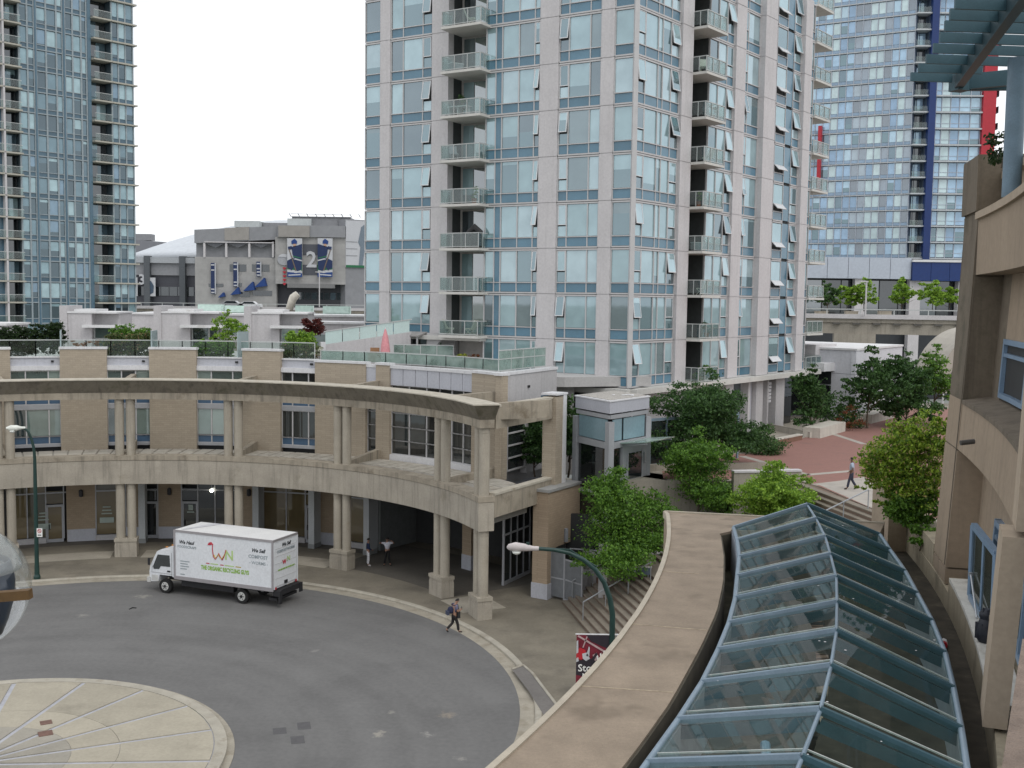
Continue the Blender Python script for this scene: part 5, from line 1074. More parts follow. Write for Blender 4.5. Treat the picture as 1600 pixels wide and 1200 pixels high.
# ================================================================ left tower
LTG = glass_mat('left_tower_glass', [(0, (.12, .19, .225)), (.22, (.23, .34, .37)), (.44, (.075, .12, .15)), (.6, (.32, .44, .46)), (.78, (.03, .04, .05)), (.86, (.15, .23, .31))], .17, (.7, .87, .95), blind=1.0, room=(.03, .045, .055))
LBL = mat('left_tower_blue', (.06, .12, .165), .25, .06, 1, spec=.6, rnd=.15); LMU = mat('left_tower_mullion', (.27, .315, .335), .5); LSL = mat('left_tower_slab', (.40, .385, .33), .8, .06, .3)
lt = thing('glass_tower', 'tall blue green glass apartment tower with slab balconies at the left edge', 'tower', (-66, 165, 0))
FT = Frame((atY(-30, 300, 154).x, 154), 42); FTU = lambda px: FT.px(px, 300)[0]
TZ, TH, TN = 6.0, 3.0, 21
lcuts = [(34, 46), (47, 56), (61, 75), (76, 91), (92, 100), (105, 116), (117, 129), (130, 137), (175, 184), (185, 195), (196, 207)]
npane = 0
for i in range(TN):
    z = TZ+TH*i
    for k, (a, b) in enumerate(lcuts):
        ua, ub_ = FTU(a), FTU(b); n = .0 if k < 8 else .5
        panel(lt, 'window_pane', FT, ua, ub_, n, z+.75, z+2.85, LTG, .08); panel(lt, 'spandrel_panel', FT, ua, ub_, n+.02, z+.1, z+.68, LBL, .08)
    for a, b, n in ((5, 20, -1.2), (20, 33, -1.2), (146, 159, -1.2), (159, 173, -1.2)): panel(lt, 'balcony_door', FT, FTU(a), FTU(b), n, z+.2, z+2.8, DG if (i+int(a)) % 3 else LTG, .08)
    for a, b, out, px2 in ((-20, 34, .9, 0), (145, 174, 1.0, 0), (173, 212, 1.0, 0)):
        s = MB().fbox(FT, FTU(a), FTU(b), -1.3, out, z-.1, z+.12).build('balcony', LSL, lt)
        if a != 173: MB().fbox(FT, FTU(a)+.1, FTU(b)-.1, out-.1, out-.06, z+.2, z+1.1).build('rail_glass', RAIL, s); MB().fbox(FT, FTU(a)+.1, FTU(b)-.1, out-.13, out-.03, z+1.1, z+1.17).build('rail', RFR, s)
    mb = MB()
    for px in (33.5, 46.5, 57, 60, 75.5, 91.5, 101, 104.5, 116.5, 129.5, 138): mb.fbox(FT, FTU(px)-.12, FTU(px)+.12, -.1, .14, z, z+TH)
    for px in (174.5, 184.5, 195.5, 207): mb.fbox(FT, FTU(px)-.1, FTU(px)+.1, .4, .62, z, z+TH)
    mb.fbox(FT, FTU(34), FTU(145), -.1, .16, z-.06, z+.1); mb.fbox(FT, FTU(34), FTU(145), -.1, .12, z+.66, z+.76); mb.build('window_frame', LMU, lt)
[MB().fbox(FT, FTU(a), FTU(b), -.3, .25, TZ, TZ+TH*TN).build('blue_pier', LBL, lt) for a, b in ((57.5, 60), (101.5, 104), (139, 144))]
MB().fbox(FT, FTU(-25), FTU(5), -1.4, .1, TZ, TZ+TH*TN).build('blue_pier', LBL, lt)
MB().fbox(FT, FTU(4), FTU(7), -1.4, .9, TZ, TZ+TH*TN).build('white_pier', PALE, lt)
MB().fbox(FT, -6, FTU(207), -24, -1.3, 0, TZ+TH*TN).build('core', mat('left_tower_core', (.05, .08, .1), .4, .1, .1), lt)
MB().fbox(FT, FTU(34), FTU(145), -1.3, -.1, TZ, TZ+TH*TN).fbox(FT, FTU(174), FTU(207), -1.3, .4, TZ, TZ+TH*TN).build('core', mat('left_tower_core', (.05, .08, .1)), lt)
# ================================================================ right tower
RTG = glass_mat('right_tower_glass', [(0, (.25, .37, .54)), (.3, (.32, .46, .62)), (.52, (.40, .55, .66)), (.7, (.17, .26, .41)), (.86, (.42, .54, .62)), (.94, (.07, .1, .13))], .24, (.7, .9, 1.0), blind=1.8)
RTC = glass_mat('right_tower_cyan', [(0, (.42, .57, .58)), (.5, (.48, .63, .64)), (.85, (.36, .49, .52))], .2); RTD = glass_mat('right_tower_dark', [(0, (.09, .13, .17)), (.3, (.17, .23, .29)), (.65, (.27, .36, .42))], .22)
RCOL = [RTG, RTG, RTG, RTC, RTG, RTG, RTD, RTD, RTC, RTC, RTD, RTG, RTC, RTD]
RSL = mat('right_tower_slab', (.47, .495, .51), .7, .05, .3); BLF = mat('blue_fin', (.012, .035, .14), .4, .06, .2); RDF = mat('red_fin', (.42, .025, .04), .45, .05, .2); RMU = mat('right_tower_mullion', (.40, .44, .5), .5)
rtw = thing('curved_tower', 'pale blue glass tower with dark blue and red vertical fins at the right', 'tower', (70, 205, 0))
RY = 205.; FB0 = Frame((atY(1426, 200, RY).x, RY), -60, True); FBU = lambda px: FB0.px(px, 200)[0]
FC0 = Frame((atY(1426, 200, RY).x, RY), 92); FCU = lambda px: FC0.px(px, 200)[0]
RZ, RH, RN = atY(1440, 404, RY).z, 2.95, 17
ac = [1262+ (1424-1262)*k/14 for k in range(15)]
bc = [1461, 1470, 1484, 1498, 1515, 1531]
for i in range(RN):
    z = RZ+RH*i
    for k in range(14):
        panel(rtw, 'window_pane', FB0, FBU(ac[k])-.1, FBU(ac[k+1])+.1, 0, z+.75, z+2.75, RCOL[k] if random.random() < .85 else RTG, .08)
    panel(rtw, 'spandrel_panel', FB0, FBU(1424), FBU(1262), .02, z+.18, z+.7, mat('right_spandrel', (.27, .37, .48), .25, .06, .1, rnd=.1), .08)
    for k in range(5):
        if i < 12: panel(rtw, 'window_pane', FC0, FCU(bc[k])+.1, FCU(bc[k+1])-.1, 0, z+.3, z+2.7, (RTC if k == 1 else RTG), .08)
    MB().fbox(FB0, FBU(1425), FBU(1262), -.3, .25, z-.08, z+.1).build('floor_slab', RSL, rtw)
    MB().fbox(FC0, FCU(1455), FCU(1534), -.5, .8, z-.12, z+.14).build('floor_slab', RSL, rtw)
    s = MB().fbox(FC0, FCU(1424), FCU(1447), -1.5, .9, z-.12, z+.12).build('balcony', RSL, rtw); MB().fbox(FC0, FCU(1424.5), FCU(1446), .76, .8, z+.15, z+1.1).build('rail_glass', RAIL, s)
    for a, b in ((1425, 1434), (1435, 1444)): panel(rtw, 'balcony_door', FC0, FCU(a), FCU(b), -1.4, z+.2, z+2.7, DG if (i+a) % 2 else RTG, .08)
    mb = MB()
    for k in range(15): mb.fbox(FB0, FBU(ac[k])-.07, FBU(ac[k])+.07, -.1, .12, z, z+RH)
    mb.build('window_frame', RMU, rtw); mb = MB()
    for k in range(6): mb.fbox(FC0, FCU(bc[k])-.07, FCU(bc[k])+.07, -.1, .12, z, z+RH)
    mb.fbox(FC0, FCU(1461), FCU(1531), -.1, .1, z+1.0, z+1.08); mb.build('window_frame', RMU, rtw)
    MB().fbox(FC0, FCU(1551), FCU(1558), -2, .3, z+.0, z+.2).build('balcony', DARK, rtw)
    MB().fbox(FC0, FCU(1557), FCU(1558), -2, .3, z+.2, z+1.2).build('rail', DARK, rtw)
rest = MB()
for i in range(RN):
    if i >= 12:
        z = RZ+RH*i
        for k in range(5): rest.fbox(FC0, FCU(bc[k])+.1, FCU(bc[k+1])-.1, -.06, 0, z+.3, z+2.7)
if rest.v: rest.build('window_pane_row', RTG, rtw, kind='stuff')
ZT = RZ+RH*RN
MB().fbox(FC0, FCU(1447), FCU(1457.5), -1.2, 1.2, RZ-.3, ZT).build('blue_fin', BLF, rtw); MB().fbox(FC0, FCU(1532), FCU(1552), -2, .9, RZ-.3, ZT).build('red_fin', RDF, rtw)
MB().fbox(FB0, 0, FBU(1262), -12, -.1, RZ-3, ZT).build('core', mat('right_core', (.08, .11, .16), .5, .05, .1), rtw); MB().fbox(FC0, 0, FCU(1446), -14, -1.5, RZ-3, ZT).fbox(FC0, FCU(1446), FCU(1551), -14, -.1, RZ-3, ZT).build('core', mat('right_core', (.08, .11, .16)), rtw)
# small red fins seen past the central tower
MB().fbox(FB0, FBU(1286), FBU(1281), .3, 1.2, atY(1284, 300, 215).z, atY(1284, 200, 215).z).build('red_fin', RDF, rtw)
# podium of the right tower
FP0 = Frame((atY(1180, 420, 190).x, 190), 91); PU = lambda px: FP0.px(px, 420)[0]
zb0, zb1 = atY(1400, 436, 190).z, atY(1400, 403, 190).z
rp2 = thing('tower_podium', 'grey and dark blue podium below the blue finned tower', 'building', (60, 190, 0))
for k in range(5): MB().fbox(FP0, PU(1260)+k*(PU(1424)-PU(1260))/5+.04, PU(1260)+(k+1)*(PU(1424)-PU(1260))/5-.04, -3, 0, zb0, zb1).build('fascia_panel', mat('podium_fascia', (.43, .47, .53), .45, .05, .2), rp2)
zc0, zc1 = atY(1460, 439, 190).z, atY(1460, 410, 190).z
for k in range(4): MB().fbox(FP0, PU(1424)+k*(PU(1540)-PU(1424))/4+.03, PU(1424)+(k+1)*(PU(1540)-PU(1424))/4-.03, -3, .6, zc0, zc1).build('blue_fascia_panel', BLF, rp2)
MB().fbox(FP0, PU(1424), PU(1540), -3, .8, zc1, zc1+.4).build('coping', ROOFW, rp2)
MB().fbox(FP0, PU(1240), PU(1540), -16, -2.6, 0, zb0+1).build('core', mat('podium_void', (.035, .04, .045), .5), rp2)
for px0, px1 in ((1338, 1354), (1424, 1441), (1500, 1516)): MB().fbox(FP0, PU(px0), PU(px1), -2, -.4, 5, zb0).build('column', PALE, rp2)
for k in range(9): panel(rp2, 'window_pane', FP0, PU(1262)+k*3.3, PU(1262)+k*3.3+3.1, -2.5, 12, zb0-.3, DG if k % 3 else LOB, .08)
MB().fbox(FP0, PU(1200), PU(1262), -16, 0, 0, zb1+1).build('wing', PALE_G, rp2)
for k, (px, Y, s) in enumerate(((1293, 152, 1.0), (1322, 154, .9), (1350, 153, 1.05), (1410, 152, 1.1), (1457, 150, 1.05), (1483, 151, .8))):
    q = atY(px, 482, Y)
    tree('street_tree', ['small dark green street tree beside the central tower', 'bright street tree on the viaduct, second from the left', 'bright street tree by the grey column on the viaduct', 'largest bright street tree on the viaduct', 'bright street tree right of the white podium column', 'small street tree nearest the brown building'][k], q.x, Y, q.z-.3, 4.1*s, 2.3*s, 900, .42, 'bright' if k not in (0,) else 'dark', seed=50+k, low=.12, group='street trees on the viaduct')
for k, px in enumerate((1283, 1330, 1382)):
    q = atY(px, 490, 146); tag(MB().box((q.x, 146, q.z), (1.6, .8, .55)).box((q.x, 146, q.z+.3), (1.7, .9, .08)).build('concrete_planter', CONC), 'pale concrete planter box on the right viaduct, %s of three' % ('left', 'middle', 'right')[k], 'planter', 'viaduct planter boxes')
# ================================================================ arena
AY = 330.
ar = thing('arena', 'large grey sports arena with hanging player banners in the distance', 'arena', (atY(430, 460, AY).x, AY, 0))
AG1 = mat('arena_grey', (.33, .325, .315), .7, .04, .05, brick=(6., 1.6)); AG2 = mat('arena_dark_grey', (.235, .24, .252), .6, .05, .05); AG3 = mat('arena_tan_grey', (.285, .27, .25), .7, .05, .05)
FA_ = Frame((atY(305, 460, AY).x, AY), 90); AU = lambda px: FA_.px(px, 440)[0]; AZ = lambda py, px=400: atY(px, py, AY).z
zb = -2
MB().fbox(FA_, 0, AU(432), -60, 0, zb, AZ(402, 370)).build('lower_wall', AG1, ar)
MB().fbox(FA_, 0, AU(432), -60, -1.5, AZ(402, 370), AZ(380, 370)).build('upper_wall', AG2, ar)
MB().extr([FA_.P(0, .4, AZ(380, 310)), FA_.P(AU(440), .4, AZ(374, 440)), FA_.P(AU(440), .4, AZ(353, 440)), FA_.P(0, .4, AZ(359, 310))], (0, 60, 0)).build('parapet', AG2, ar)
MB().extr([FA_.P(AU(352), .6, AZ(376, 352)), FA_.P(AU(390), .6, AZ(375, 390)), FA_.P(AU(390), .6, AZ(354.5, 390)), FA_.P(AU(352), .6, AZ(356.5, 352))], (0, 1, 0)).build('parapet_panel', AG3, ar)
for px in (320, 354, 390, 427): MB().fbox(FA_, AU(px)-.3, AU(px)+.3, -.4, .3, AZ(402, px), AZ(378, px)).build('white_post', PALE, ar)
for a, b in ((321, 354), (355, 390), (391, 427)):
    MB().extr([FA_.P(AU(a), .1, AZ(380, a)), FA_.P(AU(b), .1, AZ(379, b)), FA_.P(AU((a+b)/2), .1, AZ(387, a))], (0, .5, 0)).build('truss_panel', mat('truss_dark', (.1, .105, .115), .6), ar)
MB().fbox(FA_, AU(320), AU(428), 0, .5, AZ(379.5, 370), AZ(378, 370)).build('white_rail', PALE, ar)
for a, b, y0, y1 in ((359, 385, 413, 424), (394, 421, 413, 424), (326, 349, 443, 448), (366, 378, 442, 448), (395, 425, 454, 462), (375, 390, 456, 464)):
    panel(ar, 'window_pane', FA_, AU(a), AU(b), .1, AZ(y1, a), AZ(y0, a), DG, .2)
# hockey-stick shaped hanging signs, blue triangular awnings
NAVY = mat('banner_navy', (.015, .03, .09), .6); BAW = mat('banner_white', (.48, .49, .51), .6, .04, .3); BGR = mat('banner_green', (.02, .14, .06), .6); BBL = mat('banner_blue', (.015, .05, .19), .6); SKIN = mat('banner_skin', (.45, .28, .2), .7)
for px, y0, y1 in ((334, 411, 459), (369, 410, 448), (405, 409, 432)):
    sg = MB().fbox(FA_, AU(px)-.62, AU(px)+.55, .3, .9, AZ(y1, px), AZ(y0, px)).build('hanging_sign', NAVY, ar)
    MB().fbox(FA_, AU(px)+.55, AU(px)+.8, .3, .9, AZ(y1, px), AZ(y0, px)).build('sign_edge', BAW, sg)
    for yy in (y0+2, y0+10, y1-8, y1-3): MB().fbox(FA_, AU(px)-.5, AU(px)+.45, .9, .96, AZ(yy+2, px), AZ(yy, px)).build('sign_mark', BAW, sg)
for px, py, s in ((343, 463, .6), (362, 459, .9), (382, 453, 1.1), (400, 447, 1.1)):
    b = FA_.P(AU(px), 0, AZ(py+2, px)); MB().extr([b, b+Vector((3.2*s, -.1, .4)), b+Vector((2.6*s, -.1, 2.6*s))], (0, -2, 0)).build('blue_awning', BBL, ar)
# entrance block
MB().fbox(FA_, AU(432), AU(541), -60, 1.5, AZ(444, 480), AZ(371, 480)).build('lower_wall', AG1, ar)
MB().fbox(FA_, AU(436), AU(541), -60, 2.2, AZ(371, 480), AZ(353, 480)).build('parapet', AG2, ar); MB().fbox(FA_, AU(438), AU(486), 2.2, 2.6, AZ(371, 460), AZ(353.5, 460)).build('parapet_panel', AG3, ar)
MB().fbox(FA_, AU(432), AU(541), -60, -2, zb, AZ(444, 480)).build('entrance_recess', mat('entrance_dark', (.045, .047, .055), .5), ar)
MB().fbox(FA_, AU(452), AU(525), 1.5, 3, AZ(450, 480), AZ(443.5, 480)).build('entrance_canopy', mat('canopy_grey', (.18, .18, .18), .6), ar)
panel(ar, 'window_pane', FA_, AU(475), AU(499), 1.6, AZ(399, 480), AZ(382, 480), mat('arena_window', (.09, .095, .11), .3), .2); panel(ar, 'window_pane', FA_, AU(475), AU(499), 1.6, AZ(430, 480), AZ(414, 480), mat('arena_window', (.09, .095, .11)), .2)
for k in range(8): panel(ar, 'entrance_door', FA_, AU(455)+k*1.9, AU(455)+k*1.9+1.6, -1.9, AZ(468, 480), AZ(457, 480), DG if k % 3 else LOB, .1)
text_mesh('gate_number', '2', 6.6, BAW, ar, FA_.P(AU(488.5), 1.75, AZ(407, 488)), (1, 0, 0), (0, 0, 1), .3, bold=.12)
lg = MB().extr([FA_.P(AU(446)+2.0*math.cos(q*.35), 1.7, AZ(406, 446)+1.7*math.sin(q*.35)) for q in range(18)], (0, -.2, 0)).build('round_emblem', mat('emblem_grey', (.34, .35, .37), .5), ar)
MB().extr([FA_.P(AU(446)+1.9*math.cos(q*.3), 1.95, AZ(406, 446)+.2+1.5*math.sin(q*.3)) for q in range(1, 10)], (0, -.1, 0)).build('emblem_arc', BAW, lg)
for k in range(5): MB().extr([FA_.P(AU(446.5)-.55, 1.7, AZ(418+6*k, 446)), FA_.P(AU(446.5)+.55, 1.7, AZ(418+6*k, 446)), FA_.P(AU(446.5)+.2, 1.7, AZ(421.5+6*k, 446)), FA_.P(AU(446.5)-.2, 1.7, AZ(421.5+6*k, 446))][::-1], (0, -.2, 0)).build('red_letter', RDF, ar)
def player_banner(label, px0, px1, y0, y1, flip, seed):
    u0, u1 = AU(px0), AU(px1); t = thing('player_banner', label, 'banner', FA_.P(u0, 2.9, AZ(y1)), 'arena player banners'); W = u1-u0; zt, zl = AZ(y0, px0), AZ(y1, px0); Hh = zt-zl
    MB().fbox(FA_, u0, u1, 2.7, 2.9, zl, zt).build('sheet', BAW, t)
    def sh(pts, m, d=.06, nm='print'): MB().extr([FA_.P(u0+W*(1-x if flip else x), 2.9+d, zl+Hh*y) for x, y in pts], (0, -.03, 0)).build(nm, m, t)
    sh([(0, 0), (1, 0), (1, .1), (0, .13)], BBL, .03); sh([(0, .2), (1, .16), (1, .4), (0, .3)], BGR, .03)
    sh([(.55, .8), (1, .86), (1, .45), (.8, .4), (.5, .5)], NAVY, .07); sh([(0, .42), (.4, .5), (.6, .3), (.2, .2), (0, .24)], NAVY, .07)
    sh([(.28, .93), (.5, .99), (.66, .93), (.66, .86), (.3, .85)], BBL, .09); sh([(.38, .86), (.6, .86), (.56, .78), (.44, .78)], SKIN, .09)
    sh([(.3, .78), (.7, .82), (.95, .68), (1, .5), (.9, .42), (.5, .45), (.35, .6)], NAVY, .09)
    sh([(.55, .5), (.98, .42), (.96, .2), (.7, .15), (.45, .22), (.5, .4)], NAVY, .08); sh([(.5, .45), (.3, .4), (.1, .22), (.3, .17), (.55, .32)], NAVY, .085)
    sh([(.05, .78), (.3, .8), (.35, .72), (.08, .7)], NAVY, .09); sh([(.5, .49), (.97, .44), (.97, .41), (.5, .455)], BAW, .12); sh([(.4, .55), (.95, .5), (.95, .48), (.4, .52)], BGR, .12)
    sh([(.1, .72), (.15, .72), (.62, .18), (.55, .16)], mat('stick_brown', (.16, .12, .09)), .13); sh([(.5, .13), (.95, .18), (.95, .14), (.6, .1), (.45, .11)], BAW, .12); sh([(.08, .06), (.9, .08), (.9, .05), (.08, .03)], BAW, .1)
player_banner('tall hockey player banner left of the white number on the arena', 452, 475, 373, 433, False, 1)
player_banner('tall hockey player banner right of the white number on the arena', 499, 522, 373, 433, True, 2)
# tall mesh banner on the corner + roof edge + dome
cb_ = thing('corner_banner', 'tall white mesh banner with standing figure at the arena corner', 'banner', FA_.P(AU(542), 3, AZ(430)))
FCn = Frame(FA_.P(AU(541), 1.5, 0), 60); wC = 12
def cs(pts, m, d): MB().extr([FCn.P(wC*x, d, AZ(418, 550)+(AZ(346, 550)-AZ(418, 550))*y) for x, y in pts], FCn.n*-.05).build('print', m, cb_)
MB().fbox(FCn, 0, wC, -.1, .3, AZ(418, 550), AZ(345, 550)).build('sheet', BAW, cb_)
cs([(.4, .88), (.5, .95), (.6, .88), (.68, .55), (.62, .45), (.66, .05), (.56, .05), (.5, .42), (.44, .05), (.34, .05), (.38, .45), (.32, .55)], mat('figure_grey', (.16, .2, .24), .7), .4)
cs([(0, 0), (1, 0), (1, .05), (0, .05)], BGR, .38)
for y in (.25, .4, .55): cs([(0, y), (.3, y), (.3, y+.012), (0, y+.012)], AG2, .39); cs([(.7, y), (1, y), (1, y+.012), (.7, y+.012)], AG2, .39)
MB().fbox(FCn, 0, wC+2, -30, -.1, zb, AZ(343, 550)).build('corner_wall', AG2, ar); MB().fbox(FA_, AU(452), AU(545), -50, -4, AZ(353), AZ(338, 500)).build('roof_house', AG2, ar); MB().fbox(FA_, AU(404), AU(452), -50, -6, AZ(354), AZ(346, 430)).build('roof_house', AG2, ar)
rf = MB(); rf.fbox(FA_, AU(452), AU(545), -4.2, -3.6, AZ(338, 500), AZ(337, 500))
for k in range(9): x = AU(452)+k*2.6; rf.bar(FA_.P(x, -3, AZ(338, 500)), FA_.P(x-.5, -2.5, AZ(333, 500)), .16)
rf.bar(FA_.P(AU(452), -2.5, AZ(333.5, 500)), FA_.P(AU(545), -2.5, AZ(334.5, 500)), .12); rf.build('roof_rail', AG2, ar)
for px0, px1, y0, y1 in ((364, 403, 344, 354), (447, 484, 340.5, 353)): MB().fbox(FA_, AU(px0), AU(px1), -8, -2, AZ(y1, px0), AZ(y0, px0)).build('air_handler', mat('handler_pale', (.44, .47, .47), .5, .12, .15), ar)
# white dome roof and side wing
dc = atY(400, 440, 380); MBd = MB(); prof = [(58*t/10, 15.5*(1-(t/10)**1.6)) for t in range(10, -1, -1)]
dz = AZ(401, 250)+.5; MBd.lathe((atY(450, 440, 400).x, 400, dz), [(max(r, .1), z) for r, z in prof], 40).build('dome_roof', mat('dome_white', (.50, .53, .56), .6, .03, .05), ar, True)
FW_ = Frame((atY(195, 440, 345).x, 345), 90); WU = lambda px: FW_.px(px, 440)[0]; WZ = lambda py: atY(250, py, 345).z
MB().fbox(FW_, WU(195), WU(306), -40, 0, WZ(430), WZ(411)).build('wing_wall', mat('wing_grey', (.25, .255, .27), .5, .05, .1), ar)
MB().fbox(FW_, WU(195), WU(306), -40, 1.0, WZ(411), WZ(402)).build('wing_fascia', mat('wing_pale', (.36, .38, .4), .5), ar)
MB().fbox(FW_, WU(195), WU(306), -40, -.6, 0, WZ(430)).build('wing_base', mat('wing_dark', (.06, .062, .075), .4), ar)
for k in range(7): panel(ar, 'window_pane', FW_, WU(212)+k*2.6, WU(212)+k*2.6+2.4, -.4, WZ(462), WZ(448), DG, .1)
for px in (232, 287): MB().fbox(FW_, WU(px)-.9, WU(px)+.9, -1, 1.6, 0, WZ(400)).build('wing_pier', mat('pier_dark', (.09, .10, .11), .6), ar)
text_mesh('gate_number', '3', 4.4, BAW, ar, FW_.P(WU(224), 1.2, WZ(438)), (1, 0, 0), (0, 0, 1), .3, bold=.1)
AU0 = AU; AU = lambda px: FA_.px(px, 440)[0]
sb = thing('player_banner', 'small grey hockey player banner beside the white number three', 'banner', FW_.P(WU(236), 1.5, WZ(463)))
MB().fbox(FW_, WU(229), WU(245), 1.2, 1.35, WZ(463), WZ(434)).build('sheet', BAW, sb); MB().extr([FW_.P(WU(229+16*x), 1.4, WZ(463)+(WZ(434)-WZ(463))*y) for x, y in ((.45, .85), (.6, .8), (.85, .55), (.8, .2), (.5, .1), (.3, .3), (.25, .5))], (0, -.05, 0)).build('print', mat('figure_navy', (.06, .09, .13)), sb)
sb = thing('player_banner', 'narrow grey banner half hidden by the left glass tower', 'banner', FW_.P(WU(213), 1.5, WZ(463)))
MB().fbox(FW_, WU(208), WU(217), 1.2, 1.35, WZ(463), WZ(434)).build('sheet', BAW, sb); MB().extr([FW_.P(WU(208+9*x), 1.4, WZ(463)+(WZ(434)-WZ(463))*y) for x, y in ((.4, .8), (.8, .7), (.7, .3), (.4, .2), (.2, .5))], (0, -.05, 0)).build('print', mat('figure_grey', (.16, .2, .24)), sb)
# grey hall far behind
hz = atY(240, 380, 520); hall = thing('far_hall', 'plain grey hall roof behind the white dome', 'building', (hz.x, 520, 0)); x0 = atY(180, 372, 520); x1 = atY(275, 378, 520)
MB().extr([(x0.x, 520, 0), (x1.x+40, 520, 0), (x1.x+40, 520, x1.z-4), (x1.x, 520, x1.z-.5), (x0.x, 520, x0.z)], (0, 60, 0)).build('wall', mat('hall_grey', (.19, .195, .215), .7, .04, .02), hall); MB().box((atY(226, 370, 530).x, 530, x0.z+1), (8, 6, 3)).build('roof_unit', AG2, hall)
# flag pole / lamp in front of the arena
for px, y0, lb in ((499, 425, 'thin white lamp post on the far viaduct in front of the arena'), (1352, 440, 'thin pale lamp post on the right viaduct')):
    Y = 222 if px < 600 else 137; a = atY(px, y0, Y); b = atY(px, 480 if px < 600 else 494, Y); t = thing('thin_lamp_post', lb, 'lamp post', (b.x, Y, b.z)); MB().tube([(b.x, Y, b.z), (b.x, Y, a.z)], .11, 6).build('pole', PALE, t); MB().box((b.x-.3, Y, a.z), (1.0, .25, .15)).build('lamp_head', PALE, t)
# ================================================================ brown concrete building on the right
CB = (-52.1, 36.8)
BC = mat('brown_concrete', (.30, .235, .17), .85, .07, .6, streak=.22, bump=.25, bscale=40); BCD = mat('brown_concrete_weathered_shade', (.155, .127, .094), .88, .2, 1.2, streak=.5, stain=((.1, .085, .06), 1.2, .5), bump=.3)
BCL = mat('brown_concrete_pale', (.37, .30, .225), .85, .08, .8, streak=.15, bump=.2); LWALL = mat('stained_low_wall', (.33, .285, .205), .88, .12, 1.0, streak=.35, stain=((.17, .145, .1), .9, .55), bump=.3)
WBL = mat('blue_window_frame', (.17, .25, .35), .35, .06, 2, spec=.5)
bb = thing('brown_building', 'brown concrete building with deep set blue windows at the right edge', 'building', (9, 20, 0))
def angb(x, y, z): p = atz(x, y, z); return math.degrees(math.atan2(p.y-CB[1], p.x-CB[0]))
P1n = -13.38; P1f = P1n+1.4; P2f = -20.9; P2n = P2f-.7
R0, R1 = 62.76, 63.3
G = .02
def stack(a0, a1, zs, r0=R0, r1=64.2, m=None, first=None):
    for k in range(len(zs)-1):
        o = .0 if k < len(zs)-2 else .05
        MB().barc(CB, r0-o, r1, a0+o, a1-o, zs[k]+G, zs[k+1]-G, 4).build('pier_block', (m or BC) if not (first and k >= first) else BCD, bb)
    MB().barc(CB, r0+.05, r1, a0-.03, a1+.03, zs[0], zs[-1]-.05, 3).build('pier_core', BCD, bb)
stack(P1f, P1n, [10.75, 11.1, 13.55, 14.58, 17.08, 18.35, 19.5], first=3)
# thin raised arris moulding with dark groove
for a in (P1n+.1,): MB().barc(CB, R0-.012, R0+.05, a+.035, a-.03, 11.15, 17.0, 1).build('arris_joint', BCD, bb)
stack(P2f, P2n, [11.1, 13.62], r0=R0-.12, r1=R0+.12, m=BCL); stack(P2f-.1, P2n, [13.66, 19.4], r0=R0+.02, r1=64, m=BCL)
# spandrels with weathered tops
MB().barc(CB, R0+.01, 64.0, P1n, P2f, 13.56, 14.5, 12).build('spandrel', BC, bb)
MB().sweep(CB, [(R0+.17, 14.5), (63.6, 14.5), (63.6, 14.68), (R0+.17, 14.58)], P1n, P2f, 12).build('ledge', BCD, bb)
MB().barc(CB, R0+.01, 64.0, P1n, P2n-1.5, 17.1, 18.2, 14).build('spandrel', BC, bb)
MB().barc(CB, R0-.06, 64.0, P1n-.02, P2n-1.5, 18.2, 18.34, 14).build('ledge', BCL, bb)
MB().barc(CB, 63.25, 64.5, P1n+.0, P2n-1.5, 18.34, 19.0, 14).build('parapet', BC, bb); MB().barc(CB, 63.15, 64.5, P1n-.02, P2n-1.5, 19.0, 19.14, 14).build('parapet_cap', BCL, bb)
q0 = pol(CB, R0-.05, -16.6); MB().tube([q0+Vector((0, 0, 14.15)), q0+Vector((-.24, 0, 14.12))], .045, 8).build('drain_spout', mat('spout_grey', (.07, .065, .06), .6), bb)
# windows in the two bays
BWG = glass_mat('brown_building_glass', [(0, (.09, .10, .10)), (.5, (.14, .15, .14)), (.8, (.06, .065, .065))], .3)
def bwin(a0, a1, z0, z1, n, r=R1+.02, opened=False):
    da = (a1-a0)/n; fr = MB()
    for i in range(n):
        b0, b1 = a0+da*i, a0+da*(i+1)
        MB().barc(CB, r+.04, r+.07, b0-.09, b1+.09, z0+.08, z1-.08, 2).build('window_pane', BWG, bb)
    for i in range(n+1): b = a0+da*i; fr.barc(CB, r-.05, r+.1, b+.055, b-.055, z0, z1, 1)
    fr.barc(CB, r-.06, r+.12, a0, a1, z1-.1, z1, 6); fr.barc(CB, r-.06, r+.12, a0, a1, z0, z0+.09, 6); fr.barc(CB, r-.04, r+.1, a0, a1, z1-.34, z1-.27, 6)
    fr.build('window_frame', WBL, bb)
bwin(P1n-.75, P2f+.1, 14.72, 15.85, 3)
MB().barc(CB, R1, R1+.12, P1n-.75, P2f, 15.85, 17.1, 4).build('jamb_wall', BC, bb)
MB().barc(CB, R1, R1+.12, P1n, P1n-.75, 14.6, 17.1, 2).build('jamb_wall', BCD, bb)  # recess shade put into the colour of this jamb
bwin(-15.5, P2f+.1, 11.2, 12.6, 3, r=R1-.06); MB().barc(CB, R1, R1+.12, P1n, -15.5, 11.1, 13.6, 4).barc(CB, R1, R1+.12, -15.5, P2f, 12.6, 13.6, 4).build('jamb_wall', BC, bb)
MB().barc(CB, R1+.1, 64.5, P1n, P2f, 11.0, 19.0, 6).build('core', DARK, bb); MB().barc(CB, R1+.02, 63.6, P1n, P2f, 16.9, 17.15, 6).barc(CB, R1+.02, 63.6, P1n, P2f, 13.3, 13.6, 6).build('soffit', BCD, bb)
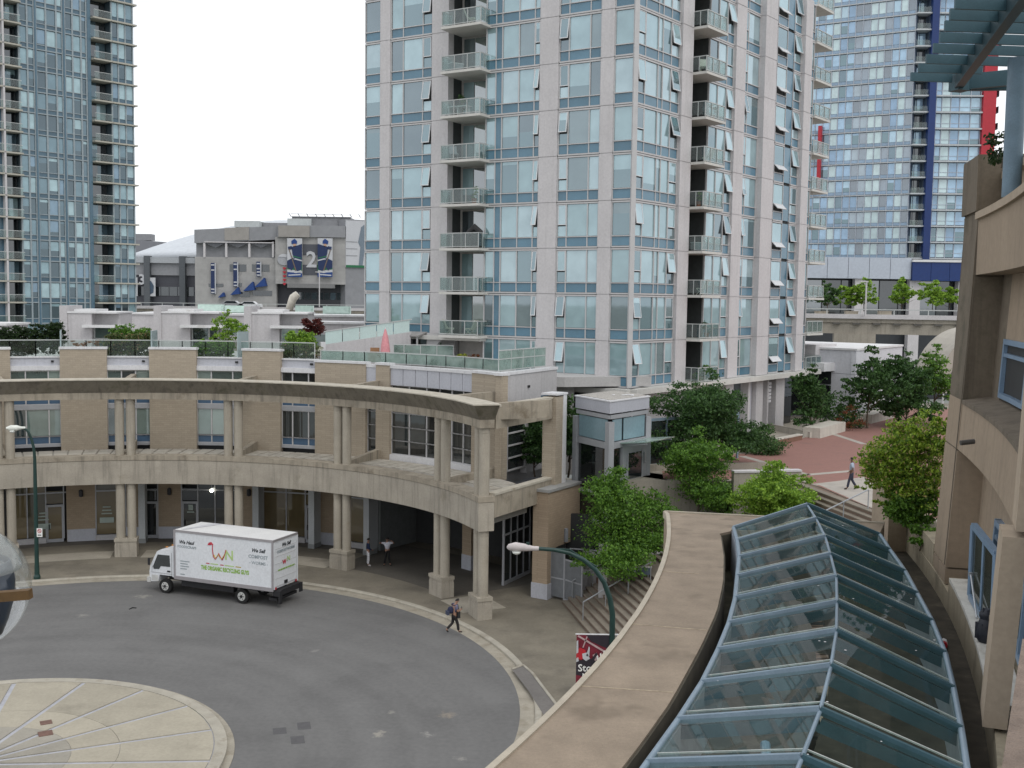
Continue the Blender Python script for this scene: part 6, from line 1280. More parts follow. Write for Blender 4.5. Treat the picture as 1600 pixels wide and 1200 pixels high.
bwin(P2n+.2, P2n-1.2, 11.2, 13.9, 2, r=R0+.27); MB().barc(CB, 63.6, 66, P2n, P2n-1.5, 10, 19, 3).build('core', BCD, bb)
# tall open casement leaning out of the lower bay
cz0, cz1 = 11.2, 12.5; ca = -15.6; pA_ = pol(CB, R1-.02, ca); td = Vector((math.sin(R_(-ca)), -math.cos(R_(-ca)), 0)); od = Vector((-math.cos(R_(ca)), -math.sin(R_(ca)), 0))
op = MB()
def cbar(a, b, w_=.1): op.bar(a, b, w_)
A0 = atz(1517, 931, 11.2); A1 = atz(1552, 990, 11.2); A0.z = A1.z = 0; td = (A1-A0).normalized()
for a, b in ((A0+Vector((0, 0, cz0)), A0+Vector((0, 0, cz1))), (A1+Vector((0, 0, cz0)), A1+Vector((0, 0, cz1))), (A0+Vector((0, 0, cz1)), A1+Vector((0, 0, cz1))), (A0+Vector((0, 0, cz0)), A1+Vector((0, 0, cz0)))): cbar(a, b)
sash_o = op.build('open_casement', WBL, bb); MB().bar(A0.lerp(A1, .5)+Vector((0, 0, cz0)), A0.lerp(A1, .5)+Vector((0, 0, cz1)), .06).build('casement_bar', WBL, sash_o)
MB().extr([A0+Vector((0, 0, cz0)), A1+Vector((0, 0, cz0)), A1+Vector((0, 0, cz1)), A0+Vector((0, 0, cz1))], od*.01).build('casement_pane', clear_glass('casement_glass', (.6, .66, .62), .3, .25, (.12, .14, .12)), sash_o)
# low stained wall with white sill, gutter
MB().barc(CB, R0-.02, 63.3, P1f+4.5, P1n-.6, 9.6, 10.75, 8).build('low_wall', LWALL, bb); MB().barc(CB, R0-.02, 63.3, P1n-.6, P2n-1.5, 9.6, 11.06, 14).build('low_wall', LWALL, bb)
MB().barc(CB, R0, 63.3, P1f+4.5, P1f+.1, 10.75, 11.25, 6).build('low_wall', LWALL, bb)
MB().barc(CB, R0-.06, 63.14, P1n-.9, P2f+.1, 11.06, 11.13, 10).build('window_sill', mat('sill_pale', (.5, .49, .45), .7, .1, 3, stain=((.36, .34, .3), 2.5, .55)), bb)
MB().arc(CB, 60.5, R0+.1, -6, -30, 9.2, 10.35, 20).build('gutter_floor', mat('gutter_dark', (.05, .042, .03), .9, .4, 3, stain=((.12, .1, .07), 3, .6)), bb)
MB().barc(CB, 64.2, 76, P1f-.05, -23.5, 0, 19.2, 8).build('core', BCD, bb); MB().barc(CB, R0+.1, 66, P1f+4.5, P1n, 0, 9.7, 4).build('core', BCD, bb)
s0 = atz(1376, 842, 10.6); s1 = atz(1396, 850, 10.6); MB().box(((s0.x+s1.x)/2+.15, (s0.y+s1.y)/2+.35, 10.8), (.5, .8, 2.3), .2).build('end_post', BCL, bb)
# plastic owl decoy on the sill
ow = atz(1540, 1003, 11.13); ow.z = 0; z = 11.13
owl = thing('owl_decoy', 'dark plastic owl decoy standing on the white window sill', 'decoy', (ow.x, ow.y, z)); OWM = mat('owl_dark', (.02, .022, .03), .55, .3, 20)
MB().lathe((ow.x, ow.y, z), [(.11, 0), (.14, .05), (.15, .16), (.13, .3), (.1, .38)], 12).build('body', OWM, owl, True, 50)
MB().lathe((ow.x, ow.y, z+.36), [(.09, 0), (.115, .05), (.11, .12), (.06, .18)], 12).build('head', OWM, owl, True, 50)
for s in (-.07, .07): MB().lathe((ow.x+s, ow.y-.02, z+.5), [(.035, 0), (.005, .07)], 6).build('ear_tuft', OWM, owl)
for s in (-.1, .1): MB().box((ow.x+s, ow.y, z+.18), (.06, .16, .26), .3).build('wing', OWM, owl)
MB().box((ow.x, ow.y-.13, z+.44), (.03, .05, .05)).build('beak', mat('beak_grey', (.2, .19, .15)), owl)
br = thing('window_stay', 'thin steel rod propping the open blue window', 'rod', A0); MB().tube([A0+td*.2+od*.05+Vector((0, 0, 11.65)), A0+td*1.5+od*.12+Vector((0, 0, 11.2))], .018, 6).build('rod', HR, br); MB().box(A0+td*.2+od*.05+Vector((0, 0, 11.65)), (.06, .06, .06)).build('bracket', HR, br)
pb_ = pol(CB, R0-.35, angb(1470, 990, 10.6)); bt = thing('litter_bottle', 'discarded white and red bottle lying in the dark gutter', 'litter', (pb_.x, pb_.y, 10.36))
MB().tube([(pb_.x, pb_.y, 10.42), (pb_.x+.05, pb_.y+.14, 10.42)], .06, 8).build('bottle', WHITEP, bt); MB().tube([(pb_.x-.03, pb_.y-.1, 10.42), (pb_.x, pb_.y-.01, 10.42)], .055, 8).build('cap', RDF, bt)
# vine bush overhanging beyond the pier
vx = lambda px, Y: atY(px, 600, Y).x
shrub('vine_bush', 'large yellow green vine bush with pink tinged tips beside the brown pier', [((vx(1420, 26.3), 26.3, 12.75), (.95, .9, .95)), ((vx(1455, 25.8), 25.8, 13.4), (.55, .6, .6)), ((vx(1380, 26.4), 26.4, 12.6), (.5, .6, .55)), ((vx(1440, 26), 26, 12.1), (.7, .6, .6)), ((vx(1362, 26.4), 26.4, 12.1), (.34, .3, .14)), ((vx(1475, 25.6), 25.6, 13.75), (.3, .4, .3)), ((vx(1400, 26.4), 26.4, 13.5), (.4, .4, .2)), ((vx(1385, 26.2), 26.2, 11.85), (.35, .3, .2))], 19000, .085, 'lime', seed=61, clump=.18)
shrub('vine_bush', 'dark lower vine leaves hanging over the low wall', [((vx(1430, 26), 26, 11.7), (.7, .5, .5)), ((vx(1449, 25.4), 25.4, 11.1), (.3, .3, .35))], 6500, .09, 'mid', seed=62, clump=.2)
# roof planter and pergola
shrub('roof_plant', 'dark roof plants behind the upper parapet below the teal pergola', [((8.95, 18.2, 20.0), (.22, .5, .9)), ((9.1, 17.4, 19.9), (.3, .6, .9)), ((9.0, 20.6, 19.35), (.35, .6, .3))], 2200, .09, 'cedar', seed=63)
pg = thing('pergola', 'teal steel pergola with long louvre slats over the roof terrace', 'pergola', (9.0, 20, 19.2))
sl_px = [(1423, 120), (1435, 106), (1447, 92), (1458, 75.5), (1468, 58.5), (1476, 40.5), (1484, 22.5), (1492, 5), (1500, -14)]; PZ = 21.0
tdv = None
for k, (px, py) in enumerate(sl_px):
    a = atz(px, py, PZ); b = a+Vector((6.2 if k > 1 else (.85 if k == 0 else 1.25), .55 if k > 1 else .08, 0)); MB().bar(a, b, .05, .17).build('louvre', TEAL, pg)
b0, b1 = atz(1497, 128, PZ-.05), atz(1600, -14, PZ-.05)
rdir = (b0-atz(1423, 120, PZ)).normalized()
MB().bar(b0, b0+(b1-b0)*1.25, .16, .3).build('edge_beam', mat('edge_beam_dark', (.028, .05, .06), .4), pg)
b2 = Vector((b0.x+1.9, b0.y-1.0, PZ-.02)); MB().bar(b0+Vector((0, 0, -.02)), b2+Vector((1.5, -.8, .05)), .14, .3).build('beam', TEAL, pg); MB().bar(b0+Vector((0, 0, -.06)), b2+Vector((1.5, .6, -.1)), .12, .22).build('beam', TEAL, pg)
pp = atY(1589, 120, 19.6); MB().tube([(pp.x, 19.6, 18.4), (pp.x, 19.6, PZ-.2)], .16, 16).build('post', mat('post_blue', (.12, .185, .24), .4), pg, True, 50)
MB().box((b0.x+.02, b0.y-.05, PZ-.06), (.3, .3, .36), .3).build('joint_plate', TEAL, pg)
# ================================================================ parapet roof and glazed skylight in the foreground
CP1, RP1 = (-43.08, 31.84), 47.22; CP2, RP2 = (-38.72, 30.83), 44.07
PTOP = mat('parapet_top', (.262, .21, .157), .88, .16, 1.6, stain=((.185, .147, .108), 1.4, .54), bump=.4, bscale=45)
outer = [pol(CP1, RP1, a) for a in [-5.8-.9*i for i in range(27)]]; ipx = [(1126, 836), (1131, 870), (1130, 908), (1120, 955), (1094, 1012), (1047, 1097), (1000, 1163), (962, 1212), (880, 1310)]; ip = [atz(x, y, 11.2) for x, y in ipx]; innr = [ip[int(t)].lerp(ip[min(int(t)+1, 8)], t-int(t)) for t in [i*8/25 for i in range(26)]]
farL, farR = atz(1038, 800, 11.2), atz(1382, 818, 11.2)
e0 = atz(1124, 834, 11.2); e1 = atz(1146, 829, 11.2); e2 = atz(1374, 834, 11.2)
par = thing('roof_parapet', 'broad tan stucco roof parapet curving through the foreground', 'parapet', (3, 20, 9)); PZ1 = 11.2
def strip(mb, A, B, z0, z1):
    for i in range(len(A)-1): mb.hexa([(A[i].x, A[i].y, z0), (A[i+1].x, A[i+1].y, z0), (B[i+1].x, B[i+1].y, z0), (B[i].x, B[i].y, z0), (A[i].x, A[i].y, z1), (A[i+1].x, A[i+1].y, z1), (B[i+1].x, B[i+1].y, z1), (B[i].x, B[i].y, z1)])
    return mb
kk = 26; Oa = [outer[round(i*(len(outer)-1)/(kk-1))] for i in range(kk)]
poly = [(p.x, p.y) for p in Oa]+[(p.x, p.y) for p in innr[::-1]]
ft = [(farL.x, farL.y)]+poly+[(e0.x, e0.y), (e1.x, e1.y), (e2.x, e2.y), (farR.x, farR.y)]
mb = MB(); strip(mb, Oa, innr, 9.4, PZ1); mb.prism([(farL.x, farL.y), (Oa[0].x, Oa[0].y), (innr[0].x, innr[0].y), (e0.x, e0.y), (e1.x, e1.y), (e2.x, e2.y), (farR.x, farR.y)], 9.4, PZ1)
mb.build('parapet_body', PTOP, par)
mb = MB(); strip(mb, innr, [p+Vector((.03, -.01, 0)) for p in innr], 10.2, 11.17); mb.bar((e0.x, e0.y-.02, 10.7), (e1.x, e1.y-.02, 10.7), .03, .9); mb.build('inner_face', mat('gutter_shade_concrete', (.075, .066, .048), .9, .3, 2), par)  # dark lining: shade of the gutter gap painted on the inner face
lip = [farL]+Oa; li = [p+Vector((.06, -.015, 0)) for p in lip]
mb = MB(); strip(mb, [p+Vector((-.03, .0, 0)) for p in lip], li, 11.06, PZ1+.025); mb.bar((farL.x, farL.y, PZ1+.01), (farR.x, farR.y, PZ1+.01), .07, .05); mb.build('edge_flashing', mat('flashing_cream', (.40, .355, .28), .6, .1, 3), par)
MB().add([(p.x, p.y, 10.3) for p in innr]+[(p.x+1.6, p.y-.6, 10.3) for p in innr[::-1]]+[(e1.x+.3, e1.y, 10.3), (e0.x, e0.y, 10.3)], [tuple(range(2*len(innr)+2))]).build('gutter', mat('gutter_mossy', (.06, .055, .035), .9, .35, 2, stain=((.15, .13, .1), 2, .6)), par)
for x0, y0, x1, y1 in ((1036, 893, 1092, 897), (985, 975, 1104, 985), (905, 1072, 1052, 1082)):
    a, b = atz(x0, y0, 11.2), atz(x1, y1, 11.2); MB().bar((a.x, a.y, 11.203), (b.x, b.y, 11.203), .02, .008).build('joint_strip', mat('joint_pale', (.36, .3, .22), .9, .3, 8), par)
sk = thing('skylight', 'long ridged glass skylight with blue grey steel ribs in the foreground', 'skylight', (6, 20, 10.5))
le = [(1146, 825), (1152, 845), (1155, 871), (1152, 901), (1149, 935), (1139, 974), (1122, 1016), (1097, 1067), (1060, 1125), (1012, 1192)]
rg = [(1262, 790), (1276, 812), (1290, 840), (1298, 868), (1307, 903), (1308, 943), (1307, 988), (1298, 1043), (1281, 1112), (1252, 1187)]
re_ = [(1375, 836), (1391, 860), (1415, 894), (1434, 929), (1457, 972), (1477, 1022), (1490, 1077), (1502, 1140), (1512, 1212), (1520, 1300)]
Lp = [atz(x, y, 11.25) for x, y in le]; Gp = [atz(x, y, 11.74) for x, y in rg]; Rp = [atz(x, y, 11.25) for x, y in re_]
for A in (Lp, Gp, Rp):
    for _ in range(2): A.append(A[-1]*2-A[-2])
SKG = clear_glass('skylight_glass', (.8, .88, .85), .06, .035, (.2, .24, .22))
mbE = MB()
for A, nm, r in ((Lp, 'eave', .045), (Rp, 'eave', .045), (Gp, 'ridge', .026)): MB().tube(A, r, 8).build(nm+'_bar', STEELB, sk, True, 50)
for i in range(len(Gp)):
    MB().bar(Lp[i], Gp[i]+Vector((0, 0, .02)), .055, .1).build('rib', STEELB, sk); MB().bar(Gp[i]+Vector((0, 0, .02)), Rp[i], .055, .1).build('rib', TEAL, sk)
    MB().bar(Lp[i]+Vector((0, 0, -.16)), Gp[i]+Vector((0, 0, -.14)), .07, .16).build('rafter', TEAL, sk); MB().bar(Gp[i]+Vector((0, 0, -.16)), Rp[i]+Vector((0, 0, -.14)), .07, .16).build('rafter', TEAL, sk)
    if i:
        for A in (Lp, Rp):
            pa, pb, pc, pd = A[i-1], Gp[i-1], Gp[i], A[i]; MB().add([pa+Vector((0, 0, .01)), pb+Vector((0, 0, .01)), pc+Vector((0, 0, .01)), pd+Vector((0, 0, .01))], [(0, 1, 2, 3)]).build('glass_pane', SKG, sk)
            f = .2; MB().bar(pc.lerp(pb, f), pd.lerp(pa, f), .018, .02).build('gasket', mat('gasket_pale', (.5, .52, .5), .5), sk)
# white bird droppings and bolts
rnd = random.Random(3)
for k in range(26):
    i = rnd.randrange(1, 10); t = rnd.random(); s = rnd.random(); A = Lp if rnd.random() < .4 else Rp; p = A[i].lerp(Gp[i], s).lerp(A[i-1].lerp(Gp[i-1], s), t)+Vector((0, 0, .018)); MB().lathe(p, [(.004, 0), (.018*rnd.uniform(.5, 1.2), .002), (.004, .004)], 6).build('dropping', WHITEP, sk)
# gable glass at the far end, upstands
MB().add([Lp[0], Rp[0], Gp[0]], [(0, 1, 2)]).build('gable_pane', SKG, sk)
up = MB()
for A, d in ((Lp, -.06), (Rp, .06)):
    for i in range(len(A)-1): up.hexa([(A[i].x-.05, A[i].y, 10.3), (A[i+1].x-.05, A[i+1].y, 10.3), (A[i+1].x+.05, A[i+1].y, 10.3), (A[i].x+.05, A[i].y, 10.3), (A[i].x-.05, A[i].y, 11.2), (A[i+1].x-.05, A[i+1].y, 11.2), (A[i+1].x+.05, A[i+1].y, 11.2), (A[i].x+.05, A[i].y, 11.2)])
up.build('upstand', mat('upstand_grey', (.30, .33, .37), .5, .15, 3), sk)
# atrium below the glass: side walls, walkway, tie rods, blue pole
at = thing('atrium_interior', 'dim atrium walkway seen through the skylight glass', 'atrium', (5, 18, 7)); INW = mat('atrium_wall', (.46, .43, .36), .9, .15, .7, streak=.2); INF = mat('atrium_floor', (.42, .39, .32), .85, .2, .5, stain=((.12, .11, .09), .7, .5))
wl_ = MB(); wr_ = MB(); fl_ = MB()
for i in range(len(Lp)-1):
    a, b, c, d = Lp[i], Lp[i+1], Rp[i+1], Rp[i]
    wl_.add([(a.x, a.y, 6.5), (b.x, b.y, 6.5), (b.x, b.y, 11.1), (a.x, a.y, 11.1)], [(0, 1, 2, 3)]); wr_.add([(d.x, d.y, 6.5), (c.x, c.y, 6.5), (c.x, c.y, 11.1), (d.x, d.y, 11.1)], [(3, 2, 1, 0)])
    fl_.add([(a.x, a.y, 6.6), (b.x, b.y, 6.6), (c.x, c.y, 6.6), (d.x, d.y, 6.6)], [(3, 2, 1, 0)])
wl_.build('side_wall', INW, at); wr_.build('side_wall', INW, at); fl_.build('floor', INF, at)
for i in range(len(Lp)-1):
    if i % 2 == 0:
        MB().bar((Lp[i].x, Lp[i].y, 9.6), (Rp[i].x, Rp[i].y, 9.6), .12, .3).build('cross_beam', INW, at); MB().bar((Lp[i].x+.2, Lp[i].y, 8.9), (Rp[i+1].x-.2, Rp[i+1].y, 9.7), .05).build('tie_rod', TEAL, at)
        MB().box((Lp[i].x*.6+Rp[i].x*.4, Lp[i].y-.4, 8.0), (.32, .32, 2.9)).build('column', INW, at)
    w0 = Rp[i].lerp(Rp[i+1], .15); w1 = Rp[i].lerp(Rp[i+1], .85); MB().bar((w0.x-.05, w0.y, 8.4), (w1.x-.05, w1.y, 8.4), .06, 2.2).build('inner_window', DG, at)
for i in range(1, len(Lp)-2):
    a, b = Lp[i].lerp(Rp[i], .62), Lp[i+1].lerp(Rp[i+1], .62); MB().bar((a.x, a.y, 7.0), (b.x, b.y, 7.0), .9, .3).build('floor_slab', INF if i % 2 else INW, at)
    MB().tube([(a.x-.6, a.y, 8.1), (b.x-.6, b.y, 8.1)], .03, 6).build('rail', HR, at); MB().tube([(a.x-.6, a.y, 6.8), (a.x-.6, a.y, 8.1)], .025, 6).build('rail_post', HR, at)
wk0, wk1 = Lp[9].lerp(Rp[9], .3), Lp[3].lerp(Rp[3], .35); MB().bar((wk0.x, wk0.y, 8.6), (wk1.x, wk1.y, 8.9), .5, .12).build('walkway_beam', mat('walkway_tan', (.42, .37, .29), .8), at); MB().tube([(wk0.x+.5, wk0.y, 8.7), (Lp[7].x+.9, Lp[7].y, 10.4)], .07, 8).build('blue_pole', mat('pole_blue', (.3, .42, .55), .4), at)
for i, t in ((4, .55), (5, .45), (7, .25)):
    p = Lp[i].lerp(Rp[i], t); shrub('atrium_plant', ['green atrium plant under the glass near the ridge', 'green atrium plant under the glass, nearer the viewer', 'small green atrium plant under the nearest glass'][(4, 5, 7).index(i)], [((p.x, p.y, 7.4), (.75, .6, .75))], 700, .2, 'mid', 'plant', seed=70+i)
# rough stucco wall corner beside the camera
n0 = atY(1578, 1010, 3.6); n1 = atY(1556, 1210, 2.4)
nb = thing('balcony_wall', 'rough brown stucco balcony wall corner at the lower right photo edge', 'wall', (1.7, 3, 14))
ROUGH = mat('rough_stucco', (.20, .155, .125), .9, .2, 12, bump=.9, bscale=50)
MB().prism([(atY(1597, 1010, 3.7).x, 3.7), (2.6, 3.7), (2.6, 1.2), (atY(1556, 1200, 2.2).x-.02, 2.2)], 13.4, lambda p: 15.36 if p[1] > 3 else 15.25).build('wall', ROUGH, nb)
# ================================================================ box truck
TW = mat('truck_white', (.66, .68, .70), .35, .03, .6, spec=.5, stain=((.55, .56, .57), .9, .6)); TRF = mat('truck_roof', (.66, .66, .65), .5, .05, 1.2, stain=((.5, .52, .55), .5, .58)); ALU = mat('aluminium', (.40, .38, .39), .4, .06, 4, metal=.5); TYRE = mat('tyre', (.012, .012, .012), .85); RIM = mat('rim_white', (.5, .5, .48), .45); CHAS = mat('chassis', (.018, .018, .02), .7); TGL = glass_mat('cab_glass', [(0, (.02, .03, .028)), (.5, (.025, .03, .03))], .22)
fw, rw = atz(258, 927), atz(377, 943.5); rear = atz(447, 943, .75)
hd = (Vector((fw.x, fw.y, 0))-Vector((rw.x, rw.y, 0))); ux = hd.normalized(); HDG = math.degrees(math.atan2(ux.x, ux.y))
# local frame: u forward from the rear axle, n towards the viewer (the truck's left side)
FTk = Frame((rw.x, rw.y), HDG); FTk.n = FTk.n if FTk.n.y < 0 else -FTk.n
WBs = hd.length
FTk.flip = abs((Vector((FTk.u.y, -FTk.u.x, 0))-FTk.n).length) > .1
trk = thing('box_truck', 'white box truck with recycling lettering standing on the turning circle', 'truck', (rw.x, rw.y, 0))
WT = 2.25      # width
B0, B1 = -2.05, WBs-.72; ZB, ZTp = 1.0, 3.62
MB().fbox(FTk, B0, B1, -WT, .06, ZB, ZTp).build('cargo_box', TW, trk)
# trims
tr = MB()
for z0, z1 in ((ZTp-.09, ZTp+.03), (ZB-.1, ZB+.1)): tr.fbox(FTk, B0-.02, B1+.02, .03, .09, z0, z1); tr.fbox(FTk, B0-.02, B1+.02, -WT-.03, -WT+.02, z0, z1)
for u_ in (B0-.03, B1-.06): tr.fbox(FTk, u_, u_+.1, .03, .1, ZB-.05, ZTp+.02)
tr.fbox(FTk, B0-.04, B0+.02, -WT, .08, ZTp-.1, ZTp+.03); tr.build('edge_trim', ALU, trk)
MB().fbox(FTk, B0+.02, B1-.02, -WT+.03, .03, ZTp, ZTp+.035).build('box_roof', TRF, trk)
rf = MB(); rf.extr([FTk.P(B1-.9, -WT+.1, ZTp+.04), FTk.P(B1-.35, -.1, ZTp+.04), FTk.P(B1-.55, -.1, ZTp+.05), FTk.P(B1-1.5, -WT+.1, ZTp+.05)][::-1], (0, 0, .01)).build('roof_crease', mat('roof_crease', (.5, .5, .52)), trk)
# rear roller door
MB().fbox(FTk, B0-.03, B0+.01, -WT+.16, -.1, ZB+.12, ZTp-.16).build('rear_door', TW, trk)
rd = MB(); [rd.fbox(FTk, B0-.045, B0-.02, -WT+.16, -.1, ZB+.12+k*.4, ZB+.14+k*.4) for k in range(7)]; rd.build('door_seam', mat('seam_pale', (.5, .5, .5)), trk)
MB().fbox(FTk, B0-.06, B0-.03, -WT*.55, -WT*.42, ZB+.12, ZB+.3).build('door_handle', CHAS, trk)
MB().fbox(FTk, B0-.05, B0+.02, -WT, -WT+.14, ZB, ZTp-.1).fbox(FTk, B0-.05, B0+.02, -.1, .04, ZB, ZTp-.1).build('door_post', TW, trk)
MB().fbox(FTk, B0-.3, B0+.05, -WT+.05, 0, ZB-.35, ZB-.05).build('lift_platform', CHAS, trk); MB().fbox(FTk, B0-.38, B0-.3, -WT+.05, -WT+.3, ZB-.55, ZB-.05).fbox(FTk, B0-.38, B0-.3, -.25, 0, ZB-.75, ZB-.05).build('bumper_post', CHAS, trk)
MB().fbox(FTk, B0-.1, B0+.4, -WT+.2, -.15, .35, .5).build('rear_bumper', CHAS, trk)
for s in (-.12, -WT+.2): MB().fbox(FTk, B0-.07, B0-.04, s-.06, s+.06, ZB-.02, ZB+.1).build('tail_light', RDF, trk)
# chassis
MB().fbox(FTk, B0+.2, WBs+.3, -WT*.68, -WT*.32, .6, .92).build('chassis_rail', CHAS, trk)
MB().fbox(FTk, .6, WBs-1.0, -.5, -.15, .5, .85).build('fuel_tank', CHAS, trk)
def wheel(u_, n, dual=False):
    c = FTk.P(u_, n, .4); d = FTk.n; w_ = MB().tube([c, c-d*.24], .4, 20).build('wheel', TYRE, trk)
    MB().tube([c+d*.012, c-d*.1], .235, 16).build('rim', RIM, w_); MB().tube([c+d*.05, c-d*.05], .085, 10).build('hub', CHAS if dual else mat('hub_dark', (.05, .05, .05)), w_)
    for k in range(6):
        a = k*1.047; q = c+d*.016+FTk.u*.155*math.cos(a)+Vector((0, 0, .155*math.sin(a))); MB().tube([q, q+d*.01], .032, 6).build('rim_hole', CHAS, w_)
wheel(0, -.02, True); wheel(0, -WT+.3); wheel(WBs, .0); wheel(WBs, -WT+.34)
# cab (cab-over shape)
c0, c1 = WBs-.62, WBs+1.08; prof = [(c0, .95), (WBs-.5, .95), (WBs-.42, 1.0), (WBs+.42, 1.0), (WBs+.5, .62), (c1, .55), (c1+.03, 1.12), (c1-.03, 1.45), (c1-.5, 2.28), (c1-.72, 2.4), (c0, 2.46)]
MB().extr([FTk.P(u_, -.06, z) for u_, z in prof], FTk.n*-(WT-.2)).build('cab', TW, trk)
dw = MB(); dw.extr([FTk.P(u_, -.045, z) for u_, z in ((WBs-.32, 1.5), (WBs+.32, 1.48), (WBs+.44, 1.3), (WBs+.8, 1.28), (WBs+.86, 1.42), (WBs+.52, 2.12), (WBs-.28, 2.14))], FTk.n*-.02); dw.build('door_window', TGL, trk)
dd = MB(); 
for a, b in (((WBs-.42, 1.02), (WBs-.42, 2.3)), ((WBs-.42, 1.1), (WBs+.95, 1.1)), ((WBs+.95, 1.1), (WBs+.9, 1.45))): dd.bar(FTk.P(a[0], -.052, a[1]), FTk.P(b[0], -.052, b[1]), .018)
dd.build('door_seam', mat('seam_grey', (.3, .3, .31)), trk)
MB().fbox(FTk, WBs-.33, WBs-.12, -.06, -.03, 1.2, 1.28).build('door_handle', CHAS, trk)
ws_ = MB(); ws_.extr([FTk.P(c1-.02, -.2, 1.5), FTk.P(c1-.02, -WT+.35, 1.5), FTk.P(c1-.5, -WT+.4, 2.26), FTk.P(c1-.5, -.25, 2.26)], FTk.u*.03+Vector((0, 0, .015))).build('windscreen', TGL, trk)
MB().fbox(FTk, c1-.06, c1+.16, -WT+.1, .0, .52, .8).build('front_bumper', RIM, trk)
for n in (-.3, -WT+.45): MB().fbox(FTk, c1+.02, c1+.07, n-.14, n+.14, .9, 1.06).build('headlight', mat('headlight', (.7, .72, .7), .1), trk)
MB().bar(FTk.P(c1-.2, -.08, 1.9), FTk.P(c1-.08, .08, 1.85), .03).bar(FTk.P(c1-.08, .1, 1.52), FTk.P(c1-.08, .1, 1.9), .06, .12).build('mirror', CHAS, trk)
MB().fbox(FTk, WBs-.25, WBs+.25, -.35, -.1, 1.35, 1.75).build('driver_arm', mat('orange_cloth', (.55, .16, .05), .8), trk)
for k in range(3): MB().box(FTk.P(c1-.75, -.6-.5*k, 2.45), (.12, .08, .05)).build('marker_lamp', mat('amber', (.6, .25, .05), .4), trk)
MB().fbox(FTk, WBs+.5, WBs+.95, -.065, -.05, .62, .95).build('cab_step', RIM, trk)
# lettering on the side (reads from the viewer's side, line direction runs rearwards)
exs = -FTk.u; eyz = Vector((0, 0, 1))
INK = mat('ink_dark', (.03, .035, .04), .6); INKG = mat('ink_grey', (.28, .32, .34), .6); INKR = mat('ink_red', (.45, .04, .06), .6); INKY = mat('ink_yellow', (.45, .36, .05), .6); INKGR = mat('ink_green', (.24, .42, .06), .6); INKL = mat('ink_lime', (.40, .55, .2), .6)
sd_ = lambda u_, z: FTk.P(u_, .066, z); LB = B1-B0
def T(nm, s, size, m, fu, z, **k): return text_mesh(nm, s, size, m, trk, sd_(B1-LB*fu, z), exs, eyz, .006, **k)
T('lettering', 'We Haul', .27, INK, .125, 3.0, shear=.3, bold=.008); T('lettering', 'FOODSCRAPS', .2, INKG, .13, 2.75, bold=.004)
T('lettering', 'We Sell', .27, INK, .855, 3.0, shear=.3, bold=.008); T('lettering', 'COMPOST', .26, INKG, .855, 2.66, bold=.006); T('lettering', '- WORMS -', .24, INKG, .86, 2.33, bold=.003)
T('lettering', 'THE ORGANIC RECYCLING GUYS', .31, INKGR, .52, 1.74, bold=.014, xs=.66)
def small_print(fu, z, w_, m, nm='small_print'): a = sd_(B1-LB*fu, z); MB().bar(a, a-FTk.u*w_, .004, .055).build(nm, m, trk)
for fu, w_, m_ in ((.33, .22, INKR), (.375, .5, INKL), (.475, .22, INKR), (.52, .6, INKL), (.63, .35, INKY)): small_print(fu, 2.0, w_, m_)
for k, w_ in enumerate((.62, .5, .58, .44, .3)): small_print(.06, 1.95-.14*k if k < 4 else 1.22, w_, INKG)
lgm = MB(); lgm.tube([sd_(B1-LB*f, z) for f, z in ((.36, 3.02), (.375, 3.12), (.4, 3.08), (.395, 2.85), (.405, 2.4), (.425, 2.27), (.445, 2.45), (.46, 2.62), (.475, 2.45), (.495, 2.27), (.515, 2.5), (.535, 2.85))], .028, 6); lgm.build('emblem_w', INKR, trk)
MB().tube([sd_(B1-LB*f, z) for f, z in ((.41, 2.5), (.43, 2.34), (.455, 2.56), (.475, 2.4), (.495, 2.36), (.52, 2.6))], .03, 6).build('emblem_w', INKY, trk)
MB().extr([sd_(B1-LB*f, z) for f, z in ((.345, 3.0), (.36, 3.15), (.385, 3.2), (.4, 3.1), (.385, 3.02))], FTk.n*.012).build('emblem_cap', INKR, trk)
T('emblem_n', 'N', .75, INKL, .565, 2.55, bold=.012)
rp3 = lambda n, z: FTk.P(B0-.05, n, z); exr = -FTk.n
def TR(s, size, m, n, z, **k): return text_mesh('lettering', s, size, m, trk, rp3(n, z), exr, eyz, .006, **k)
TR('We Sell', .26, INK, -WT*.5, 3.25, shear=.3, bold=.008); TR('COMPOST', .2, INKG, -WT*.32, 2.95, bold=.006); TR('WORMS', .2, INKG, -WT*.7, 2.95, bold=.006); TR('w', .5, INKR, -WT*.42, 2.35, bold=.01); TR('N', .4, INKL, -WT*.6, 2.4, bold=.006); TR('THE ORGANIC RECYCLING GUYS', .105, INKGR, -WT*.5, 1.95, bold=.006)
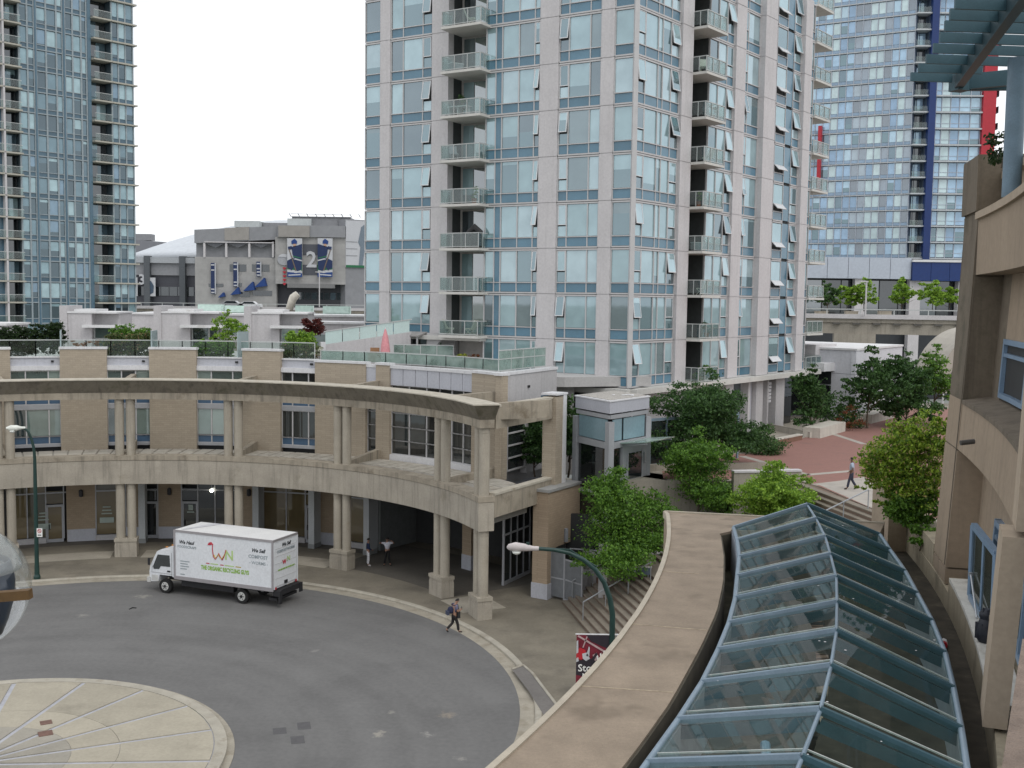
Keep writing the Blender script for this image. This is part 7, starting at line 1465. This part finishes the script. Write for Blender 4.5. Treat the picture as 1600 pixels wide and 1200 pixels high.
# ================================================================ lamps
def street_lamp(label, bx, by, z0, hgt, arm, dirv, headz, name='street_lamp', headm=None, hs=1.):
    t = thing(name, label, 'street lamp', (bx, by, z0)); d = Vector(dirv).normalized(); b = Vector((bx, by, z0))
    pts = [b, b+Vector((0, 0, hgt*.6)), b+Vector((0, 0, hgt*.8))]
    for k in range(1, 8):
        a = k/7*1.42; pts.append(b+Vector((0, 0, hgt*.8+math.sin(a)*(headz-hgt*.8)))+d*arm*(1-math.cos(a))/(1-math.cos(1.42)))
    MB().tube(pts, [.13*hs, .11*hs, .095*hs]+[.085*hs-.004*k for k in range(7)], 12).build('pole', GREENM, t, True, 50)
    MB().lathe((bx, by, z0), [(.2*hs, 0), (.2*hs, .12), (.15*hs, .25), (.13*hs, .9)], 12).build('base', GREENM, t)
    e = pts[-1]; L_ = .95*hs; hd_ = MB(); hd_.tube([e-d*.1, e+d*.15*hs, e+d*.35*hs, e+d*.7*hs, e+d*L_], [.07*hs, .09*hs, .17*hs, .18*hs, .06*hs], 12); h = hd_.build('lamp_head', headm or mat('lamp_head_grey', (.5, .46, .45), .45), t, True, 60)
    MB().lathe((e.x+d.x*.62*hs, e.y+d.y*.62*hs, e.z-.3*hs), [(.03*hs, 0), (.13*hs, .06*hs), (.16*hs, .16*hs)], 12).build('lens', mat('lamp_lens', (.7, .72, .68), .2), h, True)
    return t, e
lb_ = atz(58, 904, .15); lamp1, e = street_lamp('tall dark green street lamp on the sidewalk at the left', lb_.x, lb_.y, .15, 8.6, .55, (-.95, -.3, 0), 8.72, hs=.95, headm=mat('lamp_head_white', (.68, .7, .64), .4))
NPZ = atY(59, 832, lb_.y-.1); nps = thing('parking_sign', 'small white no parking sign fixed to the left street lamp', 'sign', (NPZ.x, NPZ.y, NPZ.z)); MB().box((NPZ.x+.12, lb_.y-.14, NPZ.z), (.32, .02, .5)).build('plate', SIGNW, nps)
rg_ = MB(); rg_.tube([(NPZ.x+.12+.1*math.cos(k*.63), lb_.y-.155, NPZ.z+.1+.1*math.sin(k*.63)) for k in range(11)], .018, 5); rg_.bar((NPZ.x+.05, lb_.y-.155, NPZ.z+.17), (NPZ.x+.19, lb_.y-.155, NPZ.z+.03), .025).build('ring', RDF, nps); MB().box((NPZ.x+.12, lb_.y-.152, NPZ.z-.14), (.2, .008, .05)).build('arrow', INK, nps)
# right lamp rises behind the parapet, arm bends to the left
Yl = 44.; topp = atY(838, 858, Yl); polx = atY(957, 965, Yl).x; zb_ = .15; zt = topp.z
lamp2 = thing('street_lamp', 'dark green street lamp with arched arm and grey head behind the parapet', 'street lamp', (polx, Yl, .15))
cv = [(polx, Yl, .15), (polx, Yl, atY(957, 1000, Yl).z)]+[tuple(atY(x, y, Yl)) for x, y in ((957, 960), (953, 935), (944, 910), (930, 890), (912, 875), (890, 864), (865, 859), (838, 857))]
MB().tube(cv, [.14, .12, .115, .11, .105, .1, .095, .09, .085, .08], 12).build('pole', GREENM, lamp2, True, 50)
MB().tube([Vector(cv[-5])+Vector((.05, 0, .12)), Vector(cv[-3])+Vector((0, 0, .14)), Vector(cv[-1])+Vector((.1, 0, .02))], .03, 6).build('stay', GREENM, lamp2)
hp = Vector(cv[-1]); h = MB().tube([hp+Vector((.1, 0, 0)), hp+Vector((-.15, 0, 0)), hp+Vector((-.4, 0, .03)), hp+Vector((-.85, 0, .06)), hp+Vector((-1.12, 0, .04)), hp+Vector((-1.2, 0, .02))], [.09, .1, .15, .19, .13, .03], 14).build('lamp_head', mat('lamp_head_grey', (.5, .46, .45)), lamp2, True, 60)
MB().lathe(hp+Vector((-.8, 0, -.26)), [(.05, 0), (.15, .05), (.19, .14)], 14).build('lens', mat('lamp_lens', (.7, .72, .68)), h, True); MB().box(hp+Vector((-.35, 0, .2)), (.12, .1, .1)).build('photo_cell', GREENM, h)
# banner on that lamp
bt0, bt1 = atY(901, 992, Yl), atY(958, 998, Yl); zlow = bt0.z-2.55
ban = thing('lamp_banner', 'red and black event banner hanging from the arched street lamp', 'banner', (bt0.x, Yl, zlow)); BW_ = polx-.12-bt0.x
BRD = mat('banner_red', (.17, .015, .03), .6, .25, 3); BBK = mat('banner_black', (.025, .02, .028), .6, .2, 3); BRR = mat('banner_bright_red', (.45, .02, .03), .6); BPK = mat('banner_pink', (.42, .3, .3), .6)
def bsh(pts, m, d): MB().extr([(bt0.x+BW_*x, Yl-.02-d, zlow+2.55*y) for x, y in pts], (0, .006, 0)).build('print', m, ban)
MB().box((bt0.x+BW_/2, Yl, zlow+1.275), (BW_, .02, 2.55)).build('sheet', BRD, ban)
bsh([(.3, 1), (1, 1), (1, .78), (.75, .83), (.45, .9)], BBK, .01); bsh([(0, .58), (.55, .62), (1, .5), (1, .0), (0, 0)], BBK, .01); bsh([(0, .35), (.4, .3), (.4, .1), (0, .1)], BRD, .014)
bsh([(.02, .98), (.06, 1), (.98, .72), (.96, .69)], BPK, .02); bsh([(.3, .98), (.34, .98), (.22, .8), (.18, .8)], BPK, .02)
bsh([(.0, .72), (.1, .8), (.28, .76), (.3, .66), (.16, .6), (0, .62)], BRR, .025); bsh([(.18, .7), (.32, .72), (.42, .62), (.3, .58), (.2, .62)], BAW, .03); bsh([(.3, .66), (.38, .82), (.41, .8), (.4, .66)], BAW, .03); bsh([(0, .9), (.05, .92), (.06, .72), (0, .7)], BAW, .03); bsh([(.5, .68), (.62, .72), (.7, .64), (.58, .58)], BPK, .03); bsh([(.45, .6), (.6, .72), (.66, .7), (.5, .55)], BBK, .035)
bsh([(0, .62), (.06, .64), (.08, .58), (0, .56)], BAW, .03)
text_mesh('banner_lettering', 'Stop', .42, SIGNW, ban, (bt0.x+.06+BW_*.3, Yl-.05, zlow+1.18), (1, 0, .06), (0, 0, 1), .006, bold=.006); text_mesh('banner_lettering', 'M', .42, SIGNW, ban, (bt0.x+BW_*.3, Yl-.05, zlow+.8), (1, 0, 0), (0, 0, 1), .006)
for k in range(3): bsh([(.62+.1*k, .66+.04*k), (.66+.1*k, .68+.04*k), (.69+.1*k, .6+.04*k), (.65+.1*k, .58+.04*k)], SIGNW, .04)
for z in (zlow, zlow+2.58): MB().tube([(bt0.x-.05, Yl, z), (polx, Yl, z)], .03, 8).build('banner_arm', WHITEP, ban)
b2 = thing('lamp_banner', 'plain dark blue banner edge on the right side of the arched lamp', 'banner', (polx+.15, Yl, zlow)); MB().box((polx+.5, Yl, zlow+1.275), (.7, .02, 2.5)).build('sheet', mat('banner_teal', (.03, .06, .1), .6), b2); MB().tube([(polx, Yl, zlow+2.58), (polx+.9, Yl, zlow+2.58)], .035, 8).build('banner_arm', WHITEP, b2)
# ================================================================ people (one skinned body each, clothes and hair as children)
def limb_mesh(name, chains, m, parent, base, sub=1, root=0):
    """chains: list of lists of (point, radius); joined where points coincide; skin surface"""
    verts, rad, edges = [], [], []
    def idx(p, r):
        for i, v in enumerate(verts):
            if (v-p).length < 1e-4: return i
        verts.append(p); rad.append(r); return len(verts)-1
    for chn in chains:
        prev = None
        for p, r in chn:
            i = idx(Vector(p), r)
            if prev is not None: edges.append((prev, i))
            prev = i
    me = bpy.data.meshes.new(name); me.from_pydata([v-Vector(base) for v in verts], edges, []); o = bpy.data.objects.new(name, me); COL.objects.link(o)
    sm = o.modifiers.new('skin', 'SKIN'); sm.use_smooth_shade = True
    for i, sv in enumerate(me.skin_vertices[0].data): r = rad[i]; sv.radius = r if isinstance(r, tuple) else (r, r); sv.use_root = (i == root)
    ss = o.modifiers.new('sub', 'SUBSURF'); ss.levels = sub; ss.render_levels = sub
    dg = bpy.context.evaluated_depsgraph_get(); m2 = bpy.data.meshes.new_from_object(o.evaluated_get(dg)); bpy.data.objects.remove(o)
    o = bpy.data.objects.new(name, m2); COL.objects.link(o); m2.materials.clear(); m2.materials.append(m); o.parent = parent
    m2.polygons.foreach_set('use_smooth', [True]*len(m2.polygons)); return o
def person(label, pos, face, h, shirt, trous, pose, hairc=(.012, .01, .009), skin=(.30, .17, .115), shoes=(.02, .02, .02)):
    t = thing('person', label, 'person', pos); s = h/1.75; P0 = Vector(pos); f = Vector((math.sin(R_(face)), math.cos(R_(face)), 0)); r = Vector((f.y, -f.x, 0))
    def q(x, y, z): return P0+(r*x+f*y+Vector((0, 0, z)))*s      # x right, y forward
    SK = mat('skin_%d' % int(skin[0]*100), skin, .6, .06, 8); SH = mat('cloth_%d_%d' % (int(shirt[0]*1000), int(shirt[2]*1000)), shirt, .85, .15, 9); TRm = mat('cloth_%d_%d' % (int(trous[0]*1000), int(trous[2]*1000)), trous, .85, .15, 9); HA = mat('hair', hairc, .7); SO = mat('shoe_%d' % int(shoes[0]*100), shoes, .6)
    J = pose(q)
    pel, chest, neck = J['pel'], J['chest'], J['neck']; hd = J['head']
    ch = [[(pel, .13*s), (pel.lerp(chest, .5), .12*s), (chest, .14*s), (neck, .055*s), (hd+Vector((0, 0, -.02*s)), (.075*s, .085*s)), (hd+Vector((0, 0, .09*s)), (.07*s, .08*s))]]
    for sd2 in ('l', 'r'):
        sh, el, wr, ha = J['sh'+sd2], J['el'+sd2], J['wr'+sd2], J['ha'+sd2]; hip, kn, an, to = J['hip'+sd2], J['kn'+sd2], J['an'+sd2], J['to'+sd2]
        ch.append([(chest, .14*s), (sh, .062*s), (el, .045*s), (wr, .032*s), (ha, (.038*s, .022*s))])
        ch.append([(pel, .13*s), (hip, .085*s), (kn, .06*s), (an, .042*s), (to, (.045*s, .028*s))])
    b = limb_mesh('body', ch, SK, t, pos)
    # clothing shells
    g = .014*s
    shirt_ch = [[(pel+Vector((0, 0, .02)), .14*s), (pel.lerp(chest, .5), .137*s), (chest, .155*s), (chest.lerp(neck, .7), .085*s)]]
    for sd2 in ('l', 'r'):
        sh, el, wr = J['sh'+sd2], J['el'+sd2], J['wr'+sd2]; e_ = el if J.get('short') else wr
        shirt_ch.append([(chest, .155*s), (sh, .08*s), (sh.lerp(el, .75), .064*s)] + ([] if J.get('short') else [(el, .06*s), (el.lerp(wr, .9), .045*s)]))
    limb_mesh('shirt', shirt_ch, SH, t, pos)
    tch = [[(pel+Vector((0, 0, .07*s)), .142*s), (pel, .145*s)]]
    for sd2 in ('l', 'r'):
        hip, kn, an = J['hip'+sd2], J['kn'+sd2], J['an'+sd2]; tch.append([(pel, .145*s), (hip, .1*s), (kn, .076*s), (kn.lerp(an, .95), .068*s)])
    limb_mesh('trousers', tch, TRm, t, pos)
    for sd2 in ('l', 'r'): limb_mesh('shoe', [[(J['an'+sd2]+Vector((0, 0, -.02*s)), .048*s), (J['an'+sd2].lerp(J['to'+sd2], .6)+Vector((0, 0, -.012*s)), .045*s), (J['to'+sd2]+(J['to'+sd2]-J['an'+sd2])*.25, .034*s)]], SO, t, pos)
    # head details
    up = (hd-neck).normalized(); hf = J.get('hf', f); hr = Vector((hf.y, -hf.x, 0)); hc = hd+up*.06*s
    hm = MB(); n_ = 12
    for k in range(6):
        a = R_(k*17); rr_ = math.cos(a)*.098*s; zc = hc+up*(math.sin(a)*.115*s+.005)-hf*.02*s
        for j in range(n_): w_ = 2*math.pi*j/n_; hm.v.append(tuple(zc+hr*math.cos(w_)*rr_*.92+hf*math.sin(w_)*rr_*1.05*(1 if math.sin(w_) < 0 or k > 1 else .7)))
    for k in range(5):
        for j in range(n_): hm.f.append((k*n_+j, k*n_+(j+1) % n_, (k+1)*n_+(j+1) % n_, (k+1)*n_+j))
    hm.f.append(tuple(5*n_+j for j in range(n_))); hm.build('hair', HA, t, True)
    MB().lathe(hc+hf*.095*s-up*.03*s, [(.004, -.02*s), (.018*s, -.012*s), (.008*s, .03*s)], 6).build('nose', SK, t, True)
    for x in (-1, 1):
        MB().box(hc+hf*.086*s+hr*x*.033*s, (.018*s, .018*s, .012*s), R_(-face)).build('eye', mat('eye_dark', (.02, .018, .015), .3), t)
        MB().box(hc+hr*x*.088*s-up*.02*s, (.025*s, .035*s, .055*s), R_(-face)).build('ear', SK, t)
    MB().box(hc+hf*.086*s-up*.068*s, (.045*s, .012*s, .01*s), R_(-face)).build('mouth', mat('lip', (.22, .09, .08), .5), t)
    for sd2 in ('l', 'r'):      # fingers
        wr, ha = J['wr'+sd2], J['ha'+sd2]; d = (ha-wr).normalized(); sid = d.cross(Vector((0, 0, 1))); sid = sid.normalized() if sid.length > .1 else r; cu = d.cross(sid)
        fm = MB()
        for k, ln in enumerate((.06, .07, .065, .05)): b0_ = ha+sid*(k-1.5)*.017*s+d*.015*s; fm.tube([b0_, b0_+d*ln*.55*s, b0_+d*ln*.9*s+cu*.022*s], [.0085*s, .008*s, .006*s], 5)
        b0_ = wr.lerp(ha, .5)+sid*.03*s; fm.tube([b0_, b0_+sid*.025*s+d*.02*s, b0_+sid*.03*s+d*.045*s], [.01*s, .009*s, .007*s], 5); fm.build('fingers', SK, t, True)
    return t, J, q
def stand(q, **k):
    J = dict(pel=q(0, 0, .93), chest=q(0, .0, 1.28), neck=q(0, .0, 1.46), head=q(0, .02, 1.57))
    for sd2, x in (('l', -1), ('r', 1)):
        J['sh'+sd2] = q(.19*x, 0, 1.4); J['el'+sd2] = q(.25*x, -.03, 1.13); J['wr'+sd2] = q(.24*x, .08, .9); J['ha'+sd2] = q(.235*x, .12, .82)
        J['hip'+sd2] = q(.09*x, 0, .86); J['kn'+sd2] = q(.11*x, .02, .49); J['an'+sd2] = q(.12*x, -.02, .09); J['to'+sd2] = q(.14*x, .13, .035)
    J.update(k); return J
z = .15
pA1 = atz(575, 884, z); pB1 = atz(605, 883.5, z); pW = atz(709, 989, z); pP = atz(1330, 765, ZP)
def pose_navy(q): return stand(q, wrr=q(.16, .22, 1.02), har=q(.1, .3, 1.0), elr=q(.25, .02, 1.14))
person('standing person in navy jacket and white trousers under the colonnade', tuple(pA1), 75, 1.72, (.012, .025, .07), (.62, .62, .64), pose_navy, shoes=(.5, .5, .5))
def pose_arms(q): return stand(q, short=True, ell=q(-.42, -.02, 1.36), wrl=q(-.3, .12, 1.5), hal=q(-.2, .1, 1.56), elr=q(.44, 0, 1.4), wrr=q(.5, .12, 1.42), har=q(.42, .17, 1.46), hipl=q(-.1, 0, .86), anl=q(-.17, 0, .09), tol=q(-.22, .12, .035), anr=q(.17, 0, .09), tor=q(.22, .12, .035))
person('standing person in white shirt and black trousers with raised elbows under the colonnade', tuple(pB1), 170, 1.75, (.55, .55, .60), (.012, .012, .012), pose_arms)
def pose_walk(q): return stand(q, pel=q(0, 0, .92), chest=q(0, .05, 1.27), neck=q(0, .09, 1.44), head=q(0, .15, 1.55), shl=q(-.18, .06, 1.39), shr=q(.18, .06, 1.39), ell=q(-.24, .04, 1.12), wrl=q(-.12, .25, 1.1), hal=q(-.05, .32, 1.13), elr=q(.24, .08, 1.12), wrr=q(.12, .3, 1.14), har=q(.05, .37, 1.18), knl=q(-.09, -.02, .49), anl=q(-.09, -.36, .2), tol=q(-.09, -.27, .08), knr=q(.09, .16, .5), anr=q(.09, .22, .09), tor=q(.09, .38, .04), short=True)
wk_, Jw, qw = person('walking person in blue grey shirt and dark trousers carrying a backpack along the kerb', tuple(pW), 62, 1.74, (.13, .13, .20), (.02, .018, .018), pose_walk)
bp = thing('backpack', 'dark navy backpack worn by the walking person', 'backpack', tuple(qw(0, -.2, 1.0))); BPM = mat('backpack_navy', (.018, .022, .055), .8, .2, 10)
limb_mesh('bag', [[(qw(0, -.2, .98), (.17, .13)), (qw(0, -.2, 1.18), (.17, .13)), (qw(0, -.16, 1.36), (.13, .09))]], BPM, bp, tuple(qw(0, -.2, 1.0)), 2)
MB().box(qw(0, -.35, 1.06), (.1, .26, .2), R_(28)).build('pocket', mat('backpack_light', (.05, .06, .1)), bp)
for x in (-.12, .12): MB().tube([qw(x, -.1, 1.42), qw(x, .14, 1.44), qw(x, .2, 1.25), qw(x, 0, 1.08)], .022, 6).build('strap', BPM, bp)
sg_ = thing('shoulder_bag', 'black shoulder bag hanging in front of the walking person', 'bag', tuple(qw(.05, .2, .9))); MB().box(qw(.08, .17, .93), (.14, .3, .3), R_(28)).build('bag', DARK, sg_); MB().tube([qw(.08, .1, 1.05), qw(.16, .08, 1.42)], .015, 5).build('strap', DARK, sg_)
ph = thing('mobile_phone', 'small phone held by the walking person', 'phone', tuple(qw(0, .4, 1.16))); MB().box(qw(0, .41, 1.2), (.02, .075, .14), R_(28)).build('case', DARK, ph); MB().box(qw(0, .398, 1.2), (.006, .065, .12), R_(28)).build('screen', GREYM, ph)
def pose_plaza(q): return stand(q, knl=q(-.1, .12, .5), anl=q(-.11, .2, .09), tol=q(-.12, .34, .035), knr=q(.1, -.02, .5), anr=q(.12, -.26, .13), tor=q(.13, -.15, .05), ell=q(-.27, -.08, 1.12), wrl=q(-.2, .1, 1.0), hal=q(-.18, .16, .96), elr=q(.27, .05, 1.12), short=True)
person('walking person in light blue shirt and dark trousers on the plaza above the stair', tuple(pP), -70, 1.76, (.33, .38, .46), (.035, .038, .06), pose_plaza, skin=(.16, .09, .06))
# ================================================================ glass feeder hanging at the left edge, near the camera
fc = atY(-58, 920, 1.7); fd = thing('bird_feeder', 'clear glass bird feeder with wooden perch cut off by the left photo edge', 'bird feeder', (fc.x, 1.7, fc.z-.1))
CG = clear_glass('feeder_glass', (.95, .96, .96), .12); rF = .1
MB().lathe((fc.x, 1.7, fc.z), [(max(.004, .1*math.cos(R_(q))), .1*math.sin(R_(q))) for q in range(-88, 90, 8)], 48).build('globe', CG, fd, True)
MB().lathe((fc.x, 1.7, fc.z), [(.056, -.075), (.066, -.05), (.074, -.02), (.076, .01), (.07, .04), (.066, .042), (.07, .01), (.068, -.02), (.06, -.05), (.05, -.073)], 24).build('inner_bowl', mat('feeder_dark', (.03, .045, .07), .3, .2, 20), fd, True)
MB().lathe((fc.x, 1.7, fc.z+.012), [(max(.003, .088*math.cos(R_(q))), .088*math.sin(R_(q))) for q in range(12, 90, 6)], 48).build('dome_cap', clear_glass('feeder_frost', (.93, .94, .93), .12, .3, (.62, .64, .62)), fd, True)
MB().bar((fc.x-.12, 1.6, fc.z-.005), (atY(48, 928, 1.6).x, 1.6, atY(48, 928, 1.6).z), .014, .014).build('perch', mat('perch_wood', (.10, .055, .018), .7, .2, 40), fd)
MB().tube([(fc.x, 1.7, fc.z+.09), (fc.x, 1.7, fc.z+1.6)], .002, 5).build('wire', HR, fd)
